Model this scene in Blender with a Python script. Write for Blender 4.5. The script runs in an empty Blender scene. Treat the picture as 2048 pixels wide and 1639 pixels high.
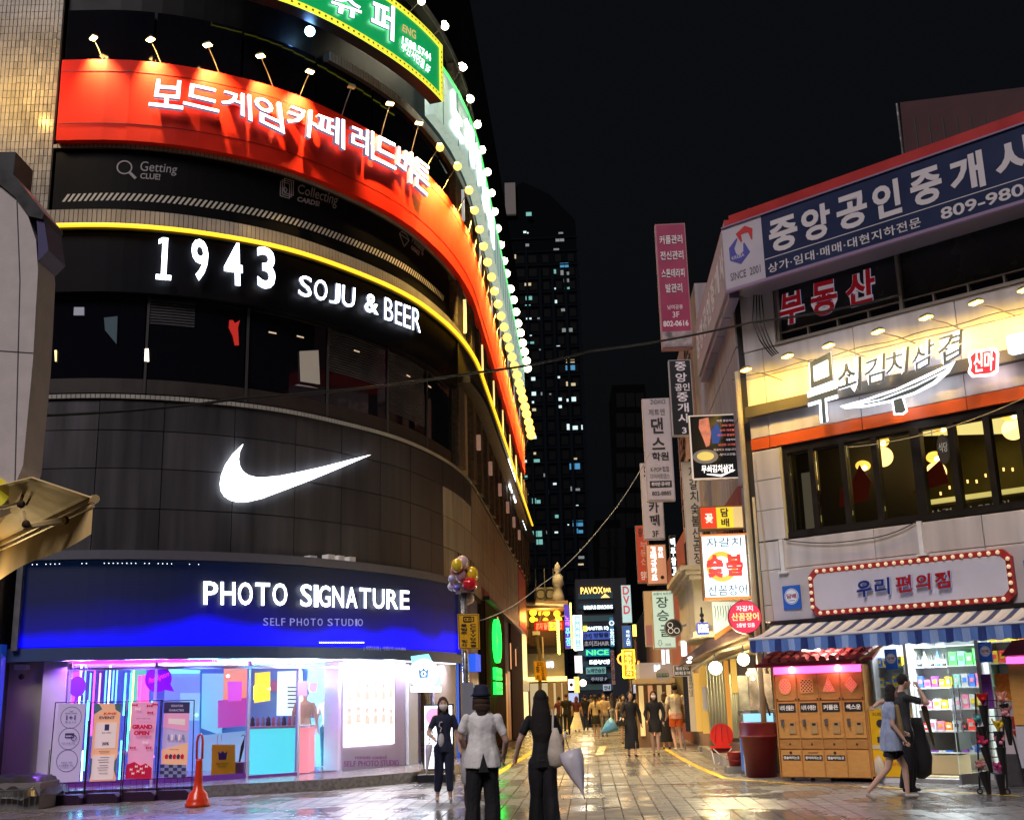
import bpy, bmesh, math, random, bisect
from mathutils import Vector, Matrix
from mathutils.kdtree import KDTree
from mathutils import noise as mnoise
from mathutils.geometry import tessellate_polygon
random.seed(7)
S = bpy.context.scene
C = S.collection
# ---------------------------------------------------------------- camera
FPX = 2290.0; CAMZ = 1.55
PIT = math.atan(578/2290.0); ROL = math.radians(1.53)
cF = Vector((0, math.cos(PIT), math.sin(PIT)))
_r0 = Vector((1, 0, 0)); _u0 = Vector((0, -math.sin(PIT), math.cos(PIT)))
cR = math.cos(ROL)*_r0 - math.sin(ROL)*_u0
cU = math.sin(ROL)*_r0 + math.cos(ROL)*_u0
cam = bpy.data.cameras.new('camera'); camo = bpy.data.objects.new('camera', cam); C.objects.link(camo)
M = Matrix((cR, cU, -cF)).transposed().to_4x4(); M.translation = Vector((0, 0, CAMZ))
camo.matrix_world = M
cam.sensor_width = 36.0; cam.lens = FPX/2048*36.0; cam.clip_start = 0.1; cam.clip_end = 3000
S.camera = camo
# ---------------------------------------------------------------- night sky, city glow
W = bpy.data.worlds.new('World'); S.world = W; W.use_nodes = True
nt = W.node_tree; nt.nodes.clear()
sky = nt.nodes.new('ShaderNodeTexSky'); sky.sky_type = 'NISHITA'; sky.sun_disc = False
sky.sun_elevation = math.radians(-4); sky.sun_rotation = math.radians(180)
bg = nt.nodes.new('ShaderNodeBackground'); bg.inputs[1].default_value = 0.05
bg2 = nt.nodes.new('ShaderNodeBackground'); bg2.inputs[0].default_value = (0.0026, 0.0031, 0.0040, 1); bg2.inputs[1].default_value = 1
ad = nt.nodes.new('ShaderNodeAddShader'); wo = nt.nodes.new('ShaderNodeOutputWorld')
nt.links.new(sky.outputs[0], bg.inputs[0]); nt.links.new(bg.outputs[0], ad.inputs[0]); nt.links.new(bg2.outputs[0], ad.inputs[1]); nt.links.new(ad.outputs[0], wo.inputs[0])
sl = bpy.data.lights.new('sun', 'SUN'); sl.energy = 2.0; sl.angle = math.radians(22); sl.color = (1.0, 0.90, 0.92)
so = bpy.data.objects.new('sun', sl); C.objects.link(so)
so.rotation_euler = Vector((-0.30, -0.70, 0.85)).to_track_quat('Z', 'Y').to_euler()
S.view_settings.view_transform = 'Standard'; S.view_settings.look = 'None'
S.view_settings.exposure = 0.0; S.view_settings.gamma = 1.0; S.view_settings.use_curve_mapping = False
S.render.engine = 'CYCLES'
S.cycles.use_denoising = True; S.cycles.max_bounces = 6; S.cycles.diffuse_bounces = 3; S.cycles.glossy_bounces = 4
S.cycles.transmission_bounces = 6; S.cycles.transparent_max_bounces = 8; S.cycles.sample_clamp_indirect = 4.0; S.cycles.sample_clamp_direct = 0
S.cycles.use_light_tree = True; S.cycles.caustics_reflective = False; S.cycles.caustics_refractive = False
# ---------------------------------------------------------------- helpers: pixel rays, frames
def ray(x, y): return cF + (x-1024)/FPX*cR - (y-819.5)/FPX*cU
def gz(x, y, z=0.0):
    r = ray(x, y); t = (z-CAMZ)/r.z; return Vector((0, 0, CAMZ)) + t*r
def gy(x, y, Y):
    r = ray(x, y); t = Y/r.y; return Vector((0, 0, CAMZ)) + t*r
K = [(-16,22.0),(-9.45,22.0),(-7.95,22.08),(-6.5,22.55),(-5.0,23.5),(-3.7,25.0),(-2.72,26.6),(-2.05,28.4),(-1.62,30.1),(-1.3,32.2),(-1.1,35),(-.48,45),(.15,56),(.75,66)]
FP = []
for i in range(len(K)-1):
    p0 = K[max(i-1,0)]; p1 = K[i]; p2 = K[i+1]; p3 = K[min(i+2,len(K)-1)]
    n = 1 if i == 0 else 8
    for j in range(n):
        t = j/n; q = []
        for a in (0, 1):
            L = math.dist(p1, p2)
            m1 = (p2[a]-p0[a])*L/(math.dist(p0,p1)+L) if i > 0 else p2[a]-p1[a]
            m2 = (p3[a]-p1[a])*L/(math.dist(p2,p3)+L) if i < len(K)-2 else p2[a]-p1[a]
            if i == 0: m1 = m2 = p2[a]-p1[a]
            q.append((2*t**3-3*t**2+1)*p1[a]+(t**3-2*t**2+t)*m1+(-2*t**3+3*t**2)*p2[a]+(t**3-t**2)*m2)
        FP.append(tuple(q))
FP.append(K[-1]); FS = [-6.55]
for a, b in zip(FP, FP[1:]): FS.append(FS[-1]+math.dist(a, b))
FN = []
for i in range(len(FP)):
    a = FP[max(i-1,0)]; b = FP[min(i+1,len(FP)-1)]; L = math.dist(a, b); FN.append(((b[1]-a[1])/L, -(b[0]-a[0])/L))
def fmap(p):
    s, off, z = p
    i = min(max(bisect.bisect(FS, s)-1, 0), len(FP)-2); t = (s-FS[i])/(FS[i+1]-FS[i])
    return (FP[i][0]*(1-t)+FP[i+1][0]*t+off*(FN[i][0]*(1-t)+FN[i+1][0]*t), FP[i][1]*(1-t)+FP[i+1][1]*t+off*(FN[i][1]*(1-t)+FN[i+1][1]*t), z)
class CurveFrame:
    curved = True
    def map(self, p): return fmap(p)
    def hit(self, px, py, off=0.0):
        r = ray(px, py); best = None
        Q = [(FP[i][0]+off*FN[i][0], FP[i][1]+off*FN[i][1]) for i in range(len(FP))]
        for i, (a, b) in enumerate(zip(Q, Q[1:])):
            d = (b[0]-a[0], b[1]-a[1]); den = r.x*d[1]-r.y*d[0]
            if abs(den) > 1e-9:
                t = (a[0]*d[1]-a[1]*d[0])/den; u = (a[0]*r.y-a[1]*r.x)/den
                if t > 0 and -1e-6 <= u <= 1+1e-6 and (best is None or t < best[0]): best = (t, FS[i]+u*(FS[i+1]-FS[i]))
        t, s = best; return (s, CAMZ+t*r.z)
class Frame:
    curved = False
    def __init__(self, o, ang, flip=False):
        self.o = Vector(o); self.u = Vector((math.cos(math.radians(ang)), math.sin(math.radians(ang)), 0))
        self.v = Vector((self.u.y, -self.u.x, 0))          # outward
        if flip: self.v = -self.v
    def map(self, p): return tuple(self.o + self.u*p[0] + self.v*p[1] + Vector((0, 0, p[2])))
    def hit(self, px, py, off=0.0):
        r = ray(px, py); o = self.o + self.v*off
        t = (self.v.x*o.x+self.v.y*o.y)/(self.v.x*r.x+self.v.y*r.y)
        P = Vector((0, 0, CAMZ))+t*r - self.o
        return (P.dot(self.u), P.z + self.o.z)
LF = CurveFrame()
WF = Frame((0, 0, 0), 0)                                     # world: u=x, v=-y
RF = Frame((4.35, 22.9, 0), -43.5)                           # corner shop facade
SR = Frame((4.62, 22.75, 0), 86.4, flip=True)                # street wall on the right
def BL(Y, ang=-3.4): return Frame((0, Y, 0), ang)             # across the street
# ---------------------------------------------------------------- materials
_M = {}
def mat(name, col=(.5,.5,.5), rough=.5, metal=0., emit=None, es=0., noise=(0,0), bump=(0,0), alpha=1., trans=0., coat=0., ior=1.45, vary=0., streak=0, spec=.5):
    if name in _M: return _M[name]
    m = bpy.data.materials.new(name); m.use_nodes = True; n = m.node_tree; b = n.nodes['Principled BSDF']
    b.inputs['Base Color'].default_value = (*col, 1); b.inputs['Roughness'].default_value = rough; b.inputs['Metallic'].default_value = metal
    b.inputs['IOR'].default_value = ior
    b.inputs['Specular IOR Level'].default_value = spec
    if coat: b.inputs['Coat Weight'].default_value = coat; b.inputs['Coat Roughness'].default_value = .08
    if trans: b.inputs['Transmission Weight'].default_value = trans
    if alpha < 1: b.inputs['Alpha'].default_value = alpha
    if emit: b.inputs['Emission Color'].default_value = (*emit, 1); b.inputs['Emission Strength'].default_value = es
    tc = n.nodes.new('ShaderNodeTexCoord')
    if noise[1] or vary:
        t = n.nodes.new('ShaderNodeTexNoise'); t.inputs['Scale'].default_value = noise[0] or 3; t.inputs['Detail'].default_value = 6
        geo = n.nodes.new('ShaderNodeNewGeometry'); 
        if streak:
            mp = n.nodes.new('ShaderNodeMapping'); mp.inputs['Scale'].default_value = (4,4,.35); n.links.new(geo.outputs['Position'], mp.inputs[0]); n.links.new(mp.outputs[0], t.inputs['Vector'])
        else: n.links.new(geo.outputs['Position'], t.inputs['Vector'])
        r = n.nodes.new('ShaderNodeMapRange'); r.inputs[1].default_value = .3; r.inputs[2].default_value = .7; r.inputs[3].default_value = 1-noise[1]; r.inputs[4].default_value = 1+noise[1]*.6
        n.links.new(t.outputs[0], r.inputs[0]); last = r.outputs[0]
        if vary:
            oi = n.nodes.new('ShaderNodeObjectInfo'); r2 = n.nodes.new('ShaderNodeMapRange'); r2.inputs[3].default_value = 1-vary; r2.inputs[4].default_value = 1+vary
            n.links.new(oi.outputs['Random'], r2.inputs[0]); mu = n.nodes.new('ShaderNodeMath'); mu.operation = 'MULTIPLY'
            n.links.new(last, mu.inputs[0]); n.links.new(r2.outputs[0], mu.inputs[1]); last = mu.outputs[0]
        vm = n.nodes.new('ShaderNodeVectorMath'); vm.operation = 'SCALE'; vm.inputs[0].default_value = col
        n.links.new(last, vm.inputs['Scale']); n.links.new(vm.outputs[0], b.inputs['Base Color'])
        ra = n.nodes.new('ShaderNodeMapRange'); ra.inputs[3].default_value = max(.02, rough-.12); ra.inputs[4].default_value = min(1, rough+.15)
        n.links.new(t.outputs[0], ra.inputs[0]); n.links.new(ra.outputs[0], b.inputs['Roughness'])
    if bump[1]:
        t = n.nodes.new('ShaderNodeTexNoise'); t.inputs['Scale'].default_value = bump[0]; t.inputs['Detail'].default_value = 5
        n.links.new(tc.outputs['Object'], t.inputs['Vector'])
        bp = n.nodes.new('ShaderNodeBump'); bp.inputs['Strength'].default_value = bump[1]; bp.inputs['Distance'].default_value = .02
        n.links.new(t.outputs[0], bp.inputs['Height']); n.links.new(bp.outputs[0], b.inputs['Normal'])
    _M[name] = m; return m
def em(name, col, s, base=None): return mat(name, base or tuple(min(.8, c*.8) for c in col), .5, emit=col, es=s)
def wood(name, c1, c2, sc=(1, 1, 12), rough=.45):
    if name in _M: return _M[name]
    m = mat(name, c1, rough); n = m.node_tree; b = n.nodes['Principled BSDF']
    tc = n.nodes.new('ShaderNodeTexCoord'); mp = n.nodes.new('ShaderNodeMapping'); mp.inputs['Scale'].default_value = sc
    t = n.nodes.new('ShaderNodeTexNoise'); t.inputs['Scale'].default_value = 2; t.inputs['Detail'].default_value = 8; t.inputs['Distortion'].default_value = 1.2
    cr = n.nodes.new('ShaderNodeMix'); cr.data_type = 'RGBA'; cr.inputs[6].default_value = (*c1, 1); cr.inputs[7].default_value = (*c2, 1)
    n.links.new(tc.outputs['Object'], mp.inputs[0]); n.links.new(mp.outputs[0], t.inputs[0]); n.links.new(t.outputs[0], cr.inputs[0]); n.links.new(cr.outputs[2], b.inputs['Base Color'])
    return m
# ---------------------------------------------------------------- mesh builder
class MB:
    def __init__(s, fr=None): s.v = []; s.f = []; s.mi = []; s.fr = fr; s.sm = False
    def add(s, vs, fs, mi=0):
        o = len(s.v); s.v += [tuple(p) for p in vs]; s.f += [tuple(i+o for i in f) for f in fs]; s.mi += [mi]*len(fs); return s
    def box(s, u0, u1, v0, v1, w0, w1, mi=0, n=None):
        if n is None: n = max(1, int(abs(u1-u0)/.45)) if (s.fr is LF and u0 < 14) else 1
        vs = []
        for i in range(n+1):
            u = u0+(u1-u0)*i/n; vs += [(u,v0,w0),(u,v1,w0),(u,v1,w1),(u,v0,w1)]
        fs = [(3,2,1,0)]
        for i in range(n):
            a = i*4; b = a+4
            for k in range(4): fs.append((a+k, a+(k+1)%4, b+(k+1)%4, b+k))
        e = n*4; fs.append((e, e+1, e+2, e+3)); return s.add(vs, fs, mi)
    def bevbox(s, u0, u1, v0, v1, w0, w1, b=.01, mi=0):
        # front (v1) face inset by b
        vs = [(u0,v0,w0),(u1,v0,w0),(u1,v0,w1),(u0,v0,w1),(u0,v1-b,w0),(u1,v1-b,w0),(u1,v1-b,w1),(u0,v1-b,w1),(u0+b,v1,w0+b),(u1-b,v1,w0+b),(u1-b,v1,w1-b),(u0+b,v1,w1-b)]
        fs = [(3,2,1,0),(0,1,5,4),(1,2,6,5),(2,3,7,6),(3,0,4,7),(4,5,9,8),(5,6,10,9),(6,7,11,10),(7,4,8,11),(8,9,10,11)]
        return s.add(vs, fs, mi)
    def quad(s, a, b, c, d, mi=0): return s.add([a,b,c,d], [(0,1,2,3)], mi)
    def prism(s, poly, v0, v1, mi=0):                       # poly of (u,w), extruded along v
        n = len(poly); vs = [(p[0],v0,p[1]) for p in poly]+[(p[0],v1,p[1]) for p in poly]
        fs = [tuple(range(n))[::-1], tuple(range(n,2*n))]+[(i,(i+1)%n,n+(i+1)%n,n+i) for i in range(n)]
        return s.add(vs, fs, mi)
    def slab(s, poly, z0, z1, mi=0):                        # poly of (x,y), extruded along z
        n = len(poly); vs = [(p[0],p[1],z0) for p in poly]+[(p[0],p[1],z1) for p in poly]
        fs = [tuple(range(n))[::-1], tuple(range(n,2*n))]+[(i,(i+1)%n,n+(i+1)%n,n+i) for i in range(n)]
        return s.add(vs, fs, mi)
    def tube(s, pts, r, n=8, mi=0, close=False):
        P = [Vector(p) for p in pts]; R = r if isinstance(r, (list, tuple)) else [r]*len(P); o = []
        up = None
        for i, p in enumerate(P):
            if close: t = P[(i+1)%len(P)]-P[i-1]
            else: t = P[min(i+1,len(P)-1)]-P[max(i-1,0)]
            t.normalize()
            if up is None: up = t.orthogonal().normalized()
            up = (up - t*up.dot(t)); up = up.normalized() if up.length > 1e-5 else t.orthogonal().normalized()
            b = t.cross(up)
            for k in range(n):
                a = 2*math.pi*k/n; o.append(p + (up*math.cos(a)+b*math.sin(a))*R[i])
        m = len(P); fs = []
        for i in range(m if close else m-1):
            for k in range(n): fs.append((i*n+k, i*n+(k+1)%n, ((i+1)%m)*n+(k+1)%n, ((i+1)%m)*n+k))
        if not close: fs += [tuple(range(n))[::-1], tuple(range((m-1)*n, m*n))]
        return s.add(o, fs, mi)
    def lathe(s, prof, c=(0,0,0), n=14, mi=0, sx=1, sy=1):  # prof of (r,z) about vertical axis through c
        vs = []; fs = []
        for r, z in prof:
            for k in range(n):
                a = 2*math.pi*k/n; vs.append((c[0]+r*math.cos(a)*sx, c[1]+r*math.sin(a)*sy, c[2]+z))
        m = len(prof)
        for i in range(m-1):
            for k in range(n): fs.append((i*n+k, i*n+(k+1)%n, (i+1)*n+(k+1)%n, (i+1)*n+k))
        if prof[0][0] > 1e-4: fs.append(tuple(range(n))[::-1])
        if prof[-1][0] > 1e-4: fs.append(tuple(range((m-1)*n, m*n)))
        return s.add(vs, fs, mi)
    def ball(s, c, r, n=10, mi=0, rz=None, ry=None):
        rz = rz or r; m = max(4, n//2+1)
        return s.lathe([(max(1e-4, r*math.sin(math.pi*i/m)), -rz*math.cos(math.pi*i/m)) for i in range(m+1)], c, n, mi, 1, (ry or r)/r)
    def disc(s, u, v0, v1, w, r, n=20, mi=0, r2=None):      # disc facing v
        return s.prism([(u+r*math.cos(2*math.pi*k/n), w+(r2 or r)*math.sin(2*math.pi*k/n)) for k in range(n)], v0, v1, mi)
    def ring(s, u, v0, v1, w, r, t, n=24, mi=0):
        vs = []; fs = []
        for k in range(n):
            c, d = math.cos(2*math.pi*k/n), math.sin(2*math.pi*k/n)
            vs += [(u+r*c,v0,w+r*d),(u+r*c,v1,w+r*d),(u+(r-t)*c,v1,w+(r-t)*d),(u+(r-t)*c,v0,w+(r-t)*d)]
        for k in range(n):
            a = k*4; b = ((k+1)%n)*4
            for j in range(4): fs.append((a+j, b+j, b+(j+1)%4, a+(j+1)%4))
        return s.add(vs, fs, mi)
    def stroke(s, pts, v0, v1, t, mi=0):                    # flat strokes through (u,w) points, width t or list
        T = t if isinstance(t, (list, tuple)) else [t]*len(pts); Lp = []; Rp = []
        for i, p in enumerate(pts):
            a = pts[max(i-1,0)]; b = pts[min(i+1,len(pts)-1)]; d = math.dist(a, b) or 1
            nx, ny = -(b[1]-a[1])/d*T[i]/2, (b[0]-a[0])/d*T[i]/2
            Lp.append((p[0]+nx,p[1]+ny)); Rp.append((p[0]-nx,p[1]-ny))
        for i in range(len(pts)-1): s.prism([Lp[i],Rp[i],Rp[i+1],Lp[i+1]], v0, v1, mi)
        return s
    def build(s, name, mats, parent=None, smooth=False, local=False, **kw):
        V = [s.fr.map(p) for p in s.v] if s.fr else s.v
        me = bpy.data.meshes.new(name); me.from_pydata(V, [], s.f)
        if not isinstance(mats, (list, tuple)): mats = [mats]
        for m in mats: me.materials.append(m)
        me.polygons.foreach_set('material_index', s.mi)
        if True:
            bm = bmesh.new(); bm.from_mesh(me)
            bmesh.ops.recalc_face_normals(bm, faces=bm.faces); bm.to_mesh(me); bm.free()
        if smooth: me.polygons.foreach_set('use_smooth', [True]*len(me.polygons))
        me.update()
        o = bpy.data.objects.new(name, me); C.objects.link(o)
        if parent is not None:
            o.parent = parent; o.matrix_parent_inverse = Matrix.Identity(4) if local else Matrix.Translation(-parent.location)
        for k, x in kw.items(): o[k] = x
        return o
def thing(name, label, cat, loc=(0,0,0), group=None):
    o = bpy.data.objects.new(name, None); C.objects.link(o); o.location = loc; o.empty_display_size = .2
    o['label'] = label; o['category'] = cat
    if group: o['group'] = group
    return o
def one(mb, name, m, label, cat, group=None, smooth=False):
    o = mb.build(name, m, None, smooth); o['label'] = label; o['category'] = cat
    if group: o['group'] = group
    return o
def struct(mb, name, m, parent=None, smooth=False):
    o = mb.build(name, m, parent, smooth); o['kind'] = 'structure'; return o
def inst(o, parent, mtx):                                   # linked copy of a part with the same mesh
    c = o.copy(); C.objects.link(c); c.parent = parent; c.matrix_parent_inverse = Matrix.Identity(4); c.matrix_local = mtx; return c
# ---------------------------------------------------------------- evaluation in a side scene (text, remesh)
S2 = bpy.data.scenes.new('side')
def evaluated(o):
    S2.collection.objects.link(o); vl = S2.view_layers[0]; vl.update()
    dg = vl.depsgraph; me = bpy.data.meshes.new_from_object(o.evaluated_get(dg))
    S2.collection.objects.unlink(o); bpy.data.objects.remove(o); return me
_TX = {}
def glyphs(txt, bold=0., res=3, space=1.0):
    k = (txt, bold, res, space)
    if k in _TX: return _TX[k]
    cu = bpy.data.curves.new('t', 'FONT'); cu.body = txt; cu.size = 1; cu.resolution_u = res; cu.offset = bold; cu.space_character = space; cu.space_line = 1.0
    cu.dimensions = '2D'; cu.fill_mode = 'FRONT'
    me = evaluated(bpy.data.objects.new('t', cu)); vs = [v.co[:2] for v in me.vertices]; fs = [tuple(p.vertices) for p in me.polygons]
    ec = {}
    for f in fs:
        for a, b in zip(f, f[1:]+f[:1]): ec[(a, b)] = 1
    rim = [(a, b) for (a, b) in ec if (b, a) not in ec]
    x0 = min(v[0] for v in vs); x1 = max(v[0] for v in vs); y0 = min(v[1] for v in vs); y1 = max(v[1] for v in vs)
    vs = [((v[0]-x0)/(x1-x0), (v[1]-y0)/(y1-y0)) for v in vs]; bpy.data.meshes.remove(me)
    _TX[k] = (vs, fs, rim, (x1-x0)/(y1-y0)); return _TX[k]
def tadd(mb, txt, c4, off, depth, bold=0., mi=0, res=3, space=1.0, rmi=None):
    """text filling the quad c4 = (TL,TR,BL,BR) of (u,w)"""
    vs, fs, rim, asp = glyphs(txt, bold, res, space); TL, TR, BLc, BR = c4; n = len(vs); F = []; B = []
    for x, y in vs:
        u = (BLc[0]*(1-x)+BR[0]*x)*(1-y)+(TL[0]*(1-x)+TR[0]*x)*y; w = (BLc[1]*(1-x)+BR[1]*x)*(1-y)+(TL[1]*(1-x)+TR[1]*x)*y
        F.append((u, off+depth, w)); B.append((u, off, w))
    if depth > 0:
        mb.add(F+B, fs+[tuple(i+n for i in reversed(f)) for f in fs]+[(a+n, b+n, b, a) for a, b in rim], mi)
        if rmi is not None: mb.mi[-len(rim):] = [rmi]*len(rim)
    else: mb.add(F, fs, mi)
def tbox(mb, txt, u0, u1, w0, w1, off, depth, **k): tadd(mb, txt, ((u0,w1),(u1,w1),(u0,w0),(u1,w0)), off, depth, **k)
def tfit(mb, txt, uc, w0, h, off, depth, umax=None, al='c', **k):
    vs, fs, rim, asp = glyphs(txt, k.get('bold', 0.), k.get('res', 3), k.get('space', 1.0)); wd = asp*h
    if umax and wd > umax: wd = umax
    a = uc-wd/2 if al == 'c' else uc
    tbox(mb, txt, a, a+wd, w0, w0+h, off, depth, **k)
def tpx(mb, fr, txt, TL, TR, BLp, BR, off, depth, **k): tadd(mb, txt, tuple(fr.hit(*p, off+depth) for p in (TL, TR, BLp, BR)), off, depth, **k)
def vtext(mb, chars, uc, wtop, wbot, wd, off, depth, gap=.12, **k):
    n = len(chars); h = (wtop-wbot)/n
    for i, c in enumerate(chars):
        if c != ' ': tbox(mb, c, uc-wd/2, uc+wd/2, wtop-(i+1)*h+h*gap/2, wtop-i*h-h*gap/2, off, depth, **k)
def area(name, loc, d, size, power, col, parent=None, sy=None, spread=180):
    l = bpy.data.lights.new(name, 'AREA'); l.energy = power; l.color = col; l.size = size; l.spread = math.radians(spread)
    if sy: l.shape = 'RECTANGLE'; l.size_y = sy
    o = bpy.data.objects.new(name, l); C.objects.link(o); o.location = loc; o.rotation_euler = Vector(d).to_track_quat('-Z', 'Y').to_euler()
    return o
def spot(name, loc, tgt, power, col, ang=100, blend=.8, r=.04, parent=None):
    l = bpy.data.lights.new(name, 'SPOT'); l.energy = power; l.color = col; l.spot_size = math.radians(ang); l.spot_blend = blend; l.shadow_soft_size = r
    o = bpy.data.objects.new(name, l); C.objects.link(o); o.location = loc
    o.rotation_euler = (Vector(tgt)-Vector(loc)).to_track_quat('-Z', 'Y').to_euler(); return o
def point(name, loc, power, col, r=.08):
    l = bpy.data.lights.new(name, 'POINT'); l.energy = power; l.color = col; l.shadow_soft_size = r
    o = bpy.data.objects.new(name, l); C.objects.link(o); o.location = loc; return o

def flat(m, poly, v0, v1):
    """solid plate from a concave (u,w) outline"""
    n = len(poly); ff = tessellate_polygon([[Vector((p[0], p[1], 0)) for p in poly]])
    m.add([(p[0],v1,p[1]) for p in poly]+[(p[0],v0,p[1]) for p in poly], [tuple(f) for f in ff]+[tuple(i+n for i in reversed(f)) for f in ff]+[(i,(i+1)%n,(i+1)%n+n,i+n) for i in range(n)]); return m
# ================================================================ materials used widely
def wetmat(name, col, r0, r1, sc=1.2, bs=.25, dirt=.35):
    m = bpy.data.materials.new(name); m.use_nodes = True; n = m.node_tree; b = n.nodes['Principled BSDF']; L = n.links
    g = n.nodes.new('ShaderNodeNewGeometry')
    t = n.nodes.new('ShaderNodeTexNoise'); t.inputs['Scale'].default_value = sc; t.inputs['Detail'].default_value = 7; t.inputs['Roughness'].default_value = .62
    L.new(g.outputs['Position'], t.inputs['Vector'])
    oi = n.nodes.new('ShaderNodeObjectInfo')
    mr = n.nodes.new('ShaderNodeMapRange'); mr.inputs[1].default_value = .42; mr.inputs[2].default_value = .62; mr.inputs[3].default_value = r0; mr.inputs[4].default_value = r1
    L.new(t.outputs[0], mr.inputs[0]); L.new(mr.outputs[0], b.inputs['Roughness'])
    t2 = n.nodes.new('ShaderNodeTexNoise'); t2.inputs['Scale'].default_value = 9; t2.inputs['Detail'].default_value = 8; L.new(g.outputs['Position'], t2.inputs['Vector'])
    m2 = n.nodes.new('ShaderNodeMapRange'); m2.inputs[1].default_value = .3; m2.inputs[2].default_value = .7; m2.inputs[3].default_value = 1-dirt; m2.inputs[4].default_value = 1+dirt
    L.new(t2.outputs[0], m2.inputs[0])
    m3 = n.nodes.new('ShaderNodeMapRange'); m3.inputs[3].default_value = .8; m3.inputs[4].default_value = 1.2; L.new(oi.outputs['Random'], m3.inputs[0])
    mu = n.nodes.new('ShaderNodeMath'); mu.operation = 'MULTIPLY'; L.new(m2.outputs[0], mu.inputs[0]); L.new(m3.outputs[0], mu.inputs[1])
    vm = n.nodes.new('ShaderNodeVectorMath'); vm.operation = 'SCALE'; vm.inputs[0].default_value = col; L.new(mu.outputs[0], vm.inputs['Scale']); L.new(vm.outputs[0], b.inputs['Base Color'])
    t3 = n.nodes.new('ShaderNodeTexNoise'); t3.inputs['Scale'].default_value = 26; t3.inputs['Detail'].default_value = 6; L.new(g.outputs['Position'], t3.inputs['Vector'])
    t4 = n.nodes.new('ShaderNodeTexNoise'); t4.inputs['Scale'].default_value = 3.2; t4.inputs['Detail'].default_value = 3; L.new(g.outputs['Position'], t4.inputs['Vector'])
    a = n.nodes.new('ShaderNodeMath'); a.operation = 'MULTIPLY_ADD'; a.inputs[1].default_value = .25; L.new(t3.outputs[0], a.inputs[0]); L.new(t4.outputs[0], a.inputs[2])
    bp = n.nodes.new('ShaderNodeBump'); bp.inputs['Strength'].default_value = bs; bp.inputs['Distance'].default_value = .03; L.new(a.outputs[0], bp.inputs['Height']); L.new(bp.outputs[0], b.inputs['Normal'])
    b.inputs['Specular IOR Level'].default_value = .7
    _M[name] = m; return m
PAV = wetmat('wet_paver', (.17,.165,.16), .16, .50, sc=.5, bs=.022)
GRT = wetmat('wet_grout', (.012,.011,.01), .35, .7)
BLK = mat('black_metal', (.012,.012,.014), .35, noise=(8,.3))
DGL = mat('dark_glass', (.004,.004,.007), .06, ior=1.6)
GLS = mat('clear_glass', (.95,.97,1), .02, trans=1.0, ior=1.12)
WHT = mat('white_paint', (.75,.74,.74), .4, noise=(4,.12))
GRY = mat('grey_metal', (.25,.25,.26), .35, .6, noise=(5,.2))
STL = mat('steel', (.5,.5,.5), .25, .9, noise=(7,.2))
CON = mat('concrete', (.28,.27,.26), .8, noise=(2.5,.35), bump=(20,.3))
DCON = mat('dark_concrete', (.07,.065,.065), .8, noise=(2.5,.4), bump=(20,.3))
LW = em('letter_white', (.86,.93,1.0), 5)
LWs = em('letter_white_soft', (.95,.97,1.0), 2.2)
# ================================================================ ground
g = MB(); g.slab([(-150,-20),(150,-20),(150,500),(-150,500)], -.3, -.012); struct(g, 'ground', GRT)
pav = MB(); U = Vector((1,-.06)).normalized(); V = Vector((.06,1)).normalized()
PW, PL = .25, .40
pvs = []
def kerb_y(x):
    P = [(-14,20.6),(-9.3,20.7),(-5.74,21.42),(-3.7,22.3),(-2.2,23.8),(-1.5,25.6),(-1.0,28)]
    for a, b in zip(P, P[1:]):
        if a[0] <= x <= b[0]: return a[1]+(b[1]-a[1])*(x-a[0])/(b[0]-a[0])
    return 99 if x > -1 else 20
for j in range(0, 130):
    for i in range(-56, 56):
        cx = i*PW; cy = 12.2+j*PL; p = U*cx + V*(cy) - V*0
        x, y = p.x, p.y
        if y < 12.5 or y > 70: continue
        if abs(x)/y > .52: continue
        if y > 30 and (x < -1.6+.06*(y-27) or x > 8): continue
        if x < -.9 and y > kerb_y(x)+.1: continue
        pvs.append((x, y))
def pave_box(mb, x, y, g=.008, mi=0):
    u = (PW/2-g); v = (PL/2-g); h = .006
    dz = random.uniform(-.001,.001); tx = random.uniform(-.0008,.0008); ty = random.uniform(-.0008,.0008)
    def P(a, b, z): q = Vector((x,y)) + U*a + V*b; return (q.x, q.y, z+dz+tx*a*4+ty*b*4)
    vs = [P(-u,-v,-.014),P(u,-v,-.014),P(u,v,-.014),P(-u,v,-.014),P(-u,-v,-h),P(u,-v,-h),P(u,v,-h),P(-u,v,-h)]
    u -= .002; v -= .002; vs += [P(-u,-v,0),P(u,-v,0),P(u,v,0),P(-u,v,0)]
    mb.add(vs, [(0,1,5,4),(1,2,6,5),(2,3,7,6),(3,0,4,7),(4,5,9,8),(5,6,10,9),(6,7,11,10),(7,4,8,11),(8,9,10,11)], mi)
vis = sorted(pvs, key=lambda p: abs(p[1]-16.5)*1.0+abs(p[0]-.3)*.5 if p[1] > 14.6 else 99)
near = set(vis[:300]); rest = MB()
pv = MB(); pv.slab([(-9,12.6),(9,12.6),(9,20),(-9,20)], -.0125, -.0115)
pvo = struct(pv, 'pavement', GRT)
for p in pvs:
    if p in near:
        q = MB(); pave_box(q, 0, 0); o = q.build('paver', PAV, pvo); o.location = (p[0], p[1], 0)
    else: pave_box(rest, *p)
rest.build('paving', PAV, pvo, kind='stuff')
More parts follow.
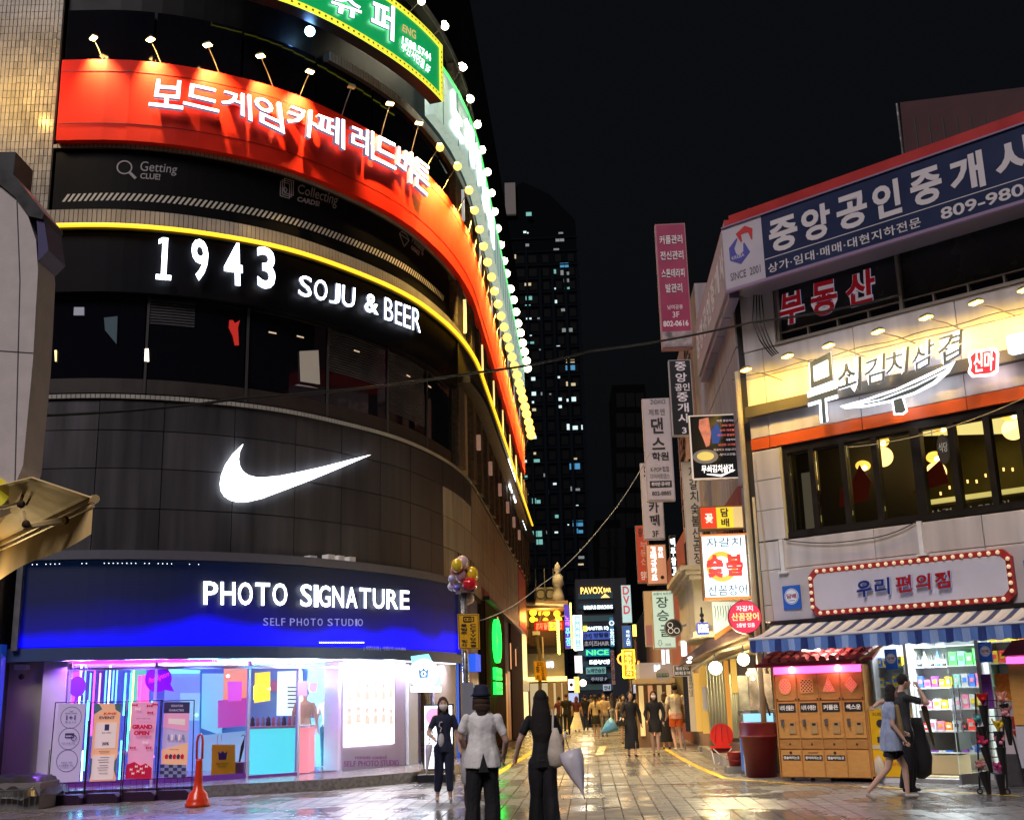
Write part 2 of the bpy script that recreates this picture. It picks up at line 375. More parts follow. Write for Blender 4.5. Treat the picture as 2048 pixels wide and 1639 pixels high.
# painted lines, lying 4 mm proud
def strip(pts, w, name, m, z=.005):
    b = MB(); L = []
    P = [gz(*p) for p in pts]
    for i, p in enumerate(P):
        d = (P[min(i+1,len(P)-1)]-P[max(i-1,0)]).normalized(); nrm = Vector((-d.y, d.x, 0))*w/2; L.append((p+nrm, p-nrm))
    for (a, c), (d, e) in zip(L, L[1:]): b.add([(*a.xy,z),(*c.xy,z),(*e.xy,z),(*d.xy,z)], [(0,1,2,3)])
    return struct(b, name, m)
YEL = wetmat('road_yellow', (.62,.40,.03), .25, .5, dirt=.5)
WLN = wetmat('road_white', (.5,.5,.47), .25, .5, dirt=.4)
strip([(1326,1494),(1362,1516),(1400,1535),(1450,1556),(1600,1568),(1760,1573),(2040,1592)], .13, 'yellow_line', YEL)
strip([(1152,1452),(1105,1475),(1063,1504),(1000,1543),(940,1578)], .17, 'yellow_line', YEL)
strip([(1256,1492),(1210,1494)], .22, 'white_road_mark', WLN); strip([(1206,1491),(1198,1509)], .22, 'white_road_mark', WLN, .006)
GUT = mat('drain_iron', (.02,.02,.02), .3, .5)
def channel(p0, p1, w, label):
    a, b = gz(*p0), gz(*p1); t = thing('drain_channel', label, 'drain', a); d = (b-a).normalized(); n = Vector((-d.y,d.x,0))
    fr = MB(); q = lambda s, k, z: tuple(a+d*s+n*k+Vector((0,0,z))); L = (b-a).length
    fr.add([q(0,0,.003),q(L,0,.003),q(L,w,.003),q(0,w,.003)], [(0,1,2,3)]); fr.build('channel_bed', GUT, t)
    m = MB(); s = .03
    while s < L-.03:
        m.add([q(s,.02,.006),q(s+.03,.02,.006),q(s+.03,w-.02,.006),q(s,w-.02,.006),q(s,.02,.001),q(s+.03,.02,.001),q(s+.03,w-.02,.001),q(s,w-.02,.001)], [(0,1,2,3),(4,5,1,0),(5,6,2,1),(6,7,3,2),(7,4,0,3)]); s += .06
    o = m.build('grating', GRY, t); o['kind'] = 'stuff'
channel((1180,1522),(1240,1519), .22, 'iron drain grating across the alley behind the black dress woman')
channel((1206,1616),(1246,1614), .24, 'short drain grating in the paving right of the long-haired woman')
for (a, b) in (((1110,1529),(1450,1524)),((1080,1572),(1420,1566)),((640,1612),(860,1590))):
    A, B = gz(*a), gz(*b); m = MB(); d = (B-A).normalized(); n = Vector((-d.y,d.x,0))*.045
    m.add([(*(A+n).xy,.004),(*(B+n).xy,.004),(*(B-n).xy,.004),(*(A-n).xy,.004)], [(0,1,2,3)]); struct(m, 'paving_seam', GRT)
mc = MB(); p = gz(1165,1592); mc.slab([(p.x-.35,p.y-.35),(p.x+.35,p.y-.38),(p.x+.37,p.y+.33),(p.x-.33,p.y+.36)], -.002, .006)
one(mc, 'manhole_cover', STL, 'square steel inspection cover in the wet paving by the transparent umbrella', 'manhole cover')
# ================================================================ LEFT: curved commercial building
B = thing('commercial_building', 'dark curved corner building with stacked lit signs, tiled piers and a photo studio below', 'building', (-4, 26, 0))
TB = mat('building_black', (.004,.004,.005), .5, spec=.2, noise=(2,.3))
TILEM = mat('pier_tile', (.42,.40,.36), .22, noise=(1.3,.25), vary=.18)
GROU = mat('tile_grout', (.03,.028,.025), .9)
w = MB(LF); w.box(-7,48,-.6,-.12,2.62,26); w.build('wall', TB, B)
w = MB(LF); w.box(13.2,48,-.6,-.1,-.1,2.62); w.build('wall', TB, B)
w = MB(); e0 = fmap((48,-.1,0)); w.slab([(e0[0],e0[1]),(e0[0]-14,e0[1]+1),(e0[0]-14,e0[1]+.5),(e0[0]-.3,e0[1]-.5)], 0, 26); w.build('end_wall', TB, B)
# tiled pier at the far left
gr = MB(LF); gr.box(-1.6,-.06,-.12,.02,7.0,22); gr.build('tile_backing', GROU, B)
tm = MB(); tm.bevbox(0,.078,0,.014,0,.166,.004); tob = tm.build('tile', TILEM, B); nt_ = 0; mo = MB(LF)
for r in range(88):
    for c in range(17):
        s = -.075-.0885*(c+1); z = 7.02+r*.172
        if s < -1.58: continue
        if nt_ < 299 and z > 11.2 and z < 17 and s > -1.5 and (r*17+c)%2 >= 0 and c < 11:
            x, y, _ = fmap((s,.02,0)); m = Matrix.Translation(Vector((x,y,z))-B.location) @ Matrix.Rotation(math.pi,4,'X') if False else Matrix(((1,0,0,x-B.location.x),(0,-1,0,y-B.location.y),(0,0,1,z),(0,0,0,1)))
            if nt_ == 0: tob.matrix_parent_inverse = Matrix.Identity(4); tob.matrix_local = m
            else: inst(tob, B, m)
            nt_ += 1
        else: mo.bevbox(s, s+.078, .02, .034, z, z+.166, .004)
mo.build('tiling', TILEM, B, kind='stuff')
# soldier courses of tiles under each window band
for (z0, z1, s0, s1, o) in ((11.27,11.60,-.05,46,.12),(13.02,13.12,-.05,46,.05),(7.56,7.66,-.05,46,.06),(16.35,16.6,6.,46,.10),(19.9,20.15,9,46,.15)):
    m = MB(LF); m.box(s0,s1,-.15,o,z0,z1); m.build('sill', GROU, B)
    m = MB(LF); s = s0
    while s < min(s1, 36): m.bevbox(s,s+.082,o,o+.012,z0+.008,z1-.008,.003); s += .094
    m.build('tile_course', TILEM, B, kind='stuff')
# cladding panels round the first floor
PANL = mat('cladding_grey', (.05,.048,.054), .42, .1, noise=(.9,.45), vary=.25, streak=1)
PANR = mat('cladding_street_lit', (.34,.31,.27), .5, noise=(.8,.45), vary=.12, streak=1)  # same grey cladding, with the street light painted in as paler beige
rows = (4.5,5.36,6.16,6.93,7.55); bk = MB(LF); bk.box(-.3,46.5,-.12,-.02,4.4,7.6); bk.build('joint_backing', GROU, B)
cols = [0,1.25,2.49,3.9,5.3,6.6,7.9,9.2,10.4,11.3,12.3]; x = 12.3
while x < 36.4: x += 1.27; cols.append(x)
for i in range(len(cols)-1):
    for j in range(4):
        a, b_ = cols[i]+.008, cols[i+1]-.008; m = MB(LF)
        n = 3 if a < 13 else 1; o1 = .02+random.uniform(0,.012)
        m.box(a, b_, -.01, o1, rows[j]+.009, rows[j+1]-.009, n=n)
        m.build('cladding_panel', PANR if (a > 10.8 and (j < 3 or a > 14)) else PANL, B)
rd = MB(LF); rd.box(cols[-1]+.01,42.6,-.02,.05,4.75,8.0); rd.build('red_panel', mat('red_panel', (.45,.02,.05), .35, noise=(1,.3)), B)
ygm = mat('yellow_lit_glass', (.5,.4,.12), .3, emit=(1,.74,.26), es=1.0, noise=(1.5,.35))
for k, (a, b_) in enumerate(((37.2,39.6),(39.7,42.4))):
    for z0, z1 in ((.1,1.9),(2.45,4.7)): q = MB(LF); q.box(a,b_,-.02,.04,z0,z1); q.build('lit_window', ygm, B)
q = MB(LF); q.box(37.0,42.6,-.02,.10,1.93,2.42); q.build('canopy', BLK, B)
# red stain drips below the panels
q = MB(LF)
for s in (12.6,12.9,13.3,13.9,14.4,15.0): q.prism([(s,5.36),(s+.16,5.36),(s+.08,5.36-random.uniform(.4,.9))], .034, .038, 0)
for s in (17.2,17.7,18.2,18.9,19.4): q.prism([(s,4.9),(s+.3,4.9),(s+.12,4.9-random.uniform(.15,.35))], .034, .038, 1)
q.build('stain', [mat('soot', (.05,.045,.05), .6), mat('red_stain', (.4,.02,.02), .6)], B, kind='stuff')
# window floors: black glass panes and dark frames
for (z0, z1, step) in ((7.70,11.0,2.05),(15.1,16.35,1.9),(13.14,13.3,4)):
    s = 0.0
    while s < 12.2:
        m = MB(LF); m.box(s+.03,min(s+step-.03,12.4),-.06,-.02,z0,z1,n=6); m.build('window_pane', DGL, B); s += step
# street side of the window floors: piers, panes, small fins
PIER = mat('pier_brick', (.10,.075,.06), .6, noise=(9,.5), bump=(30,.5))
pcm = mat('blind_dim', (.25,.17,.09), .5, emit=(1,.6,.25), es=.03)
for fz0, fz1 in ((7.7,10.3),(11.62,13.0),(15.1,16.3),(18.4,19.85)):
    s = 12.6; k = 0
    while s < 46:
        m = MB(LF); m.box(s,s+.75,-.1,.13,fz0,fz1); m.build('pier', PIER, B)
        m = MB(LF); m.box(s+.8,s+2.15,-.08,-.04,fz0,fz1); m.build('window_pane', DGL if k%3 else pcm, B)
        s += 2.2; k += 1
finm = em('fin_lamp', (1,.7,.25), 1.3); finw = em('fin_lamp_cool', (.9,.95,1), .35)
k = 0
for z, mm in ((11.75, finm), (15.2, finw)):
    s = 13.6
    while s < 44:
        m = MB(LF); m.prism([(s,z),(s+.1,z+.1),(s+.1,z+.75),(s+.05,z+1.05),(s,z+.75)], .02, .16); m.build('fin_light', mm, B); s += 4.4; k += 1
sconce = mat('sconce', (.6,.35,.28), .4, emit=(1,.55,.4), es=.18)
for i, s in enumerate((15.5,19.5,23.5,27.5,31.5,35.5)):
    m = MB(LF); m.box(s,s+.14,.13,.25,8.75,9.2); m.build('wall_light', sconce, B)
q = MB(LF); q.box(12.4,46,.13,.5,9.95,10.12); q.build('ledge', BLK, B)
# things behind the black glass
q = MB(LF); q.box(0,12.2,-.02,-.012,9.72,9.76); q.build('mullion', BLK, B)
FRW = mat('frame_dim', (.05,.048,.05), .4); BLD = mat('blind_grey', (.05,.05,.055), .6, noise=(2,.5))
for k in range(7):
    m = MB(LF); m.box(.0+k*2.05,.05+k*2.05,-.02,.015,7.7,9.76,n=1); m.build('mullion', FRW, B)
for a, b_, z0 in ((2.1,3.0,9.1),(6.2,8.1,8.7),(8.3,10.1,8.2)):
    m = MB(LF)
    for k in range(int((9.7-z0)/.06)): z = 9.7-k*.06; m.box(a,b_,-.018,-.008,z-.035,z,n=2)
    m.build('blind', BLD, B, kind='stuff')
m = MB(LF); m.box(0,12.2,-.018,-.005,7.7,8.0,n=30); m.build('window_seat', mat('seat_brown', (.03,.02,.018), .6, noise=(3,.4)), B)
for k, (s, z) in enumerate(((4.6,9.3),(5.3,9.35),(7.0,9.4),(9.1,9.3),(10.4,9.35))): m = MB(LF); m.box(s,s+.18,-.016,-.004,z,z+.03,n=1); m.build('ceiling_spot', em('dimspot', (1,.75,.5), .5), B)
def onglass(name, poly, m, label, cat):
    b_ = MB(LF); P = [LF.hit(*p, .02) for p in poly]; b_.prism(P, .0, .02); return one(b_, name, m, label, cat)
onglass('paper_notice', [(600,702),(637,700),(640,768),(602,762)], mat('paper_dim', (.5,.46,.4), .7, emit=(1,.85,.7), es=.08), 'curled paper notice stuck inside the dark window above the cladding', 'paper')
onglass('paper_notice', [(590,770),(622,772),(636,776),(596,768)], mat('paper_dim2', (.3,.28,.3), .7, emit=(.8,.8,.9), es=.05), 'small torn scrap of paper low in the dark window', 'paper')
onglass('red_figure_sticker', [(459,640),(466,640),(470,646),(480,640),(476,655),(478,690),(470,690),(466,672),(458,655)], mat('red_stick', (.5,.02,.02), .5, emit=(1,.05,.03), es=.3), 'small red figure sticker on the black upper window', 'sticker')
onglass('paper_notice', [(148,614),(168,614),(168,630),(147,630)], mat('paper_dim3', (.3,.3,.34), .7, emit=(.7,.75,.9), es=.15), 'small pale square notice at the left of the dark window', 'paper')
onglass('screen_panel', [(208,635),(235,632),(233,688),(210,660)], mat('dim_green', (.05,.08,.1), .3, emit=(.3,.45,.5), es=.05), 'dim greenish panel behind the black window glass', 'screen')
onglass('candle_lamp', [(290,697),(297,697),(298,722),(289,722)], em('candle', (1,.8,.55), 4), 'small glowing candle lamp behind the dark window', 'lamp')
onglass('candle_lamp', [(109,700),(113,700),(112,722),(110,722)], em('candle2', (1,.8,.3), 2), 'thin warm lamp at the left edge of the dark window', 'lamp')
bl = MB(LF); s, z = LF.hit(592,82,-.3); q = fmap((s,.25,z)); bb = MB(); bb.ball(q, .12, 12); one(bb, 'blue_spotlight', em('bluewhite', (.35,.75,1.0), 14), 'round blue-white light glowing in the dark window above the red sign', 'spotlight', smooth=True); point('blue_glow', (q[0],q[1]-.15,q[2]), 10, (.15,.35,1), .12)
# ---------------------------------------------------------------- vinyl band with slogans
VG = mat('vinyl_black', (.004,.004,.005), .6, spec=.12, noise=(1,.2)); PR = mat('vinyl_print', (.34,.32,.34), .5)
vb = thing('vinyl_band', 'black window vinyl band with slogans and a strip of slanted dashes under the red sign', 'window sign', fmap((5,.1,11.6)))
m = MB(LF); m.box(0,12.1,-.1,-.0,11.6,13.02,n=40); m.build('vinyl_sheet', VG, vb)
m = MB(LF); s = .2
while s < 11.6: z = 11.82+.02*s; m.prism([(s,z),(s+.055,z),(s+.16,z+.17),(s+.105,z+.17)], .002, .008); s += .112
m.build('dash_strip', mat('dash_print', (.6,.58,.5), .5), vb, kind='stuff')
for (t1, q1, t2, q2) in (('Getting', ((282,322),(356,330),(279,348),(352,352)), 'CLUE!', ((281,346),(321,348),(280,357),(320,360))),
                         ('Collecting', ((597,368),(678,390),(594,391),(672,418)), 'CARDS!', ((596,393),(640,403),(594,402),(638,413))),
                         ('Finding', ((826,470),(850,492),(824,488),(846,512)), 'GEMS!', ((823,490),(840,503),(822,497),(838,512)))):
    m = MB(LF); tpx(m, LF, t1, *q1, .004, .004, bold=.0); m.build('lettering', PR, vb)
    m = MB(LF); tpx(m, LF, t2, *q2, .004, .004, bold=.02); m.build('lettering', PR, vb)
m = MB(LF); s, z = LF.hit(249,335,0); m.ring(s,.002,.01,z,.16,.028,20); m.stroke([(s+.11,z-.11),(s+.24,z-.24)],.002,.01,.06); m.build('magnifier_icon', PR, vb)
m = MB(LF); s, z = LF.hit(571,378,0)
for d in (0,.05,.1): m.stroke([(s-.13+d,z-.2+d),(s+.1+d,z-.2+d),(s+.1+d,z+.15+d),(s-.13+d,z+.15+d),(s-.13+d,z-.2+d)],.002,.01,.022)
m.ring(s-.015,.002,.01,z-.02,.06,.02,14); m.build('cards_icon', PR, vb)
m = MB(LF); s, z = LF.hit(808,478,0); m.stroke([(s,z-.2),(s-.24,z+.06),(s-.12,z+.16),(s+.14,z+.16),(s+.26,z+.06),(s,z-.2)],.002,.01,.024); m.stroke([(s-.24,z+.06),(s+.26,z+.06)],.002,.01,.02); m.build('gem_icon', PR, vb)
# ---------------------------------------------------------------- red sign
t = thing('red_fascia_sign', 'long curved red sign with white letters 보드게임카페 레드버튼, wrapping the corner', 'shop sign', fmap((5,.2,14)))
REDM = mat('sign_red', (.72,.020,.006), .6, spec=.2, noise=(2,.08), bump=(3,.08))
m = MB(LF); m.box(.06,42.5,-.05,.22,13.12,15.0,n=90); m.build('sign_board', REDM, t)
for zz in (13.5,14.72):
    m = MB(LF); m.box(.06,42,.22,.226,zz,zz+.014,n=90); m.build('seam', mat('seam_red', (.25,.008,.004), .5), t)
tl = [((299,165),(440,180),(297,210),(432,234)), ]
LSIDE = mat('letter_return', (.12,.12,.17), .4, emit=(.5,.6,1), es=.25)
def cquad(fr, txt, TL, TR, BLp, BR, parent, off, dep, m, bold=.03, **k):
    q = MB(fr); tpx(q, fr, txt, TL, TR, BLp, BR, off, dep, bold=bold, rmi=1, **k); return q.build('letter', [m, LSIDE], parent)
LTR = mat('letter_side', (.6,.55,.6), .4)
RL = [('보',(306,158),(370,162),(297,211),(366,219)),('드',(372,165),(440,180),(366,208),(438,225)),('게',(447,175),(502,190),(440,214),(505,243)),('임',(510,188),(562,206),(508,238),(570,268)),
      ('카',(580,205),(634,225),(572,250),(630,282)),('페',(636,222),(690,240),(630,265),(690,300)),('레',(705,246),(748,264),(702,298),(748,320)),('드',(752,268),(796,290),(748,318),(792,340)),('버',(797,288),(826,306),(794,342),(824,368)),('튼',(829,310),(862,336),(828,368),(858,396))]
lwr = em('letter_sign', (1.0,.95,.97), 3, (.8,.8,.8))
for ch, *q in RL: cquad(LF, ch, *q, t, .32, .10, lwr, bold=.01)
m = MB(LF)
for ch, *q in RL:
    c = LF.hit((q[0][0]+q[3][0])/2, (q[0][1]+q[3][1])/2, .3); m.box(c[0]-.2, c[0]+.2, .22, .30, c[1]-.05, c[1]+.02, n=1)
m.build('letter_rail', REDM, t)
# lamps above the red sign
HEADM = mat('lamp_shell', (.30,.26,.2), .4, .4)
WARM = (1.0,.62,.20)
def gooseneck(base, head, tgt, power, label, group, col=WARM, es=26, headr=.09, ang=105, on=True, bulb=0, name='gooseneck_lamp', cat='sign lamp'):
    T = thing(name, label, cat, base, group)
    a, h = Vector(base), Vector(head); mid = a.lerp(h, .45)+Vector((0,0,.03))
    q = MB(); q.tube([a, mid, h], .012, 5); q.build('arm', HEADM, T)
    d = (h-a); d.z = 0; d.normalize(); n = Vector((-d.y,d.x,0))
    q = MB(); P = lambda i, j, k: tuple(h+n*i+d*j+Vector((0,0,k)))
    q.add([P(-headr,-.06,.02),P(headr,-.06,.02),P(headr,.06,.02),P(-headr,.06,.02),P(-headr*.7,-.04,.07),P(headr*.7,-.04,.07),P(headr*.7,.04,.07),P(-headr*.7,.04,.07)], [(0,1,2,3),(4,5,6,7),(0,1,5,4),(1,2,6,5),(2,3,7,6),(3,0,4,7)]); q.build('lamp_head', HEADM, T)
    q = MB(); q.add([P(-headr*.95,-.055,.012),P(headr*.95,-.055,.012),P(headr*.95,.055,.012),P(-headr*.95,.055,.012),P(-headr*.9,-.05,-.012),P(headr*.9,-.05,-.012),P(headr*.9,.05,-.012),P(-headr*.9,.05,-.012)], [(0,1,2,3),(4,5,6,7),(0,1,5,4),(1,2,6,5),(2,3,7,6),(3,0,4,7)])
    q.build('lamp_lens', em('lens_%d' % (es if on else 0), col, es if on else .05), T)
    if bulb: q = MB(); q.ball(tuple(h-Vector((0,0,.04))), bulb, 10); q.build('bulb', em('bulb_%s' % name, col, 2.4 if 'amber' in name else 9), T, True)  # ball oversized to stand in for lamp glare and halo
    if on: spot('lamp_light', tuple(h-Vector((0,0,.05+(bulb*2 if bulb else 0)))), tgt, power, col, ang, 1.0, .05)
    return T
ordn = ['first','second','third','fourth','fifth','sixth','seventh','eighth','ninth','tenth','eleventh','twelfth','thirteenth','fourteenth','fifteenth','sixteenth','seventeenth','eighteenth','nineteenth','twentieth','21st','22nd','23rd','24th','25th','26th','27th','28th']
RLp = [(187,77),(301,80),(415,91),(521,113),(620,144),(703,175),(780,208),(838,247)]
for i, p in enumerate(RLp):
    h = gz(*p, 15.42); s, z = LF.hit(p[0]+22 if i < 4 else p[0]-25, p[1]+35, .1); base = fmap((s,.2,15.0))
    tg = fmap((s+.0,.22,14.35)); gooseneck(base, h, tg, 1500, f'floodlight on an arm over the front of the red sign, {ordn[i]} from left' + (', unlit' if i == 5 else ''), 'lamps on arms above the red sign', on=(i != 5), ang=78)
point('pier_glow', tuple(gz(150,85,15.6)+Vector((-.9,-1.1,-1.4))), 85, (1,.58,.13), .1)
AMB = (1.0,.60,.12)
AM = [(880,292),(915,330),(938,378),(949,418),(959,456),(967,490),(975,522),(983,552),(989,580),(996,606),(1002,630),(1008,652),(1014,673),(1019,693),(1024,712),(1029,730),(1034,748),(1038,765),(1042,780),(1046,796),(1050,812),(1053,826),(1057,842),(1060,856),(1062,868)]
for i, p in enumerate(AM):
    h = gz(*p, 15.7); 
    if h.y > 64: h = gz(*p, 15.7-(h.y-64)*.1)
    s = 9.0+i*1.35 if i else 9.2
    # nearest s on the wall
    s = min((k*.25 for k in range(32,176)), key=lambda k: (fmap((k,0,0))[0]-h.x)**2+(fmap((k,0,0))[1]-h.y)**2)
    base = fmap((s,.2,15.0)); gooseneck(base, h, fmap((s,.26,13.9)), 2300, f'amber lamp over the street side of the red sign, {ordn[i]} from the corner', 'amber lamps along the street side of the red sign', AMB, 45, .13 if i < 8 else .16, 112, bulb=.11+.006*i, name='amber_floodlamp')
WR = [(843,0),(890,50),(926,132),(941,196),(955,247),(964,298),(975,342),(983,384),(989,421),(995,455),(1001,488),(1008,520),(1013,545),(1021,576),(1027,598),(1032,622),(1036,645),(1041,664),(1045,684),(1049,702),(1053,720),(1055,735)]
COOL = (1.0,.90,.62)
for i, p in enumerate(WR):
    h = gz(*p, 19.4); s = min((k*.25 for k in range(32,190)), key=lambda k: (fmap((k,0,0))[0]-h.x)**2+(fmap((k,0,0))[1]-h.y)**2)
    base = fmap((s,.15,18.9)); gooseneck(base, h, fmap((s,.3,17.5)), 500, f'bright white lamp high over the green sign, {ordn[i]} from the top', 'white lamps along the top of the green sign', COOL, 70, .16 if i < 9 else .2, 110, bulb=.10+.006*i, name='white_floodlamp')
# ---------------------------------------------------------------- green sign
t = thing('green_fascia_sign', 'green curved sign with yellow bulb border and white letters 슈퍼', 'shop sign', fmap((7,.8,17.5)))
GRN = mat('sign_green', (.01,.32,.10), .35, emit=(.01,.6,.16), es=.5, noise=(2,.3))
m = MB(LF); m.box(3.2,9.6,.45,.79,16.8,18.45,n=20); m.build('box', BLK, t); m = MB(LF); m.box(3.2,9.6,.79,.8,16.8,18.45,n=20); m.build('sign_board', GRN, t)
YB = em('yellow_border', (.9,.85,.05), 1.1)
m = MB(LF); m.box(3.2,9.6,.8,.83,16.8,16.94,n=20); m.build('border', YB, t)
m = MB(LF); m.box(3.2,9.6,.8,.83,18.3,18.45,n=20); m.build('border', YB, t)
m = MB(LF); m.box(9.45,9.6,.8,.83,16.94,18.3,n=1); m.build('border', YB, t)
m = MB(LF)
s = 3.3
while s < 9.45:
    for z in (16.87,18.37): m.disc(s,.83,.84,z,.028,8)
    s += .155
for k in range(9): m.disc(9.52,.83,.84,17.0+k*.15,.028,8)
m.build('border_bulb', mat('bulb_off', (.25,.25,.02), .4), t, kind='stuff')
for ch, q in (('슈',((668,-18),(725,0),(660,20),(722,42))),('퍼',((745,-4),(790,14),(742,58),(788,84)))):
    cquad(LF, ch, q[0], q[1], q[2], q[3], t, .84, .06, lwr, bold=.02)
cquad(LF, '1588.5744', (805,72),(862,108),(803,88),(862,124), t, .84, .01, LWs, bold=.03)
cquad(LF, '부산서면점 5F', (804,84),(862,132),(802,100),(858,150), t, .84, .01, LWs, bold=.02)
cquad(LF, 'ENG', (806,48),(832,62),(804,62),(832,80), t, .84, .01, mat('gold_print', (.7,.5,.1), .4, emit=(1,.8,.2), es=.6), bold=.03)
t = thing('green_light_band', 'pale green lit sign band running down the street side above the red sign', 'light band', fmap((20,.3,17.5)))
m = MB(LF); m.box(10.0,41,.12,.4,16.75,18.5,n=30); m.build('sign_board', mat('lamp_paled_green', (.5,.62,.56), .35, emit=(.7,1,.86), es=.42, noise=(4,.4)), t)  # base and emission paled to paint in the glare of the lamps
s = 10.6
while s < 40: m = MB(LF); m.box(s,s+.05,.4,.41,16.75,18.5); m.build('seam', mat('seam_green', (.15,.3,.24), .5), t); s += 1.3
m = MB(LF); m.box(10.0,41,.4,.43,18.42,18.5,n=30); m.build('border', em('green_edge', (.1,1,.2), 1.2), t)
for i, c in enumerate('노래방오락실'):
    q = MB(LF); q.fr = LF; tbox(q, c, 11.2+i*1.6, 12.3+i*1.6, 17.0, 18.2, .42, .04, bold=.03); q.build('letter', LWs, t)
# ---------------------------------------------------------------- 1943 sign
t = thing('black_bar_sign', 'black curved bar sign reading 1943 SOJU & BEER in white halo letters', 'shop sign', fmap((5,.2,10.5)))
m = MB(LF); m.box(0,12.3,-.05,.16,9.78,11.08,n=40); m.build('sign_board', mat('board_black', (.002,.002,.004), .5, spec=.12, noise=(1,.2)), t)
m = MB(LF); m.box(12.3,47,-.05,.2,10.2,11.2,n=1); m.build('sign_board', BLK, t)
N = [('1',(318,474),(343,474),(320,557),(344,558)),('9',(382,476),(416,480),(386,560),(418,563)),('4',(447,482),(484,487),(449,568),(486,572)),('3',(513,491),(550,497),(516,575),(551,580))]
m = MB(LF); q0, q1, q2, q3 = (LF.hit(*p, .3) for p in N[0][1:])
x0, x1, z1, z0 = q0[0], q1[0], q0[1], q2[1]; xm = (x0+x1)/2; m.box(xm-.045,xm+.055,.25,.30,z0,z1,n=1); m.box(x0-.02,x1+.03,.25,.301,z0,z0+.09,n=1); m.prism([(x0,z1-.13),(xm-.04,z1-.09),(xm-.04,z1),(x0,z1-.05)],.25,.301); m.build('letter', LW, t)
for ch, *q in N[1:]: cquad(LF, ch, *q, t, .25, .05, LW, bold=.022)
def wordq(fr, txt, L0, R0, L1, R1, parent, off, dep, m, bold=.02, gap=.16, wts=None):
    """letters one by one across a pixel quad (top left/right, bottom left/right)"""
    cs = [c for c in txt]; ws = [(.36 if c in "I1'!.,:·-" else .8 if c in 'JEFL' else .45 if c == ' ' else 1.25 if c in 'MW' else 1) for c in cs]; tot = sum(ws); x = 0
    for c, w_ in zip(cs, ws):
        a, b_ = x/tot, (x+w_*(1-gap))/tot; x += w_
        if c == ' ': continue
        f = lambda P, Q, k: (P[0]+(Q[0]-P[0])*k, P[1]+(Q[1]-P[1])*k)
        cquad(fr, c, f(L0,R0,a), f(L0,R0,b_), f(L1,R1,a), f(L1,R1,b_), parent, off, dep, m, bold)
wordq(LF, 'SOJU', (599,549),(716,577),(597,590),(714,618), t, .25, .05, LW, .004)
cquad(LF, '&', (731,585),(757,592),(729,622),(757,630), t, .25, .05, LW, .02)
wordq(LF, 'BEER', (770,594),(846,622),(769,638),(846,667), t, .25, .05, LW, -.004, .22)
for ch, a in (('1',13.8),('9',15.0),('4',16.2),('3',17.4)):
    q = MB(LF); tbox(q, ch, 14+a, 14+a+.8, 9.85, 11.0, .24, .05, bold=.05); q.build('letter', LW, t)
for i, ch in enumerate('SOJU&BEER'):
    q = MB(LF); tbox(q, ch, 33.4+i*.85, 33.4+i*.85+.62, 9.95, 10.65, .24, .05, bold=.05); q.build('letter', LW, t)
tb = thing('yellow_led_line', 'continuous yellow light line along the top of the black bar sign', 'light strip', fmap((5,.3,11.18)))
m = MB(LF); pts = [(s*.4, .30, 11.17) for s in range(0,120)]; m.tube(pts, .048, 6); m.build('light_tube', em('led_yellow', (1.0,.52,.02), 1.7), tb)
m = MB(LF); m.box(0,47.6,.0,.24,11.10,11.25,n=60); m.build('channel', BLK, tb)
# ---------------------------------------------------------------- swoosh
t = thing('swoosh_sign', 'large white glowing swoosh emblem on the grey cladding', 'logo sign', fmap((5,.1,6.5)))
top = [(741,909),(700,919),(650,932),(600,943),(560,951),(530,954),(512,954),(496,950),(485,942),(479,931),(477,918),(479,903),(486,888)]
bot = [(486,888),(468,905),(452,928),(444,948),(441,966),(443,980),(450,991),(462,999),(478,1003),(498,1002),(525,996),(570,979),(620,960),(680,935),(741,909)]
P = [LF.hit(*p, .14) for p in top]; Q = [LF.hit(*p, .14) for p in bot]
m = MB(LF); poly = P+Q[1:-1]
flat(m, poly, .08, .16)
m.build('emblem', em('swoosh_white', (.86,.93,1.0), 4.5), t)
# ---------------------------------------------------------------- LED fascia PHOTO SIGNATURE
t = thing('led_fascia_sign', 'blue LED screen fascia reading PHOTO SIGNATURE, SELF PHOTO STUDIO above the studio front', 'led sign', fmap((5,.3,3.5)))
lm = bpy.data.materials.new('led_screen'); lm.use_nodes = True; n = lm.node_tree; b_ = n.nodes['Principled BSDF']; b_.inputs['Base Color'].default_value = (.002,.003,.008,1); b_.inputs['Roughness'].default_value = .6
g_ = n.nodes.new('ShaderNodeNewGeometry'); sx = n.nodes.new('ShaderNodeSeparateXYZ'); n.links.new(g_.outputs['Position'], sx.inputs[0])
rp = n.nodes.new('ShaderNodeValToRGB'); mr = n.nodes.new('ShaderNodeMapRange'); mr.inputs[1].default_value = 2.7; mr.inputs[2].default_value = 4.35
n.links.new(sx.outputs[2], mr.inputs[0]); nz = n.nodes.new('ShaderNodeTexNoise'); nz.inputs['Scale'].default_value = .45; n.links.new(g_.outputs['Position'], nz.inputs['Vector'])
aa = n.nodes.new('ShaderNodeMath'); aa.operation = 'MULTIPLY_ADD'; aa.inputs[1].default_value = .55; sb = n.nodes.new('ShaderNodeMath'); sb.operation = 'SUBTRACT'; sb.inputs[1].default_value = .27
n.links.new(nz.outputs[0], aa.inputs[0]); n.links.new(mr.outputs[0], aa.inputs[2]); n.links.new(aa.outputs[0], sb.inputs[0]); n.links.new(sb.outputs[0], rp.inputs[0])
cr = rp.color_ramp; cr.elements[0].position = 0.0; cr.elements[0].color = (0,0,1.0,1); cr.elements[1].position = .30; cr.elements[1].color = (0,0,.10,1)
e = cr.elements.new(.13); e.color = (0,0,.75,1); e = cr.elements.new(1.0); e.color = (.0,.002,.008,1); e = cr.elements.new(.6); e.color = (0,.001,.02,1)
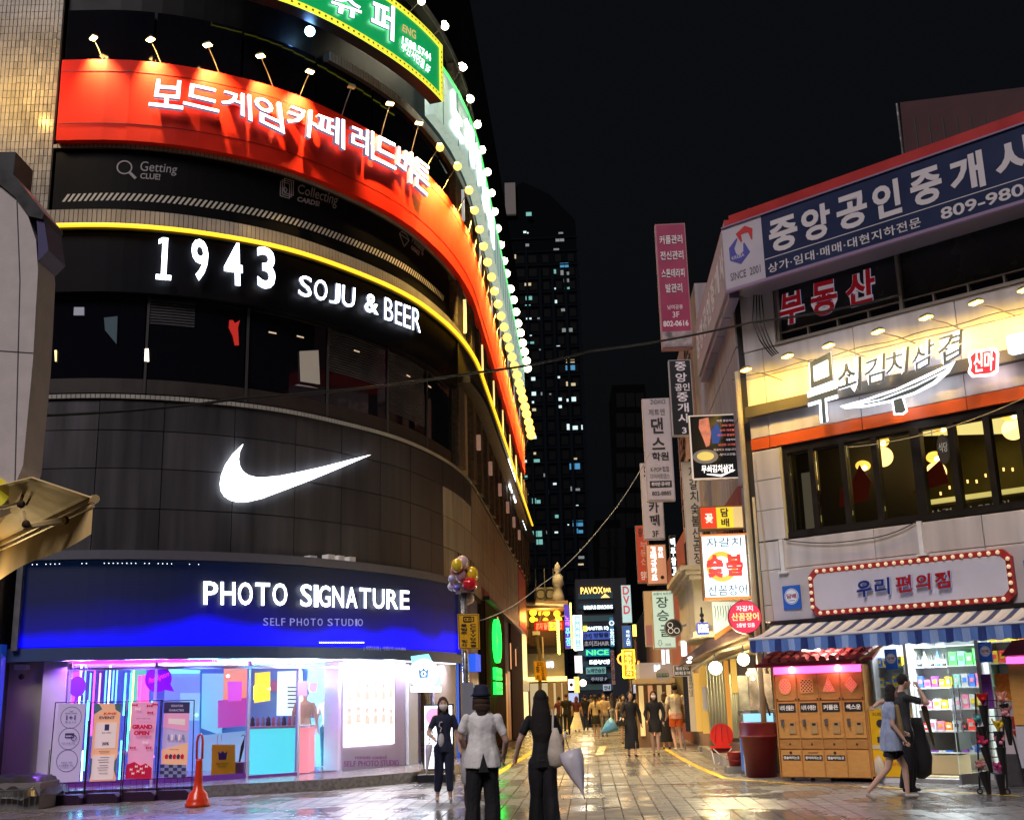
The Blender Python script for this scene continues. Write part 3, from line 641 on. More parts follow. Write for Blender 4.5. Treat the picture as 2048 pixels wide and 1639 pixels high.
# dot matrix
wv = n.nodes.new('ShaderNodeMath'); wv.operation = 'MULTIPLY'; wv.inputs[1].default_value = 2*math.pi/.045; n.links.new(sx.outputs[2], wv.inputs[0]); sn = n.nodes.new('ShaderNodeMath'); sn.operation = 'SINE'; n.links.new(wv.outputs[0], sn.inputs[0])
m4 = n.nodes.new('ShaderNodeMapRange'); m4.inputs[1].default_value = -1; m4.inputs[3].default_value = .75; m4.inputs[4].default_value = 1.25; n.links.new(sn.outputs[0], m4.inputs[0]); n.links.new(rp.outputs[0], b_.inputs['Emission Color']); mm_ = n.nodes.new('ShaderNodeMath'); mm_.operation = 'MULTIPLY'; mm_.inputs[1].default_value = 1.9; n.links.new(m4.outputs[0], mm_.inputs[0]); n.links.new(mm_.outputs[0], b_.inputs['Emission Strength'])
m = MB(LF); m.box(.16,11.6,.0,.3,2.72,4.32,n=40); m.build('screen', lm, t)
NAV = mat('navy_metal', (.02,.03,.10), .4, .2, noise=(2,.2))
for a in (.05,11.6): m = MB(LF); m.box(a,a+.11,.0,.42,2.66,4.45); m.build('frame', GRY, t)
m = MB(LF); m.box(.05,11.7,-.1,.42,4.33,4.5,n=40); m.build('top_trim', mat('trim_grey', (.12,.12,.15), .5, .3), t)
m = MB(LF); m.box(-.1,12.2,-.1,.33,2.46,2.70,n=40); m.build('lower_trim', mat('trim_blue', (.06,.10,.22), .4, .2), t)
wordq(LF, 'PHOTO', (407,1162),(580,1166),(407,1208),(580,1211), t, .36, .05, LW, .012)
wordq(LF, 'SIGNATURE', (601,1167),(822,1181),(601,1212),(822,1218), t, .36, .05, LW, .012)
LP = mat('letter_pale', (.35,.35,.7), .4, emit=(.35,.35,1), es=.45)
wordq(LF, 'SELF PHOTO STUDIO', (527,1235),(730,1237),(527,1250),(730,1251), t, .31, .015, LP, -.005, .3)
m = MB(LF)
for k in range(26):
    s, z = LF.hit(640+k*3.5, 1284, .31); m.disc(s,.3,.31,z,.013,6)
for k in range(40):
    s, z = LF.hit(55+k*9, 1135, .31)
    if random.random() < .6: m.disc(s,.3,.305,4.26,.008,5)
m.build('pixel', em('pixel_white', (.9,.95,1), 4), t, kind='stuff')
q = MB(LF); tpx(q, LF, '| 서면2호점 |  가맹문의 1644-6006', (728,1291),(812,1293),(728,1300),(812,1302), .34, .006); q.build('lettering', mat('pale_print', (.6,.62,.7), .5), t)
bx = MB(LF)
for px in (625,662,680,700): s, z = LF.hit(px,1106,.3); bx.box(s-.12,s+.1,.1,.3,4.5,4.5+(.1 if px > 640 else .05))
one(bx, 'cable_box', WHT, 'row of small white cable boxes on top of the blue LED fascia', 'cable box') if False else None
for i, px in enumerate((628,664,684,706)):
    bx = MB(LF); s, z = LF.hit(px,1106,.3); bx.box(s-.1,s+.08,.1,.3,4.5,4.62 if i else 4.56); one(bx, 'junction_box', WHT, f'white junction box on top of the blue LED fascia, {ordn[i]} from the left', 'junction box', 'junction boxes on the LED fascia')
# ================================================================ photo studio front
kp = [(-13,20.6),(-9.3,20.7),(-5.74,21.42),(-3.7,22.3),(-2.2,23.8),(-1.5,25.6),(-1.05,28)]
FZ = .20
m = MB(); m.slab(kp+[(-1.4,32),(-13,32)], -.05, FZ); kr = struct(m, 'raised_pavement', mat('granite', (.22,.21,.21), .16, noise=(14,.4), bump=(30,.15)))
st = thing('photo_studio_front', 'glazed self photo studio shop front with lilac piers and neon-lit interior under the blue sign', 'shop front', fmap((5,0,.2)))
LIL = mat('lilac_panel', (.50,.42,.60), .4, noise=(2,.08)); WAL = mat('beige_wall', (.55,.48,.42), .6, noise=(2,.12)); PALW = mat('white_wall', (.7,.7,.74), .5, noise=(2,.08))
m = MB(LF); m.box(.55,.98,-.25,.08,FZ,2.46,n=1); m.build('pier', PALW, st)
m = MB(LF); m.box(-.35,.55,-.35,-.1,0,2.46,n=1); m.build('side_wall', WAL, st)
m = MB(LF); m.box(-.75,-.35,-.3,.1,.3,2.6,n=1); m.build('blue_post', mat('blue_paint', (.01,.08,.38), .35, noise=(2,.2)), st)
TR_ = mat('frame_white', (.6,.58,.7), .3, .3)
for a in (1.0, 2.55, 4.36, 5.50, 6.66):
    m = MB(LF); m.box(a,a+.05,-.06,.03,FZ,2.42,n=1); m.build('frame', TR_, st)
m = MB(LF); m.box(1.0,4.4,-.05,.03,FZ,FZ+.1,n=6); m.build('bottom_rail', mat('rail_purple', (.2,.05,.3), .3, .2), st)
m = MB(LF); m.box(4.4,5.5,-.05,.03,FZ,FZ+.05,n=3); m.build('bottom_rail', mat('rail_purple', (.2,.05,.3), .3, .2), st)
m = MB(LF); m.box(1.0,6.7,-.06,.04,2.28,2.33,n=10); m.build('transom', TR_, st)
for a, b_ in ((1.05,2.55),(2.6,4.36),(4.41,5.5)):
    m = MB(LF); m.box(a,b_,-.02,-.008,FZ+.08,2.28,n=3); m.build('glass_pane', GLS, st)
m = MB(LF); m.box(6.68,8.86,-.5,.05,FZ,2.46,n=6); m.build('lightbox_pier', LIL, st)
m = MB(LF); m.box(8.9,9.35,-.2,.12,FZ,2.46,n=2); m.build('column', PALW, st)
m = MB(LF); m.box(9.4,10.5,-.03,-.01,FZ,2.40,n=3); m.build('glass_pane', GLS, st)
m = MB(LF); m.box(10.5,10.56,-.06,.03,FZ,2.42,n=1); m.build('frame', TR_, st)
m = MB(LF); m.box(10.56,12.4,-.12,.0,.1,2.46,n=4); m.build('wall', WAL, st)
m = MB(LF); m.box(12.4,12.55,-.4,.03,0,4.6,n=1); m.build('wall_edge', mat('blue_light_edge', (.03,.1,.5), .4, emit=(.0,.15,1), es=.5), st)
m = MB(LF); m.box(9.4,10.5,-.9,-.86,FZ,2.4,n=3); m.build('inner_wall', mat('teal_grey', (.3,.36,.42), .5), st)
# room
m = MB(); F = [fmap((s,-.1,0))[:2] for s in (0.6,2,4,5,6,7,8,8.9)]
room = F + [(-2.9,31.5),(-11.5,31.5),(-11.5,22.3)]
m.slab(room, FZ+.002, FZ+.012); m.build('floor', mat('studio_floor', (.3,.27,.4), .12, noise=(3,.1)), st)
m = MB(); m.slab(room, 2.47, 2.55); m.build('ceiling', mat('studio_ceiling', (.6,.4,.75), .6, emit=(.7,.1,1), es=.25), st)  # magenta light on the ceiling put in as emission
m = MB(); m.slab([(-11.5,26.6),(-4.3,26.6),(-4.3,26.75),(-11.5,26.75)], FZ, 2.5); m.build('back_wall', mat('studio_back', (.22,.45,.85), .6), st)
m = MB(); m.slab([(-4.2,28.4),(-2.4,28.4),(-2.4,28.55),(-4.2,28.55)], FZ, 2.5); m.build('back_wall', PALW, st)
m = MB(); m.slab([(-4.3,26.7),(-4.2,26.7),(-4.2,28.5),(-4.3,28.5)], FZ, 2.5); m.build('partition', mat('partition_blue', (.02,.1,.6), .4), st)
m = MB(); m.slab([(-9.5,22.3),(-9.4,22.3),(-9.4,26.6),(-9.5,26.6)], FZ, 2.5); m.build('partition', mat('part_violet', (.3,.2,.6), .5), st)
m = MB(); m.slab([(-9.3,22.25),(-6.0,22.9),(-6.0,23.3),(-9.3,22.7)], 2.42, 2.465); m.build('magenta_cove', em('magenta', (1,.02,.75), 4.5), st)
m = MB(); m.slab([(-5.6,23.2),(-3.9,24.6),(-4.2,25.0),(-5.9,23.6)], 2.43, 2.466); m.build('white_cove', em('cove_w', (.8,.75,1), 2.0), st)
for c, e_, k in (((-9.0,24.2,1.9),90,(.1,.12,1)),((-8.0,25.4,2.1),110,(.35,.1,1)),((-7.6,24.6,.6),45,(1,.05,.7)),((-7.0,25.6,1.4),50,(.05,1,.5)),((-6.3,25.4,2.2),110,(.1,.75,1)),((-5.6,26.0,1.0),45,(1,.2,.5)),((-5.0,25.8,2.2),90,(.5,.85,1)),((-4.6,25.4,.5),30,(.1,1,.8)),((-3.6,27.0,2.2),90,(.85,.85,1)),((-5.3,24.9,1.9),25,(1,.8,.1)),((-8.6,23.0,2.3),50,(1,.05,.9)),((-7.0,23.2,2.3),40,(1,.05,.8))): point('studio_lamp', c, e_*1.9, k, .03)
for s_, e_, k in ((1.2,45,(.25,.08,1)),(2.3,45,(.12,.12,1)),(3.4,45,(.05,.3,1)),(4.4,35,(.1,.5,1)),(5.6,30,(.3,.6,1)),(6.9,35,(.7,.75,1)),(8.2,35,(.8,.85,1)),(9.6,30,(.7,.8,1))):
    d0 = Vector(fmap((s_,1,-.9)))-Vector(fmap((s_,0,0))); area('soffit_glow', fmap((s_,.12,2.41)), tuple(d0), .6, e_, k, sy=.04)
area('studio_light', (-4.4,23.3,2.4), (.3,-.5,-1), 1.6, 26, (.65,.6,1), sy=.4)
gr_ = random.Random(5)
for i in range(16):
    x = -8.9+i*.3; z = gr_.uniform(.9,1.9); w_, h_ = gr_.uniform(.1,.2), gr_.uniform(.14,.28); m = MB(); m.slab([(x,26.52),(x+w_,26.52),(x+w_,26.58),(x,26.58)], z, z+h_)
    one(m, 'framed_print', mat('print%d'%(i%5), ((.7,.7,.75),(.6,.2,.4),(.1,.3,.6),(.7,.55,.2),(.08,.08,.1))[i%5], .4), f'{("white","pink","blue","gold","black")[i%5]} framed print on the back wall of the studio, {ordn[i]} from the left', 'picture', 'prints on the studio back wall')
for i, x in enumerate((-8.3,-7.4,-6.4)):
    m = MB(); m.lathe([(.16,0),(.03,.02),(.025,.42),(.17,.44),(.17,.5),(.01,.51)], (x,24.9+.2*i,.213), 14); one(m, 'stool', mat('stool%d'%i, ((.6,.6,.65),(.5,.1,.4),(.2,.2,.25))[i], .4), f'{("pale","pink","grey")[i]} round stool on the studio floor', 'stool', smooth=True)
# neon tubes in the left window
TUBE = [(163,1330,1470,'cyanw'),(172,1330,1520,'blue'),(182,1345,1440,'blue'),(201,1345,1480,'pinkn'),(213,1340,1560,'blue'),(221,1330,1500,'cyanw'),(228,1335,1400,'blue'),(176,1400,1540,'cyan'),(235,1335,1520,'blue'),(190,1340,1470,'hot'),(252,1345,1430,'cyan'),(263,1345,1500,'greeny'),(268,1340,1460,'limey'),(283,1350,1420,'hot'),(152,1460,1560,'cyan'),(166,1500,1570,'cyanw'),(243,1480,1560,'cyan'),(304,1400,1540,'cyan')]
NC = dict(cyanw=((.45,.9,1),9),blue=((.05,.2,1),8),pinkn=((1,.25,.5),4),cyan=((.1,.9,1),4),hot=((1,.05,.35),4.5),greeny=((.05,1,.35),5),limey=((.7,1,.1),5))
names = dict(cyanw='icy white',blue='deep blue',pinkn='pink',cyan='cyan',hot='hot pink',greeny='green',limey='lime yellow')
for i, (px, y0, y1, c) in enumerate(TUBE):
    a = gy(px, y0, 23.3+(i%4)*.25); b_ = gy(px-(y1-y0)*.06, y1, 23.3+(i%4)*.25)
    m = MB(); m.tube([a, b_], .016, 6); col, e = NC[c]
    one(m, 'neon_tube', em('neon_'+c, col, e), f'{names[c]} upright neon tube in the left studio window, {ordn[i]} made out among the tubes', 'neon tube', 'neon tubes in the studio window')
# coloured blinds and hangings
def gyquad(Y, poly, th, name, mt, label, cat, group=None, parent=None):
    P = [gy(*p, Y) for p in poly]; m = MB(); n = len(P)
    m.add([tuple(p) for p in P]+[(p.x,p.y+th,p.z) for p in P], [tuple(range(n)), tuple(range(n,2*n))[::-1]]+[(i,(i+1)%n,(i+1)%n+n,i+n) for i in range(n)])
    if parent is not None: return m.build(name, mt, parent)
    return one(m, name, mt, label, cat, group)
gyquad(24.9, [(262,1338),(292,1338),(290,1470),(258,1500)], .03, 'lit_hanging', em('g_panel', (.1,1,.35), .3), 'glowing green-lit hanging panel inside the studio', 'panel')
gyquad(24.6, [(276,1350),(298,1348),(296,1430),(272,1455)], .03, 'lit_hanging', em('p_panel', (1,.08,.3), 1.6), 'hot pink lettered hanging panel inside the studio', 'panel')
gyquad(24.2, [(125,1345),(160,1342),(152,1410),(132,1412)], .03, 'lit_hanging', em('p2_panel', (1,.1,.4), 1.3), 'hot pink striped panel behind the first banner', 'panel')
gyquad(26.3, [(404,1346),(448,1346),(443,1470),(402,1455)], .03, 'tall_mirror', em('c_panel', (.08,.75,.9), .5, (.5,.6,.65)), 'tall pale cyan mirror panel inside the studio', 'panel')  # mirror emission paints in cyan room light
gyquad(26.2, [(448,1330),(495,1328),(492,1400),(446,1410)], .03, 'curtain', em('o_panel', (1,.38,.2), .45), 'orange-lit curtain at the back of the studio', 'curtain')
gyquad(25.7, [(455,1362),(484,1362),(482,1400),(456,1402)], .03, 'pink_board', em('pk_panel', (1,.15,.8), .35), 'pink notice board on the orange curtain', 'board')
gyquad(26.0, [(436,1400),(496,1394),(494,1450),(436,1455)], .03, 'pink_screen', em('pk2_panel', (.8,.12,.5), .18), 'dim pink framed screen beside the counter', 'screen')
gyquad(26.1, [(360,1385),(400,1385),(398,1440),(362,1440)], .03, 'window_display', em('cy2_panel', (.15,.75,.95), .5, (.5,.5,.6)), 'pale cyan display behind the fourth banner', 'display')  # glow raised to put cyan light into a dark gap
gyquad(26.4, [(325,1335),(400,1340),(398,1345),(325,1345)], .03, 'ceiling_strip', em('cy3', (.2,1,.8), 1.4), 'thin turquoise ceiling light strip in the studio', 'light strip')
gyquad(26.45, [(330,1345),(400,1345),(398,1540),(325,1540)], .03, 'window_film', em('cy4', (.12,.35,1), .4, (.4,.5,.7)), 'milky blue film on the inner studio wall', 'panel')  # blue emission stands for light on the inner wall
gyquad(26.3, [(400,1470),(492,1460),(492,1552),(396,1555)], .03, 'floor_board', em('cy5', (.1,.65,.9), .3, (.5,.6,.6)), 'luminous cyan low wall inside the studio left of the counter', 'panel')
# counter
t = thing('reception_counter', 'glowing cyan reception counter behind the studio glass', 'counter', (-5.0,24.6,FZ))
a = gy(500,1452,24.3); b_ = gy(597,1448,24.3); z1 = a.z
m = MB(); m.slab([(a.x,24.3),(b_.x,24.3),(b_.x,25.0),(a.x,25.0)], FZ+.02, z1-.05); m.build('front_panel', em('counter_cyan', (.12,.9,.92), .75), t)
m = MB(); m.slab([(a.x-.03,24.25),(b_.x+.25,24.25),(b_.x+.25,25.1),(a.x-.03,25.1)], z1-.05, z1); m.build('counter_top', PALW, t)
m = MB(); m.slab([(b_.x+.003,24.32),(b_.x+.22,24.32),(b_.x+.22,25.0),(b_.x+.003,25.0)], FZ+.02, z1-.055); m.build('side_panel', em('counter_pink', (1,.3,.35), .8), t)
for i in range(9):
    px = 505+i*10.5; c = gy(px, 1447, 24.5); m = MB(); r = random.uniform(.03,.05)
    m.lathe([(r,0),(r*1.1,.04),(r*.8,.09),(r*.9,.14),(1e-4,.2)], (c.x,24.5,z1+.001), 8)
    one(m, 'wig_stand' if i % 2 else 'hair_band', mat(('prop_dark','prop_pink','prop_grey')[i%3], ((.06,.04,.05),(.5,.2,.25),(.3,.3,.33))[i%3], .6), f"{('dark','pink','grey')[i%3]} prop on the studio counter, {ordn[i]} from its left end", 'photo prop', 'props along the studio counter', True)
# lantern, white board, notices
m = MB(); c = gy(520,1385,25.2); m.lathe([(.09,-.16),(.14,-.12),(.14,.14),(.09,.18)], tuple(c), 14)
one(m, 'yellow_lantern', em('lantern_y', (1,.85,.02), 3.5), 'bright yellow drum lantern hanging behind the studio glass', 'lantern', smooth=True)
gyquad(26.0, [(510,1345),(540,1342),(540,1400),(508,1405)], .02, 'yellow_hanging', em('yl', (1,.8,.05), .8), 'yellow-lit panel behind the yellow lantern', 'panel')
wb = thing('white_board', 'tall white notice board inside the studio doorway', 'notice board', gy(580,1400,26.3))
gyquad(26.3, [(555,1342),(604,1340),(604,1430),(553,1430)], .03, 'board', em('boardw', (.8,1,.97), .85), '', '', parent=wb)
for y in (1372,1380,1388,1396,1404,1412): gyquad(26.27, [(575,y),(600,y),(600,y+3),(575,y+3)], .004, 'text_line', mat('grey_print', (.2,.22,.25), .6), '', '', parent=wb)
gyquad(28.0, [(632,1375),(652,1375),(652,1425),(632,1425)], .03, 'lit_screen', em('scr', (.7,1,1), 1.0), 'pale lit screen behind the people in the studio', 'screen')
gyquad(27.2, [(632,1342),(643,1342),(643,1360),(632,1360)], .03, 'wall_lamp', em('wl', (1,.9,.7), 6), 'small warm lamp inside above the studio visitors', 'lamp')
gyquad(24.05, [(572,1330),(589,1330),(589,1335),(572,1335)], .03, 'door_lamp', em('wl2', (1,.65,.3), 5), 'small amber lamp over the studio doorway', 'lamp')
gyquad(27.0, [(668,1340),(680,1340),(680,1500),(668,1500)], .03, 'blue_column', em('bc', (.02,.1,.9), .6), 'blue-lit column at the right of the studio doorway', 'column')
DN = mat('notice_lilac', (.5,.3,.6), .5, emit=(.7,.4,.9), es=.25)
gyquad(23.75, [(595,1361),(615,1361),(615,1391),(595,1391)], .01, 'door_notice', DN, 'lilac notice with small faces taped to the studio glass, the larger of the pair', 'notice')
gyquad(23.72, [(619,1364),(635,1364),(633,1384),(617,1383)], .01, 'door_notice', DN, 'lilac notice taped to the studio glass, the smaller of the pair', 'notice')
m = MB(LF); m.box(4.5,11.8,.05,.16,2.445,2.46,n=20); m.build('soffit_strip', em('soffit_light', (.85,.85,1), 3.0), st)
for s_ in (5.2,6.6,7.7,8.8,10.0,11.2): area('soffit_lamp', fmap((s_,.30,2.42)), (0,0,-1), .5, 14, (.85,.8,1), sy=.2)
for s_ in (1.2,2.4,3.6): area('soffit_lamp', fmap((s_,.5,2.42)), (0,-.2,-1), .6, 12, (.6,.2,1), sy=.2)
# round speech bubble sticker and racket
m = MB(LF); s, z = LF.hit(317,1357,.04); m.disc(s,-.005,.02,z,.245,28); m.prism([(s+.12,z-.2),(s+.3,z-.24),(s+.2,z-.05)],-.005,.02); tl_ = thing('speech_bubble_sticker', 'round violet speech bubble sticker on the studio window', 'sticker', fmap((s,.02,z)))
m.build('bubble', em('violet', (.25,.0,.7), .35), tl_)
m = MB(LF); tadd(m, 'Photo Signature', ((s-.17,z+.02),(s+.19,z+.16),(s-.17,z-.12),(s+.19,z+.02)), .021, .004); m.build('lettering', em('hotpk', (1,.05,.6), .9), tl_)
m = MB(LF); s, z = LF.hit(154,1372,.04); m.disc(s,-.005,.02,z,.15,20,r2=.19); m.stroke([(s,z-.15),(s-.06,z-.5)],-.005,.02,.04); one(m, 'balloon_sticker', em('violet2', (.2,.03,.55), .5), 'dark violet oval balloon shape on the studio window behind the first banner', 'sticker')
# security camera box
m = MB(LF); m.box(.0,.22,-.1,.1,2.33,2.42,n=1); cb = thing('security_camera', 'white security camera under the blue canopy at the left of the studio', 'camera', fmap((.1,0,2.3))); m.build('housing', WHT, cb)
m = MB(); c = fmap((.12,.02,2.2)); m.ball(c, .055, 10); m.build('lens_dome', BLK, cb, True)
# lightbox poster
t = thing('lightbox_poster', 'very bright white lightbox with faint photo strips of people beside the studio door', 'lightbox', fmap((7.7,.1,1.4)))
q0 = LF.hit(692,1322,.1); q1 = LF.hit(789,1322,.1); q2 = LF.hit(691,1493,.1); q3 = LF.hit(789,1493,.1)
m = MB(LF); m.box(q0[0],q1[0],.05,.09,q2[1],q0[1],n=6); m.build('screen', em('lightbox', (1.0,.93,.98), 3.2, (.8,.8,.8)), t)
FG = em('faint_figure', (1,.62,.55), .9, (.6,.4,.35)); FH = em('faint_hair', (.75,.45,.5), .75, (.3,.2,.2))
for i in range(6):
    for rw in (0, 1):
        s = q0[0]+.12+i*(q1[0]-q0[0]-.24)/5; z = q2[1]+.55+rw*.55+random.uniform(-.05,.05); fg = MB(LF)
        fg.disc(s,.09,.093,z+.16,.062,12,1); fg.disc(s,.093,.096,z+.15,.04,12,0); fg.prism([(s-.09,z-.12),(s+.09,z-.12),(s+.06,z+.08),(s-.06,z+.08)],.09,.094,0); fg.build('figure_print', [FG, FH], t)
PT = mat('purple_print', (.35,.12,.4), .5)
m = MB(LF); tpx(m, LF, 'remote control', (711,1509),(773,1509),(711,1517),(773,1517), .055, .006); m.build('lettering', PT, t)
m = MB(LF); tpx(m, LF, 'SELF PHOTO STUDIO', (688,1521),(798,1518),(688,1532),(798,1530), .055, .006, bold=.01); m.build('lettering', PT, t)
# round camera logo sign
t = thing('camera_logo_sign', 'glowing white round blade sign shaped like a camera with a crown emblem', 'blade sign', gy(848,1345,23.9))
lf = Frame((0,23.9,0), 0)
def H(px, py): return lf.hit(px, py, 0)
m = MB(lf); m.prism([H(822,1312),(H(857,1307)),H(868,1330),H(830,1350)], -.06, .06); m.build('camera_body', em('lgb', (.2,.75,.95), 1.6), t)
m = MB(lf); c = H(848,1347); m.disc(c[0],-.09,.09,c[1],.30,28); m.build('disc', em('lgw', (.55,.95,1), 3.0, (.8,.8,.8)), t)
m = MB(lf); m.disc(c[0],.09,.1,c[1],.26,28); m.build('inner_disc', em('lgw2', (.93,1,1), 2.6, (.8,.8,.8)), t)
m = MB(lf); a_ = .09; m.prism([(c[0]-.09,c[1]-.08),(c[0]+.09,c[1]-.08),(c[0]+.1,c[1]+.11),(c[0]+.05,c[1]+.06),(c[0],c[1]+.12),(c[0]-.05,c[1]+.06),(c[0]-.1,c[1]+.11)], .1, .112, 0)
m.ring(c[0],.112,.118,c[1]-.0,.05,.018,16,1); m.build('crown_emblem', [mat('navy_print', (.02,.06,.12), .4), LWs], t)
m = MB(lf); p = [H(822,1372),H(882,1372),H(882,1383),H(822,1383)]; m.prism(p, -.05, .05); m.build('name_bar', em('lgw3', (.8,1,1), 2.6, (.8,.8,.8)), t)
m = MB(lf); p = [H(868,1356),H(880,1352),H(884,1366),H(872,1371)]; m.prism(p, -.05, .05); m.build('small_camera', em('lgb2', (.3,.8,1), 1.6), t)
m = MB(lf); p = [H(812,1325),H(824,1325),H(824,1328),H(812,1328)]; m.prism(p, -.02, .02); m.build('bracket', STL, t)
point('logo_glow', (gy(848,1350,23.5)), 18, (.5,.8,1), .2)
# A-board light
t = thing('light_board', 'upright white lit advertising board with a pink circle on a black weighted base', 'advertising board', (gz(878,1560,.0)))
Y = gz(878,1562,0).y; fr = Frame((0,Y,0), 0); f2 = lambda x, y: fr.hit(x, y, 0)
a, b_, c, d = f2(846,1408), f2(907,1408), f2(840,1540), f2(907,1540)
m = MB(fr); m.box(a[0],b_[0],-.06,.0,c[1],a[1]); m.build('frame', BLK, t)
m = MB(fr); m.box(a[0]+.03,b_[0]-.03,.0,.012,c[1]+.03,a[1]-.03); m.build('poster', em('boardlit', (.85,.9,1), 1.7, (.8,.8,.8)), t)
cc = f2(868,1432); m = MB(fr); m.disc(cc[0]+.0,.012,.016,cc[1],.17,20); m.build('pink_circle', em('pinkc', (1,.35,.6), 1.0), t)
for k in range(7):
    m = MB(fr); p = f2(852,1462+k*8); m.box(p[0],p[0]+.18,.012,.015,p[1],p[1]+.012); m.build('text_line', mat('grey_print', (.2,.22,.25), .6), t)
m = MB(fr); p = f2(836,1562); m.box(p[0],b_[0]+.02,-.25,.2,.0,.14); m.build('base', BLK, t)
# ---------------------------------------------------------------- banner stands
def banner(label, TL, TR, BLp, BR, yfoot, Y, deco):
    fr = Frame((0,Y,0), 0); h = lambda x, y, o=0: fr.hit(x, y, o)
    a, b_, c, d = h(*TL), h(*TR), h(*BLp), h(*BR); t = thing('banner_stand', label, 'banner stand', (c[0],Y,0), 'banner stands outside the studio')
    ln = lambda p, q, k: (p[0]+(q[0]-p[0])*k, p[1]+(q[1]-p[1])*k)
    pt = lambda x, y: ln(ln(c,d,x), ln(a,b_,x), y)            # 0..1 across / up
    lay = [0]
    def poly(ps, m_, name='print', o=None):
        if o is None: lay[0] += 1; o = .002*lay[0]
        q = MB(fr); q.prism([pt(*p) for p in ps], 0.004+o, 0.006+o); return q.build(name, m_, t)
    def txt(s_, x0, x1, y0, y1, m_, bold=.02):
        lay[0] += 1; q = MB(fr); tadd(q, s_, (pt(x0,y1),pt(x1,y1),pt(x0,y0),pt(x1,y0)), .006+.002*lay[0], .0015, bold=bold); return q.build('lettering', m_, t)
    def ring(x, y, r, m_, tk=.012):
        lay[0] += 1; q = MB(fr); cc = pt(x, y); q.ring(cc[0],.004+.002*lay[0],.006+.002*lay[0],cc[1],r,tk,24); q.build('ring_print', m_, t)
    deco(poly, txt, ring)
    q = MB(fr); x0, x1 = a[0]-.07, b_[0]+.07; zt = a[1]+.02; y0 = c[0]-.05; y1 = d[0]+.05
    for (xa, xb) in ((x0, y0-.03), (x1, y1+.03)): q.tube([(xa,-.02,zt),(xb,-.05,.04)], .009, 6)
    q.tube([(x0,-.02,zt),(x1,-.02,zt)], .009, 6); q.tube([(y0-.02,-.03,c[1]-.02),(y1+.02,-.03,c[1]-.02)], .007, 6)
    q.build('frame', BLK, t)
    q = MB(fr)
    for k in range(1, 5): xx = y0+(y1-y0)*k/5; q.tube([(xx,-.03,c[1]-.03),(xx,-.05,.14)], .004, 5)
    q.tube([(y0-.02,-.06,.9),(y0-.14,-.3,.9),(y0-.14,-.3,.05)], .006, 5); q.build('rod', BLK, t, kind='stuff')
    q = MB(fr); q.prism([(y0-.03,.0),(y1+.03,.0),(y1+.03,.1),(y1-.03,.16),(y0+.06,.16),(y0-.03,.1)], -.2, .1); q.build('base', mat('base_dark', (.03,.01,.035), .4), t)
BW = mat('banner_lit_lilac', (.55,.5,.62), .6, emit=(.6,.4,1), es=.22); BD = mat('banner_ink', (.06,.05,.16), .6); BRd = mat('banner_red', (.55,.01,.06), .5, emit=(1,.0,.1), es=.15); BP = mat('banner_pink', (.7,.35,.5), .6, emit=(1,.35,.7), es=.3); BO = mat('banner_orange', (.75,.38,.22), .6, emit=(1,.5,.3), es=.35)  # banner emission paints in the coloured light from the studio front
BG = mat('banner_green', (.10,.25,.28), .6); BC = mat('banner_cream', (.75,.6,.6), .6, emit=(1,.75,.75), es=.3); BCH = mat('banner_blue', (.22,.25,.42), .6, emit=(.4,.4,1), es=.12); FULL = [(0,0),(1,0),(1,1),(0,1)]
def d1(P, T_, R_):
    P(FULL, BW, 'banner', 0)
    for y in (.82,.55,.27): R_(.5, y, .185, BD, .008)
    T_('Self', .44,.56,.89,.91,BD,0); T_('photo studio', .28,.72,.865,.885,BD,0); T_('1+1', .33,.67,.79,.85,BD,.02); T_('화·수 1+1', .3,.7,.75,.775,BD,0)
    P([(.35,.56),(.68,.56),(.68,.62),(.35,.62)], BD); P([(.38,.575),(.65,.575),(.65,.59),(.38,.59)], BW); R_(.68, .56, .05, BD, .012); T_('카드사용가능', .25,.75,.48,.505,BD,0)
    T_('무료로 사진', .3,.7,.235,.26,BD,0); T_('프로필촬영 가능', .24,.76,.195,.22,BD,0)
def d2(P, T_, R_):
    P(FULL, BO, 'banner', 0); P([(0,.86),(.3,.93),(.15,1),(0,1)], BG); P([(.8,.92),(1,.88),(1,1),(.75,1)], BG); P([(0,.0),(.1,.15),(.12,.28),(0,.3)], BG); P([(1,.05),(.9,.15),(.9,.25),(1,.3)], BG)
    T_('JUNE', .35,.85,.85,.885,BRd,.03); T_('EVENT', .22,.8,.80,.835,BD,.03); P([(.12,.42),(.9,.42),(.9,.75),(.12,.75)], BC); P([(.45,.65),(.62,.65),(.62,.73),(.45,.73)], BD); T_('할인 이벤트', .36,.72,.61,.63,BD,0); T_('20%', .4,.66,.46,.5,BD,.03)
    P([(.08,.02),(.92,.02),(.92,.33),(.08,.33)], BC)
    for i, y in enumerate((.38,.36,.30,.27,.24,.2,.17,.14,.1)): P([(.3+.04*(i%3),y),(.72-.03*(i%2),y),(.72-.03*(i%2),y+.006),(.3+.04*(i%3),y+.006)], BD)
def bow(P, x, y, m_, s=.08):
    P([(x-s,y+.022),(x-s*.2,y),(x-s,y-.022)], m_); P([(x+s,y+.022),(x+s*.2,y),(x+s,y-.022)], m_); P([(x-s*.25,y+.01),(x+s*.25,y+.01),(x+s*.25,y-.01),(x-s*.25,y-.01)], m_)
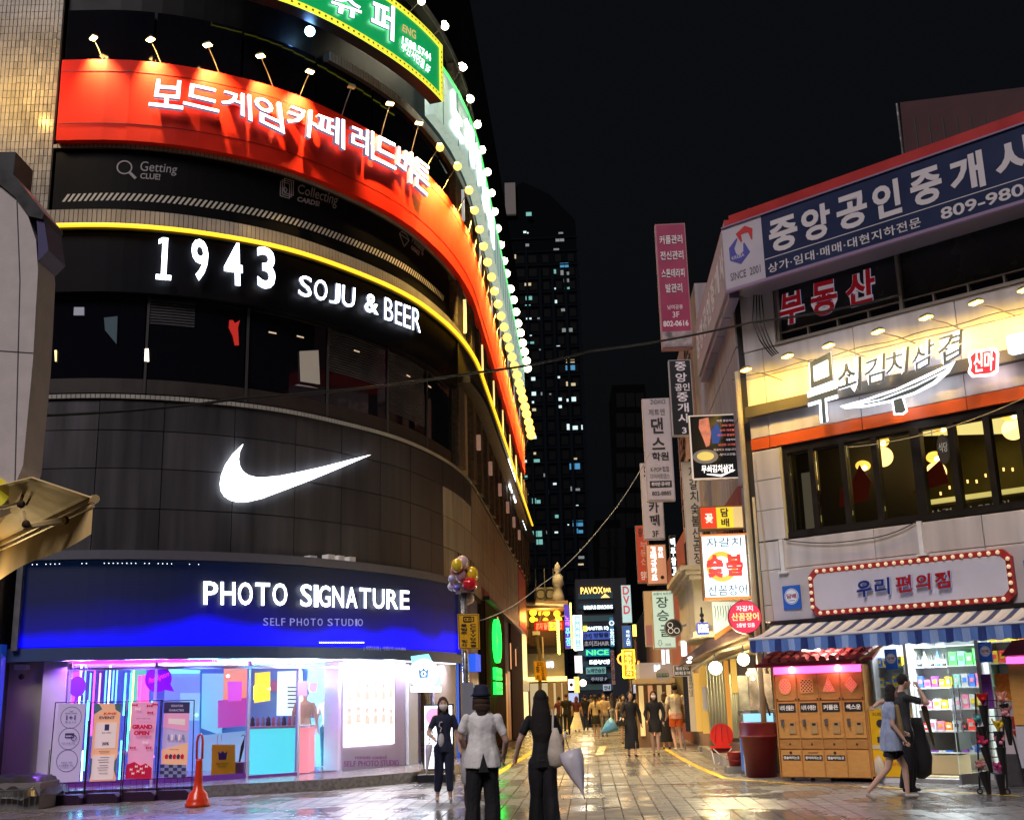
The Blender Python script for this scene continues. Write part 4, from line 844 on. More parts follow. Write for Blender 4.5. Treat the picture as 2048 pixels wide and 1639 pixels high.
def d3(P, T_, R_):
    P(FULL, BP, 'banner', 0)
    for x, y in ((.12,.96),(.7,.95),(.92,.97),(.75,.86),(.18,.40),(.8,.4)): bow(P, x, y, BRd, .11)
    for x, y in ((.27,.91),(.66,.47)): bow(P, x, y, BC, .10)
    T_('PHOTO SIGNATURE', .25,.8,.775,.79,BD,0); T_('GRAND', .12,.9,.645,.705,BRd,.07); T_('OPEN', .2,.8,.565,.62,BRd,.07)
    P([(0,0),(1,0),(1,.14),(.75,.2),(.55,.17),(.3,.22),(0,.18)], BRd)
    for x, y in ((.2,.12),(.4,.16),(.6,.13),(.8,.16),(.3,.07),(.7,.08),(.5,.1)): bow(P, x, y, BC, .05)
def d4(P, T_, R_):
    P(FULL, BW, 'banner', 0); P([(0,.85),(1,.85),(1,1),(0,1)], BD); T_('SIGNATURE', .28,.74,.935,.965,BW,.02); T_('CHARACTERS', .2,.78,.875,.905,BW,.02)
    P([(0,.66),(1,.6),(1,.85),(0,.85)], BP); P([(.2,.71),(.85,.69),(.85,.77),(.2,.78)], BC); P([(0,.18),(1,.14),(1,.45),(0,.36)], BO); T_('remote control', .3,.65,.36,.375,BD,0)
    for k in range(5): P([(.15+k*.15,.24),(.25+k*.15,.24),(.27+k*.15,.29),(.2+k*.15,.31),(.13+k*.15,.28)], BD if k%2 else BRd)
    for k in range(5): P([(.2+k*.14,.49),(.29+k*.14,.49),(.28+k*.14,.56),(.22+k*.14,.57)], BC if k%2 else BCH)
    for i in range(6):
        for j in range(4):
            P([(i/6,j*.042),((i+1)/6,j*.042),((i+1)/6,(j+1)*.042),(i/6,(j+1)*.042)], BD if (i+j)%2 else BCH)
banner('lilac banner stand with 1+1 in a circle, leftmost outside the studio', (118,1406),(172,1406),(103,1564),(158,1562), 1610, 20.6, d1)
banner('orange and peach JUNE EVENT banner stand outside the studio', (190,1406),(243,1406),(178,1562),(231,1560), 1605, 20.8, d2)
banner('pink GRAND OPEN banner stand with red bows', (264,1403),(316,1403),(253,1556),(304,1556), 1600, 21.0, d3)
banner('banner stand with dark top, pastel bands and a checkered foot, rightmost of the row', (329,1403),(380,1403),(321,1553),(374,1553), 1598, 21.15, d4)
# ---------------------------------------------------------------- orange post
p = gz(395,1612); t = thing('traffic_post', 'glossy orange-red rubber traffic post with loop handle in front of the studio', 'traffic cone', p)
ORG = mat('orange_rubber', (.72,.045,.012), .3, coat=.3)
m = MB(); m.lathe([(.20,0),(.205,.05),(.18,.07),(.185,.1),(.165,.13),(.15,.2),(.085,.26),(.065,.4),(.055,.7),(.05,.74)], tuple(p), 18); m.build('body', ORG, t, True)
m = MB(); q = [(p.x-.045,p.y,.74),(p.x-.05,p.y,1.0),(p.x-.03,p.y,1.1),(p.x,p.y,1.13),(p.x+.03,p.y,1.1),(p.x+.045,p.y,1.0),(p.x+.045,p.y,.74)]; m.tube(q, .02, 8); m.build('handle', ORG, t, True)
# ---------------------------------------------------------------- umbrella stand
pf_ = gz(450,1578); t = thing('umbrella_stand', 'yellow perspex umbrella stand with a crown logo outside the studio', 'umbrella stand', pf_)
Y = pf_.y; fr = Frame((0,Y,0), 0); h = lambda x, y: fr.hit(x, y, 0)
a, b_, c, d = h(424,1488), h(470,1488), h(421,1578), h(470,1578)
m = MB(fr); m.prism([a,b_,d,c], -.02, .0); m.build('front_panel', mat('yellow_perspex', (.75,.42,.01), .2, emit=(1,.6,0), es=.12), t)
m = MB(fr); m.box(a[0]+.2,b_[0]+.18,-.5,-.03,d[1],d[1]+.5); m.build('bin', PALW, t)
m = MB(fr); x = (a[0]+b_[0])/2-.01; z = a[1]-.22; m.prism([(x-.07,z-.07),(x+.07,z-.07),(x+.09,z+.09),(x+.04,z+.05),(x,z+.1),(x-.04,z+.05),(x-.09,z+.09)], .0, .006); m.build('crown_logo', BD, t)
m = MB(fr); tbox(m, 'SELF PHOTO', x-.12, x+.12, z-.16, z-.125, .0, .005); tbox(m, 'STUDIO', x-.08, x+.08, z-.21, z-.175, .0, .005); tbox(m, 'photo', x-.12, x+.15, z-.5, z-.37, .0, .005); m.build('lettering', mat('ink_olive', (.2,.12,.01), .5), t)
m = MB(fr); q = h(486,1475); z = q[1]; m.tube([(q[0]-.12,-.2,z-.55),(q[0]-.05,-.2,z-.15)], [.012,.035], 8); m.tube([(q[0]-.05,-.2,z-.15),(q[0]-.02,-.2,z)], [.03,.006], 8); m.tube([(q[0]-.02,-.2,z),(q[0]-.01,-.2,z+.03),(q[0]-.04,-.2,z+.06),(q[0]-.08,-.2,z+.03)], .008, 6); one(m, 'folded_umbrella', BLK, 'folded black umbrella with hooked handle leaning in the yellow stand', 'umbrella')
m = MB(fr); q = h(437,1470); z = q[1]; m.tube([(q[0]-.05,-.12,z-.3),(q[0]-.05,-.12,z),(q[0]-.02,-.12,z+.04),(q[0]+.03,-.12,z),(q[0]+.03,-.12,z-.1)], .008, 6); one(m, 'hooked_umbrella', WHT, 'white hooked umbrella handle sticking out of the yellow stand', 'umbrella')
# ---------------------------------------------------------------- covered crate, lower left
t = thing('covered_crate', 'low crate under crumpled black tarpaulin at the lower left corner', 'crate', gz(40,1625))
p0 = gz(90,1618); m = MB(); nx = 14; ny = 8; x0, x1, y0, y1 = p0.x-2.4, p0.x-.05, p0.y, p0.y+1.2; vs = []
for j in range(ny+1):
    for i in range(nx+1):
        x = x0+(x1-x0)*i/nx; y = y0+(y1-y0)*j/ny; ed = (j == 0 or i == nx); z = .50+random.uniform(-.05,.05)-(.3 if ed else 0); vs.append((x+random.uniform(-.03,.03), y+random.uniform(-.04,.04)-(.05 if j == 0 else 0), z))
m.add(vs, [(j*(nx+1)+i, j*(nx+1)+i+1, (j+1)*(nx+1)+i+1, (j+1)*(nx+1)+i) for j in range(ny) for i in range(nx)]); m.build('tarpaulin', mat('tarp', (.02,.02,.022), .3, bump=(6,.6)), t, True)
m = MB(); m.slab([(x0+.05,y0+.06),(x1-.08,y0+.06),(x1-.08,y1-.05),(x0+.05,y1-.05)], 0, .42); m.build('box', mat('crate_grey', (.2,.18,.18), .6), t)
m = MB()
for k in range(24): x = x0+.1+k*(x1-x0-.1)/24; m.tube([(x,y0-.08,.0),(x,y0-.08,.3)], .005, 4)
m.tube([(x0,y0-.08,.3),(x1,y0-.08,.33)], .008, 4); m.build('wire_fence', GRY, t, kind='stuff')
# ---------------------------------------------------------------- neighbour building at far left
t = thing('dark_neighbour_building', 'dark plain building filling the left edge behind the black canopy', 'building', (-11,21,0))
m = MB(); m.slab([(-14,21.2),(-9.62,21.2),(-9.62,22.4),(-14,22.4)], 0, 7.2); m.build('wall', DCON, t)
m = MB(); m.slab([(-12,21.1),(-9.85,21.1),(-9.85,21.2),(-12,21.2)], 3.1, 4.4); m.build('shop_board', BLK, t)
m = MB(); m.slab([(-12,21.15),(-9.9,21.15),(-9.9,21.3),(-12,21.3)], 0, 2.6); m.build('shutter', mat('navy_dark', (.01,.02,.05), .5), t)
m = MB(); m.slab([(-9.88,21.0),(-9.30,21.0),(-9.30,21.19),(-9.88,21.19)], .75, 2.75); m.build('blue_panel', mat('blue_paint2', (.01,.06,.30), .35, emit=(0,.1,.8), es=.10), t)
# ---------------------------------------------------------------- near-left signbox, hood and lit awning
t = thing('round_topped_signbox', 'large pale signbox with rounded shoulder and black hood cut by the left edge', 'signbox', gy(20,700,12.2))
fr = Frame((0,12.2,0), 0); h = lambda x, y: fr.hit(x, y, 0)
m = MB(fr); m.prism([h(-60,370),h(0,372),h(32,396),h(56,432),h(72,480),h(76,540),h(66,720),h(46,930),h(28,975),h(0,1003),h(-60,1030)], -.5, .0); m.build('panel', mat('signbox_cloth', (.58,.52,.50), .7, noise=(5,.1), bump=(60,.2)), t)
m = MB(fr); m.prism([h(-60,330),h(0,338),h(30,352),h(90,428),h(86,440),h(60,434),h(32,396),h(0,370),h(-60,365)], -.55, .03); m.build('hood', BLK, t)
m = MB(fr); m.prism([h(73,437),h(88,440),h(97,500),h(76,522),h(76,480)], -.5, .0); m.build('side_flap', mat('purple_cloth', (.05,.04,.14), .6), t)
m = MB(fr); m.prism([h(-60,296),h(24,296),h(18,352),h(-60,352)], -.6, -.1); m.build('upper_box', BLK, t)
m = MB(fr); m.stroke([h(34,402),h(40,560),h(30,965)], .0, .004, .012); m.stroke([h(-20,700),h(67,706)], .0, .004, .01); m.build('seam', DCON, t); m = MB(fr); c0 = h(-12,985); m.disc(c0[0],.0,.01,c0[1],.17,24); m.build('yellow_disc', mat('disc_y', (.6,.5,.02), .5, emit=(1,.8,.05), es=.18), t)
t = thing('folding_arm_awning', 'cream folding-arm awning with scalloped valance lit yellow at the left edge', 'awning', gy(90,1040,12))
AWM = mat('awning_cream', (.80,.56,.24), .6, noise=(3,.12)); AWB = mat('awning_bar', (.75,.55,.25), .4)
cz = gy(187,997,11.2).z; c0 = gy(187,997,11.2); c1 = gz(-40,1098+10,cz); i0 = gz(62,955,cz+.22); i1 = gz(-60,985,cz+.42)
m = MB(); th = .02
def slabq(m, pts, th, mi=0):
    P = [Vector(p) for p in pts]; n = (P[1]-P[0]).cross(P[2]-P[0]).normalized()*th; m.add([tuple(p) for p in P]+[tuple(p+n) for p in P], [(0,1,2,3),(7,6,5,4),(0,1,5,4),(1,2,6,5),(2,3,7,6),(3,0,4,7)], mi)
slabq(m, [c0,c1,i1,i0], .015); m.build('canopy', AWM, t)
m = MB(); m.tube([c0+Vector((.02,0,0)), c1], .045, 8); m.tube([c0+Vector((0,0,-.07)), c1+Vector((0,0,-.07))], .02, 8); m.build('front_bar', AWB, t)
m = MB(); n = 26; d = (c1-c0)
for k in range(n):
    a = c0+d*(k/n)+Vector((0,0,-.05)); b_ = c0+d*((k+1)/n)+Vector((0,0,-.05)); f = lambda q: .30+.025*math.sin(q*9)+.12*q
    m.add([tuple(a),tuple(b_),tuple(b_-Vector((0,0,f((k+1)/n)))),tuple(a-Vector((0,0,f(k/n))))], [(0,1,2,3)])
m.build('valance', AWM, t, True)
m = MB(); m.prism if 0 else None
a1 = gy(32,940,11.9); 
for pts, r in (([gy(60,968,12.0),gy(47,985,11.9),gy(42,1000,11.8)], .018), ([gy(72,975,12.0),gy(52,1010,11.9)], .012), ([gy(42,1005,11.9),gy(10,1014,12.1),gy(-20,1015,12.2)], .022)): m.tube(pts, r, 6)
m.build('bracket', mat('bracket_brown', (.22,.15,.09), .4, .3), t)
m = MB(); m.tube([gy(45,1025,11.9),gy(52,1055,11.8)], .035, 6); m.tube([gy(52,1052,11.8),gy(128,1040,11.6)], .036, 6); m.build('folding_arm', AWB, t)
m = MB()
for px, py in ((52,1048),(130,1040),(42,1008),(60,962)): m.ball(gy(px,py,11.7), .045, 8)
m.build('arm_joint', mat('joint_brown', (.06,.035,.02), .4), t)
spot('awning_lamp', (-6.6,14.2,2.9), (c0.x-.4,12.2,cz), 45, (1,.72,.32), 130, 1, .2)
# ---------------------------------------------------------------- pole with camera sign and balloons
pp = gz(938,1583); t = thing('cctv_pole', 'steel street pole with a yellow CCTV parking warning sign in front of the studio', 'street pole', pp)
Y = pp.y; tp = gy(927,1180,Y); m = MB(); m.tube([(pp.x,Y,0),(tp.x,Y,tp.z)], .062, 12); m.build('pole', STL, t, True)
fr = Frame((pp.x,Y,0), 0); h = lambda x, y, o=0: fr.hit(x, y, o)
m = MB(fr); a, b_ = h(924,1365,.1), h(947,1365,.1); c = h(926,1475,.1); m.box(a[0],b_[0],-.1,.14,c[1],a[1]); m.build('control_box', mat('box_grey', (.32,.33,.38), .4, .3), t)
SGN = mat('sign_yellow', (.80,.42,.015), .35, noise=(3,.12)); SB = mat('sign_ink', (.03,.02,.015), .5)
def cctv(fr, TL, TR, BLp, BR, parent, off):
    a, b_, c, d = [fr.hit(*p, off) for p in (TL,TR,BLp,BR)]; P = lambda x, y: (a[0]*(1-x)*y+b_[0]*x*y+c[0]*(1-x)*(1-y)+d[0]*x*(1-y), a[1]*(1-x)*y+b_[1]*x*y+c[1]*(1-x)*(1-y)+d[1]*x*(1-y))
    s = MB(fr); s.prism([P(0,0),P(1,0),P(1,1),P(0,1)], off-.02, off); sg = s.build('sign_plate', SGN, parent)
    s = MB(fr); s.stroke([P(.05,.03),P(.95,.03),P(.95,.97),P(.05,.97),P(.05,.03)], off, off+.004, .012); s.stroke([P(.28,.78),P(.62,.78),P(.62,.91),P(.28,.91),P(.28,.78)], off, off+.004, .03); s.stroke([P(.66,.8),P(.74,.78),P(.74,.92),P(.66,.9)], off, off+.004, .02); cc = P(.38,.845); s.disc(cc[0],off,off+.004,cc[1],.018,8); cc = P(.53,.845); s.disc(cc[0],off,off+.004,cc[1],.018,8)
    s.build('pictogram', SB, sg)
    s = MB(fr)
    for col_, x0 in (('불법주·정차', .14), ('CCTV단속중', .56)):
        n = len(col_)
        for i, ch in enumerate(col_):
            y1 = .72-i*.68/n; y0 = y1-.68/n*.82
            if ch == '·': y0, y1 = (y0+y1)/2-.01, (y0+y1)/2+.01
            tadd(s, ch, (P(x0+(.1 if ch == '·' else 0),y1),P(x0+(.14 if ch == '·' else .28),y1),P(x0+(.1 if ch == '·' else 0),y0),P(x0+(.14 if ch == '·' else .28),y0)), off, .004, bold=.03)
    s.build('lettering', SB, sg)
cctv(fr, (915,1227),(958,1227),(917,1297),(960,1298), t, .13)
q = h(928,1183); m = MB(fr); m.box(q[0]-.15,q[0]+.2,-.15,.15,q[1]-.02,q[1]+.02); m.build('cap_plate', mat('cap_dark', (.15,.1,.12), .4), t)
BAL = [(914,1130,12,14,'yellow',(.7,.5,.02)),(921,1125,14,15,'pearl white',(.6,.42,.42)),(944,1148,13,16,'golden yellow',(.75,.48,.02)),(940,1168,15,14,'shiny red',(.6,.01,.02)),(922,1150,11,14,'dusty pink',(.45,.25,.3)),(930,1142,8,9,'pale violet',(.45,.35,.65)),(903,1157,7,8,'pale lilac',(.4,.4,.7)),(903,1172,8,8,'small white',(.6,.6,.75)),(936,1196,13,12,'cream',(.6,.48,.4)),(913,1175,9,7,'blue-violet',(.15,.12,.6)),(908,1140,7,9,'orange',(.6,.15,.05))]
for i, (px, py, rx, ry, nm, col) in enumerate(BAL):
    c = gy(px+(3 if nm == 'pearl white' else 0), py, Y-.1+(i%3)*.09); k = Y/FPX; m = MB(); m.ball(c, rx*k, 14, rz=ry*k); m.lathe([(.012,-.02),(.004,.0)], (c.x,c.y,c.z-ry*k), 6)
    one(m, 'balloon', mat('balloon_'+nm.replace(' ','_'), col, .18, coat=.5), f'{nm} balloon in the bunch tied above the yellow camera sign', 'balloon', 'balloons tied to the street pole', True)
m = MB(); m.tube([gy(900,1178,Y),gy(925,1185,Y),gy(930,1230,Y)], .008, 5); one(m, 'balloon_ribbon', mat('ribbon', (.4,.3,.5), .5), 'ribbon holding the balloon bunch to the pole', 'ribbon')
# ---------------------------------------------------------------- street side of the left building
t = thing('brown_slat_shopfront', 'dark brown timber-clad shop front on the street side with a glowing green sign', 'shop front', fmap((26,.1,0)))
BRW = wood('brown_board', (.055,.014,.006), (.02,.005,.003), (2,2,1), .85); BRW.node_tree.nodes['Principled BSDF'].inputs['Specular IOR Level'].default_value = .15
m = MB(LF); m.box(17.6,36.9,-.1,.04,0,4.55,n=1); m.build('backing', mat('brown_dark', (.02,.009,.006), .6), t)
s = 17.65
while s < 36.8:
    if not (25.2 < s < 28.6): m = MB(LF); m.box(s,s+.5,.04,.10,.02,4.5,n=1); m.build('board', BRW, t)
    s += .56
OD = mat('ochre_door', (.5,.25,.03), .4, emit=(1,.5,.05), es=.22)
m = MB(LF); m.box(25.3,26.9,.04,.06,.05,2.5,n=1); m.build('door', OD, t)
m = MB(LF); m.box(27.0,28.5,.04,.06,.05,2.6,n=1); m.build('door', mat('orange_door', (.3,.07,.01), .4, emit=(1,.25,.02), es=.12), t)
m = MB(LF); m.box(17.5,37,.04,.25,4.5,4.62,n=1); m.build('top_rail', BLK, t)
for s, z0, z1 in ((22,3.2,4.3),(28.2,2.7,3.7),(31.5,2.9,3.6)):
    m = MB(LF); m.box(s,s+.06,.10,.14,z0,z1,n=1); m.build('light_slit', em('slit', (1,.45,.2), .8), t)
GN = em('green_neon', (.01,1,.06), 3.2)
t = thing('green_neon_sign', 'bright green neon ring and letters on the brown shop front', 'neon sign', fmap((19,.2,3)))
fr = BL(fmap((19.5,0,0))[1]); fr.o.x = fmap((19.5,.1,0))[0]
fg_ = LF
m = MB(LF); sc = 19.6
def lring(m, s0, z0, rs, rz, tk, off, n=26):
    for k in range(n):
        a, b_ = 2*math.pi*k/n, 2*math.pi*(k+1)/n; m.prism([(s0+rs*math.cos(a),z0+rz*math.sin(a)),(s0+(rs-tk)*math.cos(a),z0+(rz-tk*.6)*math.sin(a)),(s0+(rs-tk)*math.cos(b_),z0+(rz-tk*.6)*math.sin(b_)),(s0+rs*math.cos(b_),z0+rz*math.sin(b_))], off, off+.12)
lring(m, 20.6, 3.42, 1.15, .70, .16, .14); m.build('ring', GN, t)
m = MB(LF); m.stroke([(20.5,3.85),(20.7,3.2)], .15, .2, .12); m.stroke([(20.2,3.1),(20.6,3.5),(21.0,3.1)], .15, .2, .1); m.build('leaf_mark', GN, t)
for i, (z0, z1) in enumerate(((2.18,2.55),(1.72,2.1))):
    for k in range(4): m = MB(LF); m.box(19.5+k*.62,19.98+k*.62,.14,.24,z0,z1,n=1); m.build('letter_block', GN, t)
    m = MB(LF)
    for k in range(4): m.box(19.6+k*.62,19.8+k*.62,.24,.25,z0+.1,z0+.2,n=1)
    m.build('letter_gap', mat('gap_green', (.01,.2,.03), .5), t)
m = MB(LF); m.box(12.6,15.5,-.3,.06,.1,4.3,n=2); one(m, 'service_door', mat('navy_void', (.01,.015,.05), .3), 'dark navy recessed doorway between the studio and the brown boards', 'door')
m = MB(LF); m.box(13.4,14.2,.06,.3,2.3,2.75,n=1); one(m, 'blue_signbox', em('blue_box', (.02,.12,1), .8), 'small blue signbox behind the street pole', 'signbox')
# ================================================================ far tower
TY = 260.0; fr = BL(TY, -2); h = lambda x, y, o=0: fr.hit(x, y, o)
t = thing('apartment_tower', 'tall dark apartment tower at the end of the alley with scattered lit windows', 'tower', (20,TY,0))
TWM = mat('tower_concrete', (.002,.003,.0045), .9, spec=.05, noise=(.05,.2)); TWD = mat('tower_dark', (.0015,.002,.003), .6, spec=.1); FRM = mat('tower_frame', (.004,.006,.009), .9, spec=.05)
a = h(1008,1100); b_ = h(1092,1100); c = h(1172,1100); top1 = h(1040,412)[1]; top2 = h(1140,445)[1]
uA = a[0]-2; uB = h(1088,800)[0]; uC = h(1166,800)[0]
m = MB(fr); m.box(uA,uC,-25,0,-1,top2-2); m.build('core', TWM, t)
m = MB(fr); m.prism([(uA,top2-2.2),(uC,top2-2.2),(uC,top2+1),(h(1100,400)[0],h(1100,385)[1]),(h(1045,360)[0],h(1045,360)[1]),(h(1018,375)[0],h(1018,375)[1]),(uA,top1)], -20, -1); m.build('crown', TWM, t)
m = MB(fr); q = h(1010,400); q2 = h(1030,365); m.box(q[0],q[0]+2.6,-1,0,top1-2,q2[1]); m.build('lit_fin', mat('tower_fin', (.12,.11,.11), .6, emit=(1,.8,.7), es=.03), t)
m = MB(fr); fl = (top2-6)/31.0
for k in range(32): z = 2+k*fl; m.box(uA,uC+.5,0,.25,z,z+.35)
m.build('floor_band', FRM, t, kind='stuff')
m = MB(fr); xs = [uB+i*(uC-uB)/3 for i in range(4)]
for x in xs: m.box(x-.35,x+.35,0,.5,0,top2-12)
for x in (uA+2.6,uA+6,uB-3.1): m.box(x-.25,x+.25,0,.35,0,top2-6)
m.build('pilaster', FRM, t, kind='stuff')
WL = {'teal': em('win_teal', (.3,.85,.75), .28), 'white': em('win_white', (.75,1,1), .75), 'warm': em('win_warm', (1,.85,.5), .35), 'blue': em('win_blue', (.1,.45,.8), .35), 'dim': em('win_dim', (.5,.6,.6), .09)}
wf = MB(fr); cells = []
cols_ = [(uA+.4,uA+2.2),(uA+3.0,uA+5.6),(uA+6.4,uB-3.6),(uB-2.6,uB-.7)]+[(xs[i]+.8,xs[i+1]-.8) for i in range(3)]
for (x0, x1) in cols_:
    for k in range(31): cells.append((x0, x1, 2+k*fl+.9, 2+k*fl+fl-.7))
for x0, x1, z0, z1 in cells:
    if z1 < top2-6: wf.box(x0,x1,0,.06,z0,z1)
wf.build('window_glass', TWD, t, kind='stuff')
LIT = [(1058,428,12,7,'teal'),(1050,463,7,6,'white'),(1056,465,4,4,'white'),(1011,465,6,5,'warm'),(1055,490,8,5,'dim'),(1030,513,6,8,'warm'),(1122,465,10,5,'dim'),(1120,480,18,5,'dim'),(1113,498,12,8,'dim'),(1129,530,18,8,'blue'),(1108,543,10,8,'teal'),(1130,545,18,9,'dim'),(1133,560,12,8,'dim'),(1110,576,5,5,'white'),(1134,575,12,6,'teal'),(1056,567,14,8,'warm'),(1058,596,14,7,'teal'),(1056,610,12,6,'teal'),(1111,603,8,6,'white'),(1128,618,12,8,'dim'),(1058,638,12,5,'white'),(1078,638,7,6,'dim'),(1095,638,6,4,'white'),(1135,660,22,7,'dim'),(1062,670,5,3,'white'),(1062,684,14,6,'teal'),(1082,697,8,6,'dim'),(1116,692,10,6,'white'),(1141,722,18,6,'warm'),(1141,735,20,9,'blue'),(1065,728,5,4,'white'),(1066,757,11,7,'white'),(1118,754,6,4,'white'),(1142,767,20,8,'warm'),(1066,787,14,7,'white'),(1085,787,7,6,'dim'),(1101,787,5,4,'dim'),(1143,798,20,8,'white'),(1066,804,6,4,'white'),(1067,819,12,5,'warm'),(1120,798,9,6,'white'),(1120,813,9,5,'white'),(1145,853,23,11,'white'),(1165,854,5,9,'white'),(1047,860,4,3,'white'),(1070,874,8,6,'white'),(1068,905,10,7,'warm'),(1051,922,7,5,'white'),(1073,922,15,8,'teal'),(1149,916,12,5,'warm'),(1150,932,22,11,'blue'),(1051,954,10,7,'teal'),(1091,950,8,7,'dim'),(1110,966,8,6,'white'),(1151,978,20,11,'dim'),(1053,985,10,7,'warm'),(1096,984,6,5,'dim'),(1073,1001,18,10,'teal'),(1155,1010,6,5,'white'),(1114,1032,8,6,'teal'),(1156,1046,22,11,'blue'),(1137,1048,4,4,'white'),(1075,1067,20,11,'teal'),(1096,1064,7,6,'dim'),(1113,1063,8,5,'white'),(1157,1061,20,9,'blue'),(1078,1083,17,10,'teal'),(1161,1098,4,5,'dim'),(1163,1114,13,5,'dim'),(1161,1127,14,5,'warm')]
for px, py, w_, h_, k in LIT:
    a = h(px-w_/2, py-h_/2, .1); b_ = h(px+w_/2, py+h_/2, .1)
    m = MB(fr); x0, x1, z0, z1 = a[0], b_[0], b_[1], a[1]; n = max(1, int((x1-x0)/.9))
    for i in range(n): m.box(x0+i*(x1-x0)/n, x0+(i+1)*(x1-x0)/n-.1, .07, .12, z0, z1 if (i+px)%3 else z1-.35*(z1-z0))
    m.build('lit_window', WL[k], t)
for nm, px, py, w_, h_, Y_, lab in (('dark_office_building', 1257, 770, 66, 640, 170, 'unlit dark office block above the right side of the alley'),('dark_apartment_building', 1215, 1040, 50, 400, 130, 'unlit dark block behind the stacked bar signs')):
    f2 = BL(Y_, -2); a = f2.hit(px-w_/2, py); b_ = f2.hit(px+w_/2, py); T = thing(nm, lab, 'building', (a[0],Y_,0))
    m = MB(f2); m.box(a[0],b_[0],-12,0,-1,a[1]); m.build('wall', mat('faint_wall', (.001,.0012,.0012), .9, spec=.05), T)
    for i in range(3):
        for j in range(7):
            q = f2.hit(px-w_/2+8+i*w_/3.4, py+16+j*40); m = MB(f2); m.box(q[0],q[0]+1.3,.0,.05,q[1]-2.2,q[1]); m.build('window', TWD, T)
# ================================================================ end block with stacked signs (PAVOX BAR)
EY = 105.0; fr = BL(EY, -2); h = lambda x, y, o=0: fr.hit(x, y, o)
t = thing('bar_building', 'dark building closing the alley, stacked with lit bar signs', 'building', (10,EY,0))
a = h(1150,1158); b_ = h(1252,1158); m = MB(fr); m.box(a[0],b_[0],-10,0,-1,a[1]); m.build('wall', mat('bar_wall', (.02,.022,.03), .6), t)
for i, y in enumerate((1186,1206,1231,1256,1282,1300,1322,1346,1368)):
    m = MB(fr); p, q = h(1156,y), h(1226,y+10); m.box(p[0],q[0],0,.05,q[1],p[1]); m.build('window', mat('win_bar%d'%(i%3), (.03,.05,.06), .2, emit=((.2,.6,.8),(.1,.3,.5),(.4,.7,.7))[i%3], es=.05+.1*(i in (3,5,7))), t)
def esign(lab, x0, x1, y0, y1, txt, board, ink, name='wall_sign', bold=.03, z=.3, cat='sign', dep=.1):
    T = thing(name, lab, cat, (h(x0,y1)[0],EY,h(x0,y1)[1])); p, q = h(x0,y0,z), h(x1,y1,z)
    m = MB(fr); m.box(p[0],q[0],.06,z,q[1],p[1]); m.build('board', board, T)
    m = MB(fr); hh = p[1]-q[1]; tbox(m, txt, p[0]+hh*.15, q[0]-hh*.15, q[1]+hh*.15, p[1]-hh*.15, z+.02, dep, bold=bold); m.build('lettering', ink, T)
    return T
DK = mat('signboard_dark', (.01,.012,.02), .4)
AMBL = em('amber_letter', (1,.62,.15), 2.4); WHL = em('white_letter_far', (.8,.95,1), 2.2); GBL = mat('blue_board', (.04,.07,.25), .4, emit=(.15,.25,1), es=.35)
T = thing('wall_sign', 'amber lit PAVOX BAR sign high at the end of the alley', 'sign', h(1160,1185)+(0,) if 0 else (h(1160,1185)[0],EY,h(1160,1185)[1]))
for s_, x0, x1, y0, y1 in (('PAVOX',1161,1206,1174,1186),('BAR',1207,1222,1175,1183)):
    m = MB(fr); p, q = h(x0,y0,.2), h(x1,y1,.2); tbox(m, s_, p[0], q[0], q[1], p[1], .1, .12, bold=.01); m.build('lettering', AMBL, T)
m = MB(fr); p, q = h(1201,1189,.2), h(1220,1194,.2); m.prism([(p[0],q[1]),(q[0],q[1]),(q[0]-.3,p[1]),((p[0]+q[0])/2,p[1]+.15),(p[0]+.3,p[1])], .1, .15); m.build('boat_emblem', em('amber2', (1,.5,.15), 2), T)
esign('white lit sign under the amber bar sign', 1166, 1227, 1209, 1218, 'BAR&PUB SEARCHING', DK, WHL)
esign('white lit MASTER sign with yellow mark', 1172, 1219, 1251, 1261, 'MASTER IQ', DK, WHL)
m = MB(fr); p, q = h(1167,1251,.4), h(1174,1261,.4); m.box(p[0],q[0],.1,.4,q[1],p[1]); one(m, 'yellow_sign_mark', em('ymark', (1,.9,.05), 3), 'yellow square mark left of the MASTER sign', 'sign')
esign('blue sign reading 방탈출 halfway down the far building', 1166, 1220, 1263, 1277, '[H] 방탈출', GBL, mat('ink_blue', (.01,.02,.1), .5))
esign('black sign reading 초이즈HAIR on the far building', 1166, 1221, 1279, 1293, '초이즈HAIR', DK, mat('grey_letter', (.35,.35,.38), .5, emit=(.7,.7,.8), es=.25))
esign('teal and green screen below the hair salon sign', 1170, 1220, 1297, 1311, 'NICE', mat('teal_b', (.02,.1,.2), .4, emit=(.0,.3,.8), es=.3), em('grn_l', (.1,.9,.3), 1.2))
esign('bold white lit 도심속PC sign', 1176, 1222, 1317, 1329, '도심속PC방', DK, WHL, bold=.05)
esign('pale teal board under the bold white sign', 1172, 1212, 1334, 1346, '노래연습장', mat('tealboard', (.1,.25,.25), .4, emit=(.4,.9,.85), es=.35), DK)
esign('dim dark board low on the far building', 1180, 1216, 1352, 1362, '주차장 P', DK, mat('grey_letter2', (.3,.3,.35), .5, emit=(.5,.6,.8), es=.3))
esign('small white notice low on the far building', 1206, 1222, 1368, 1380, '안내', mat('wboard', (.4,.42,.5), .4, emit=(.7,.8,1), es=.4), DK)
T = thing('blade_sign', 'narrow blade sign of stacked white letters beside the MASTER sign', 'blade sign', (h(1220,1235)[0],EY,5))
m = MB(fr); p, q = h(1219,1234,.9), h(1229,1292,.9); m.box(p[0],q[0],.5,.9,q[1],p[1]); m.build('board', mat('blade_bl', (.02,.08,.14), .4, emit=(.1,.5,.8), es=.3), T)
m = MB(fr); vtext(m, '한솔프라자상가', (p[0]+q[0])/2, p[1]-1.0, q[1]+.1, .38, .9, .02); m.build('lettering', WHL, T)
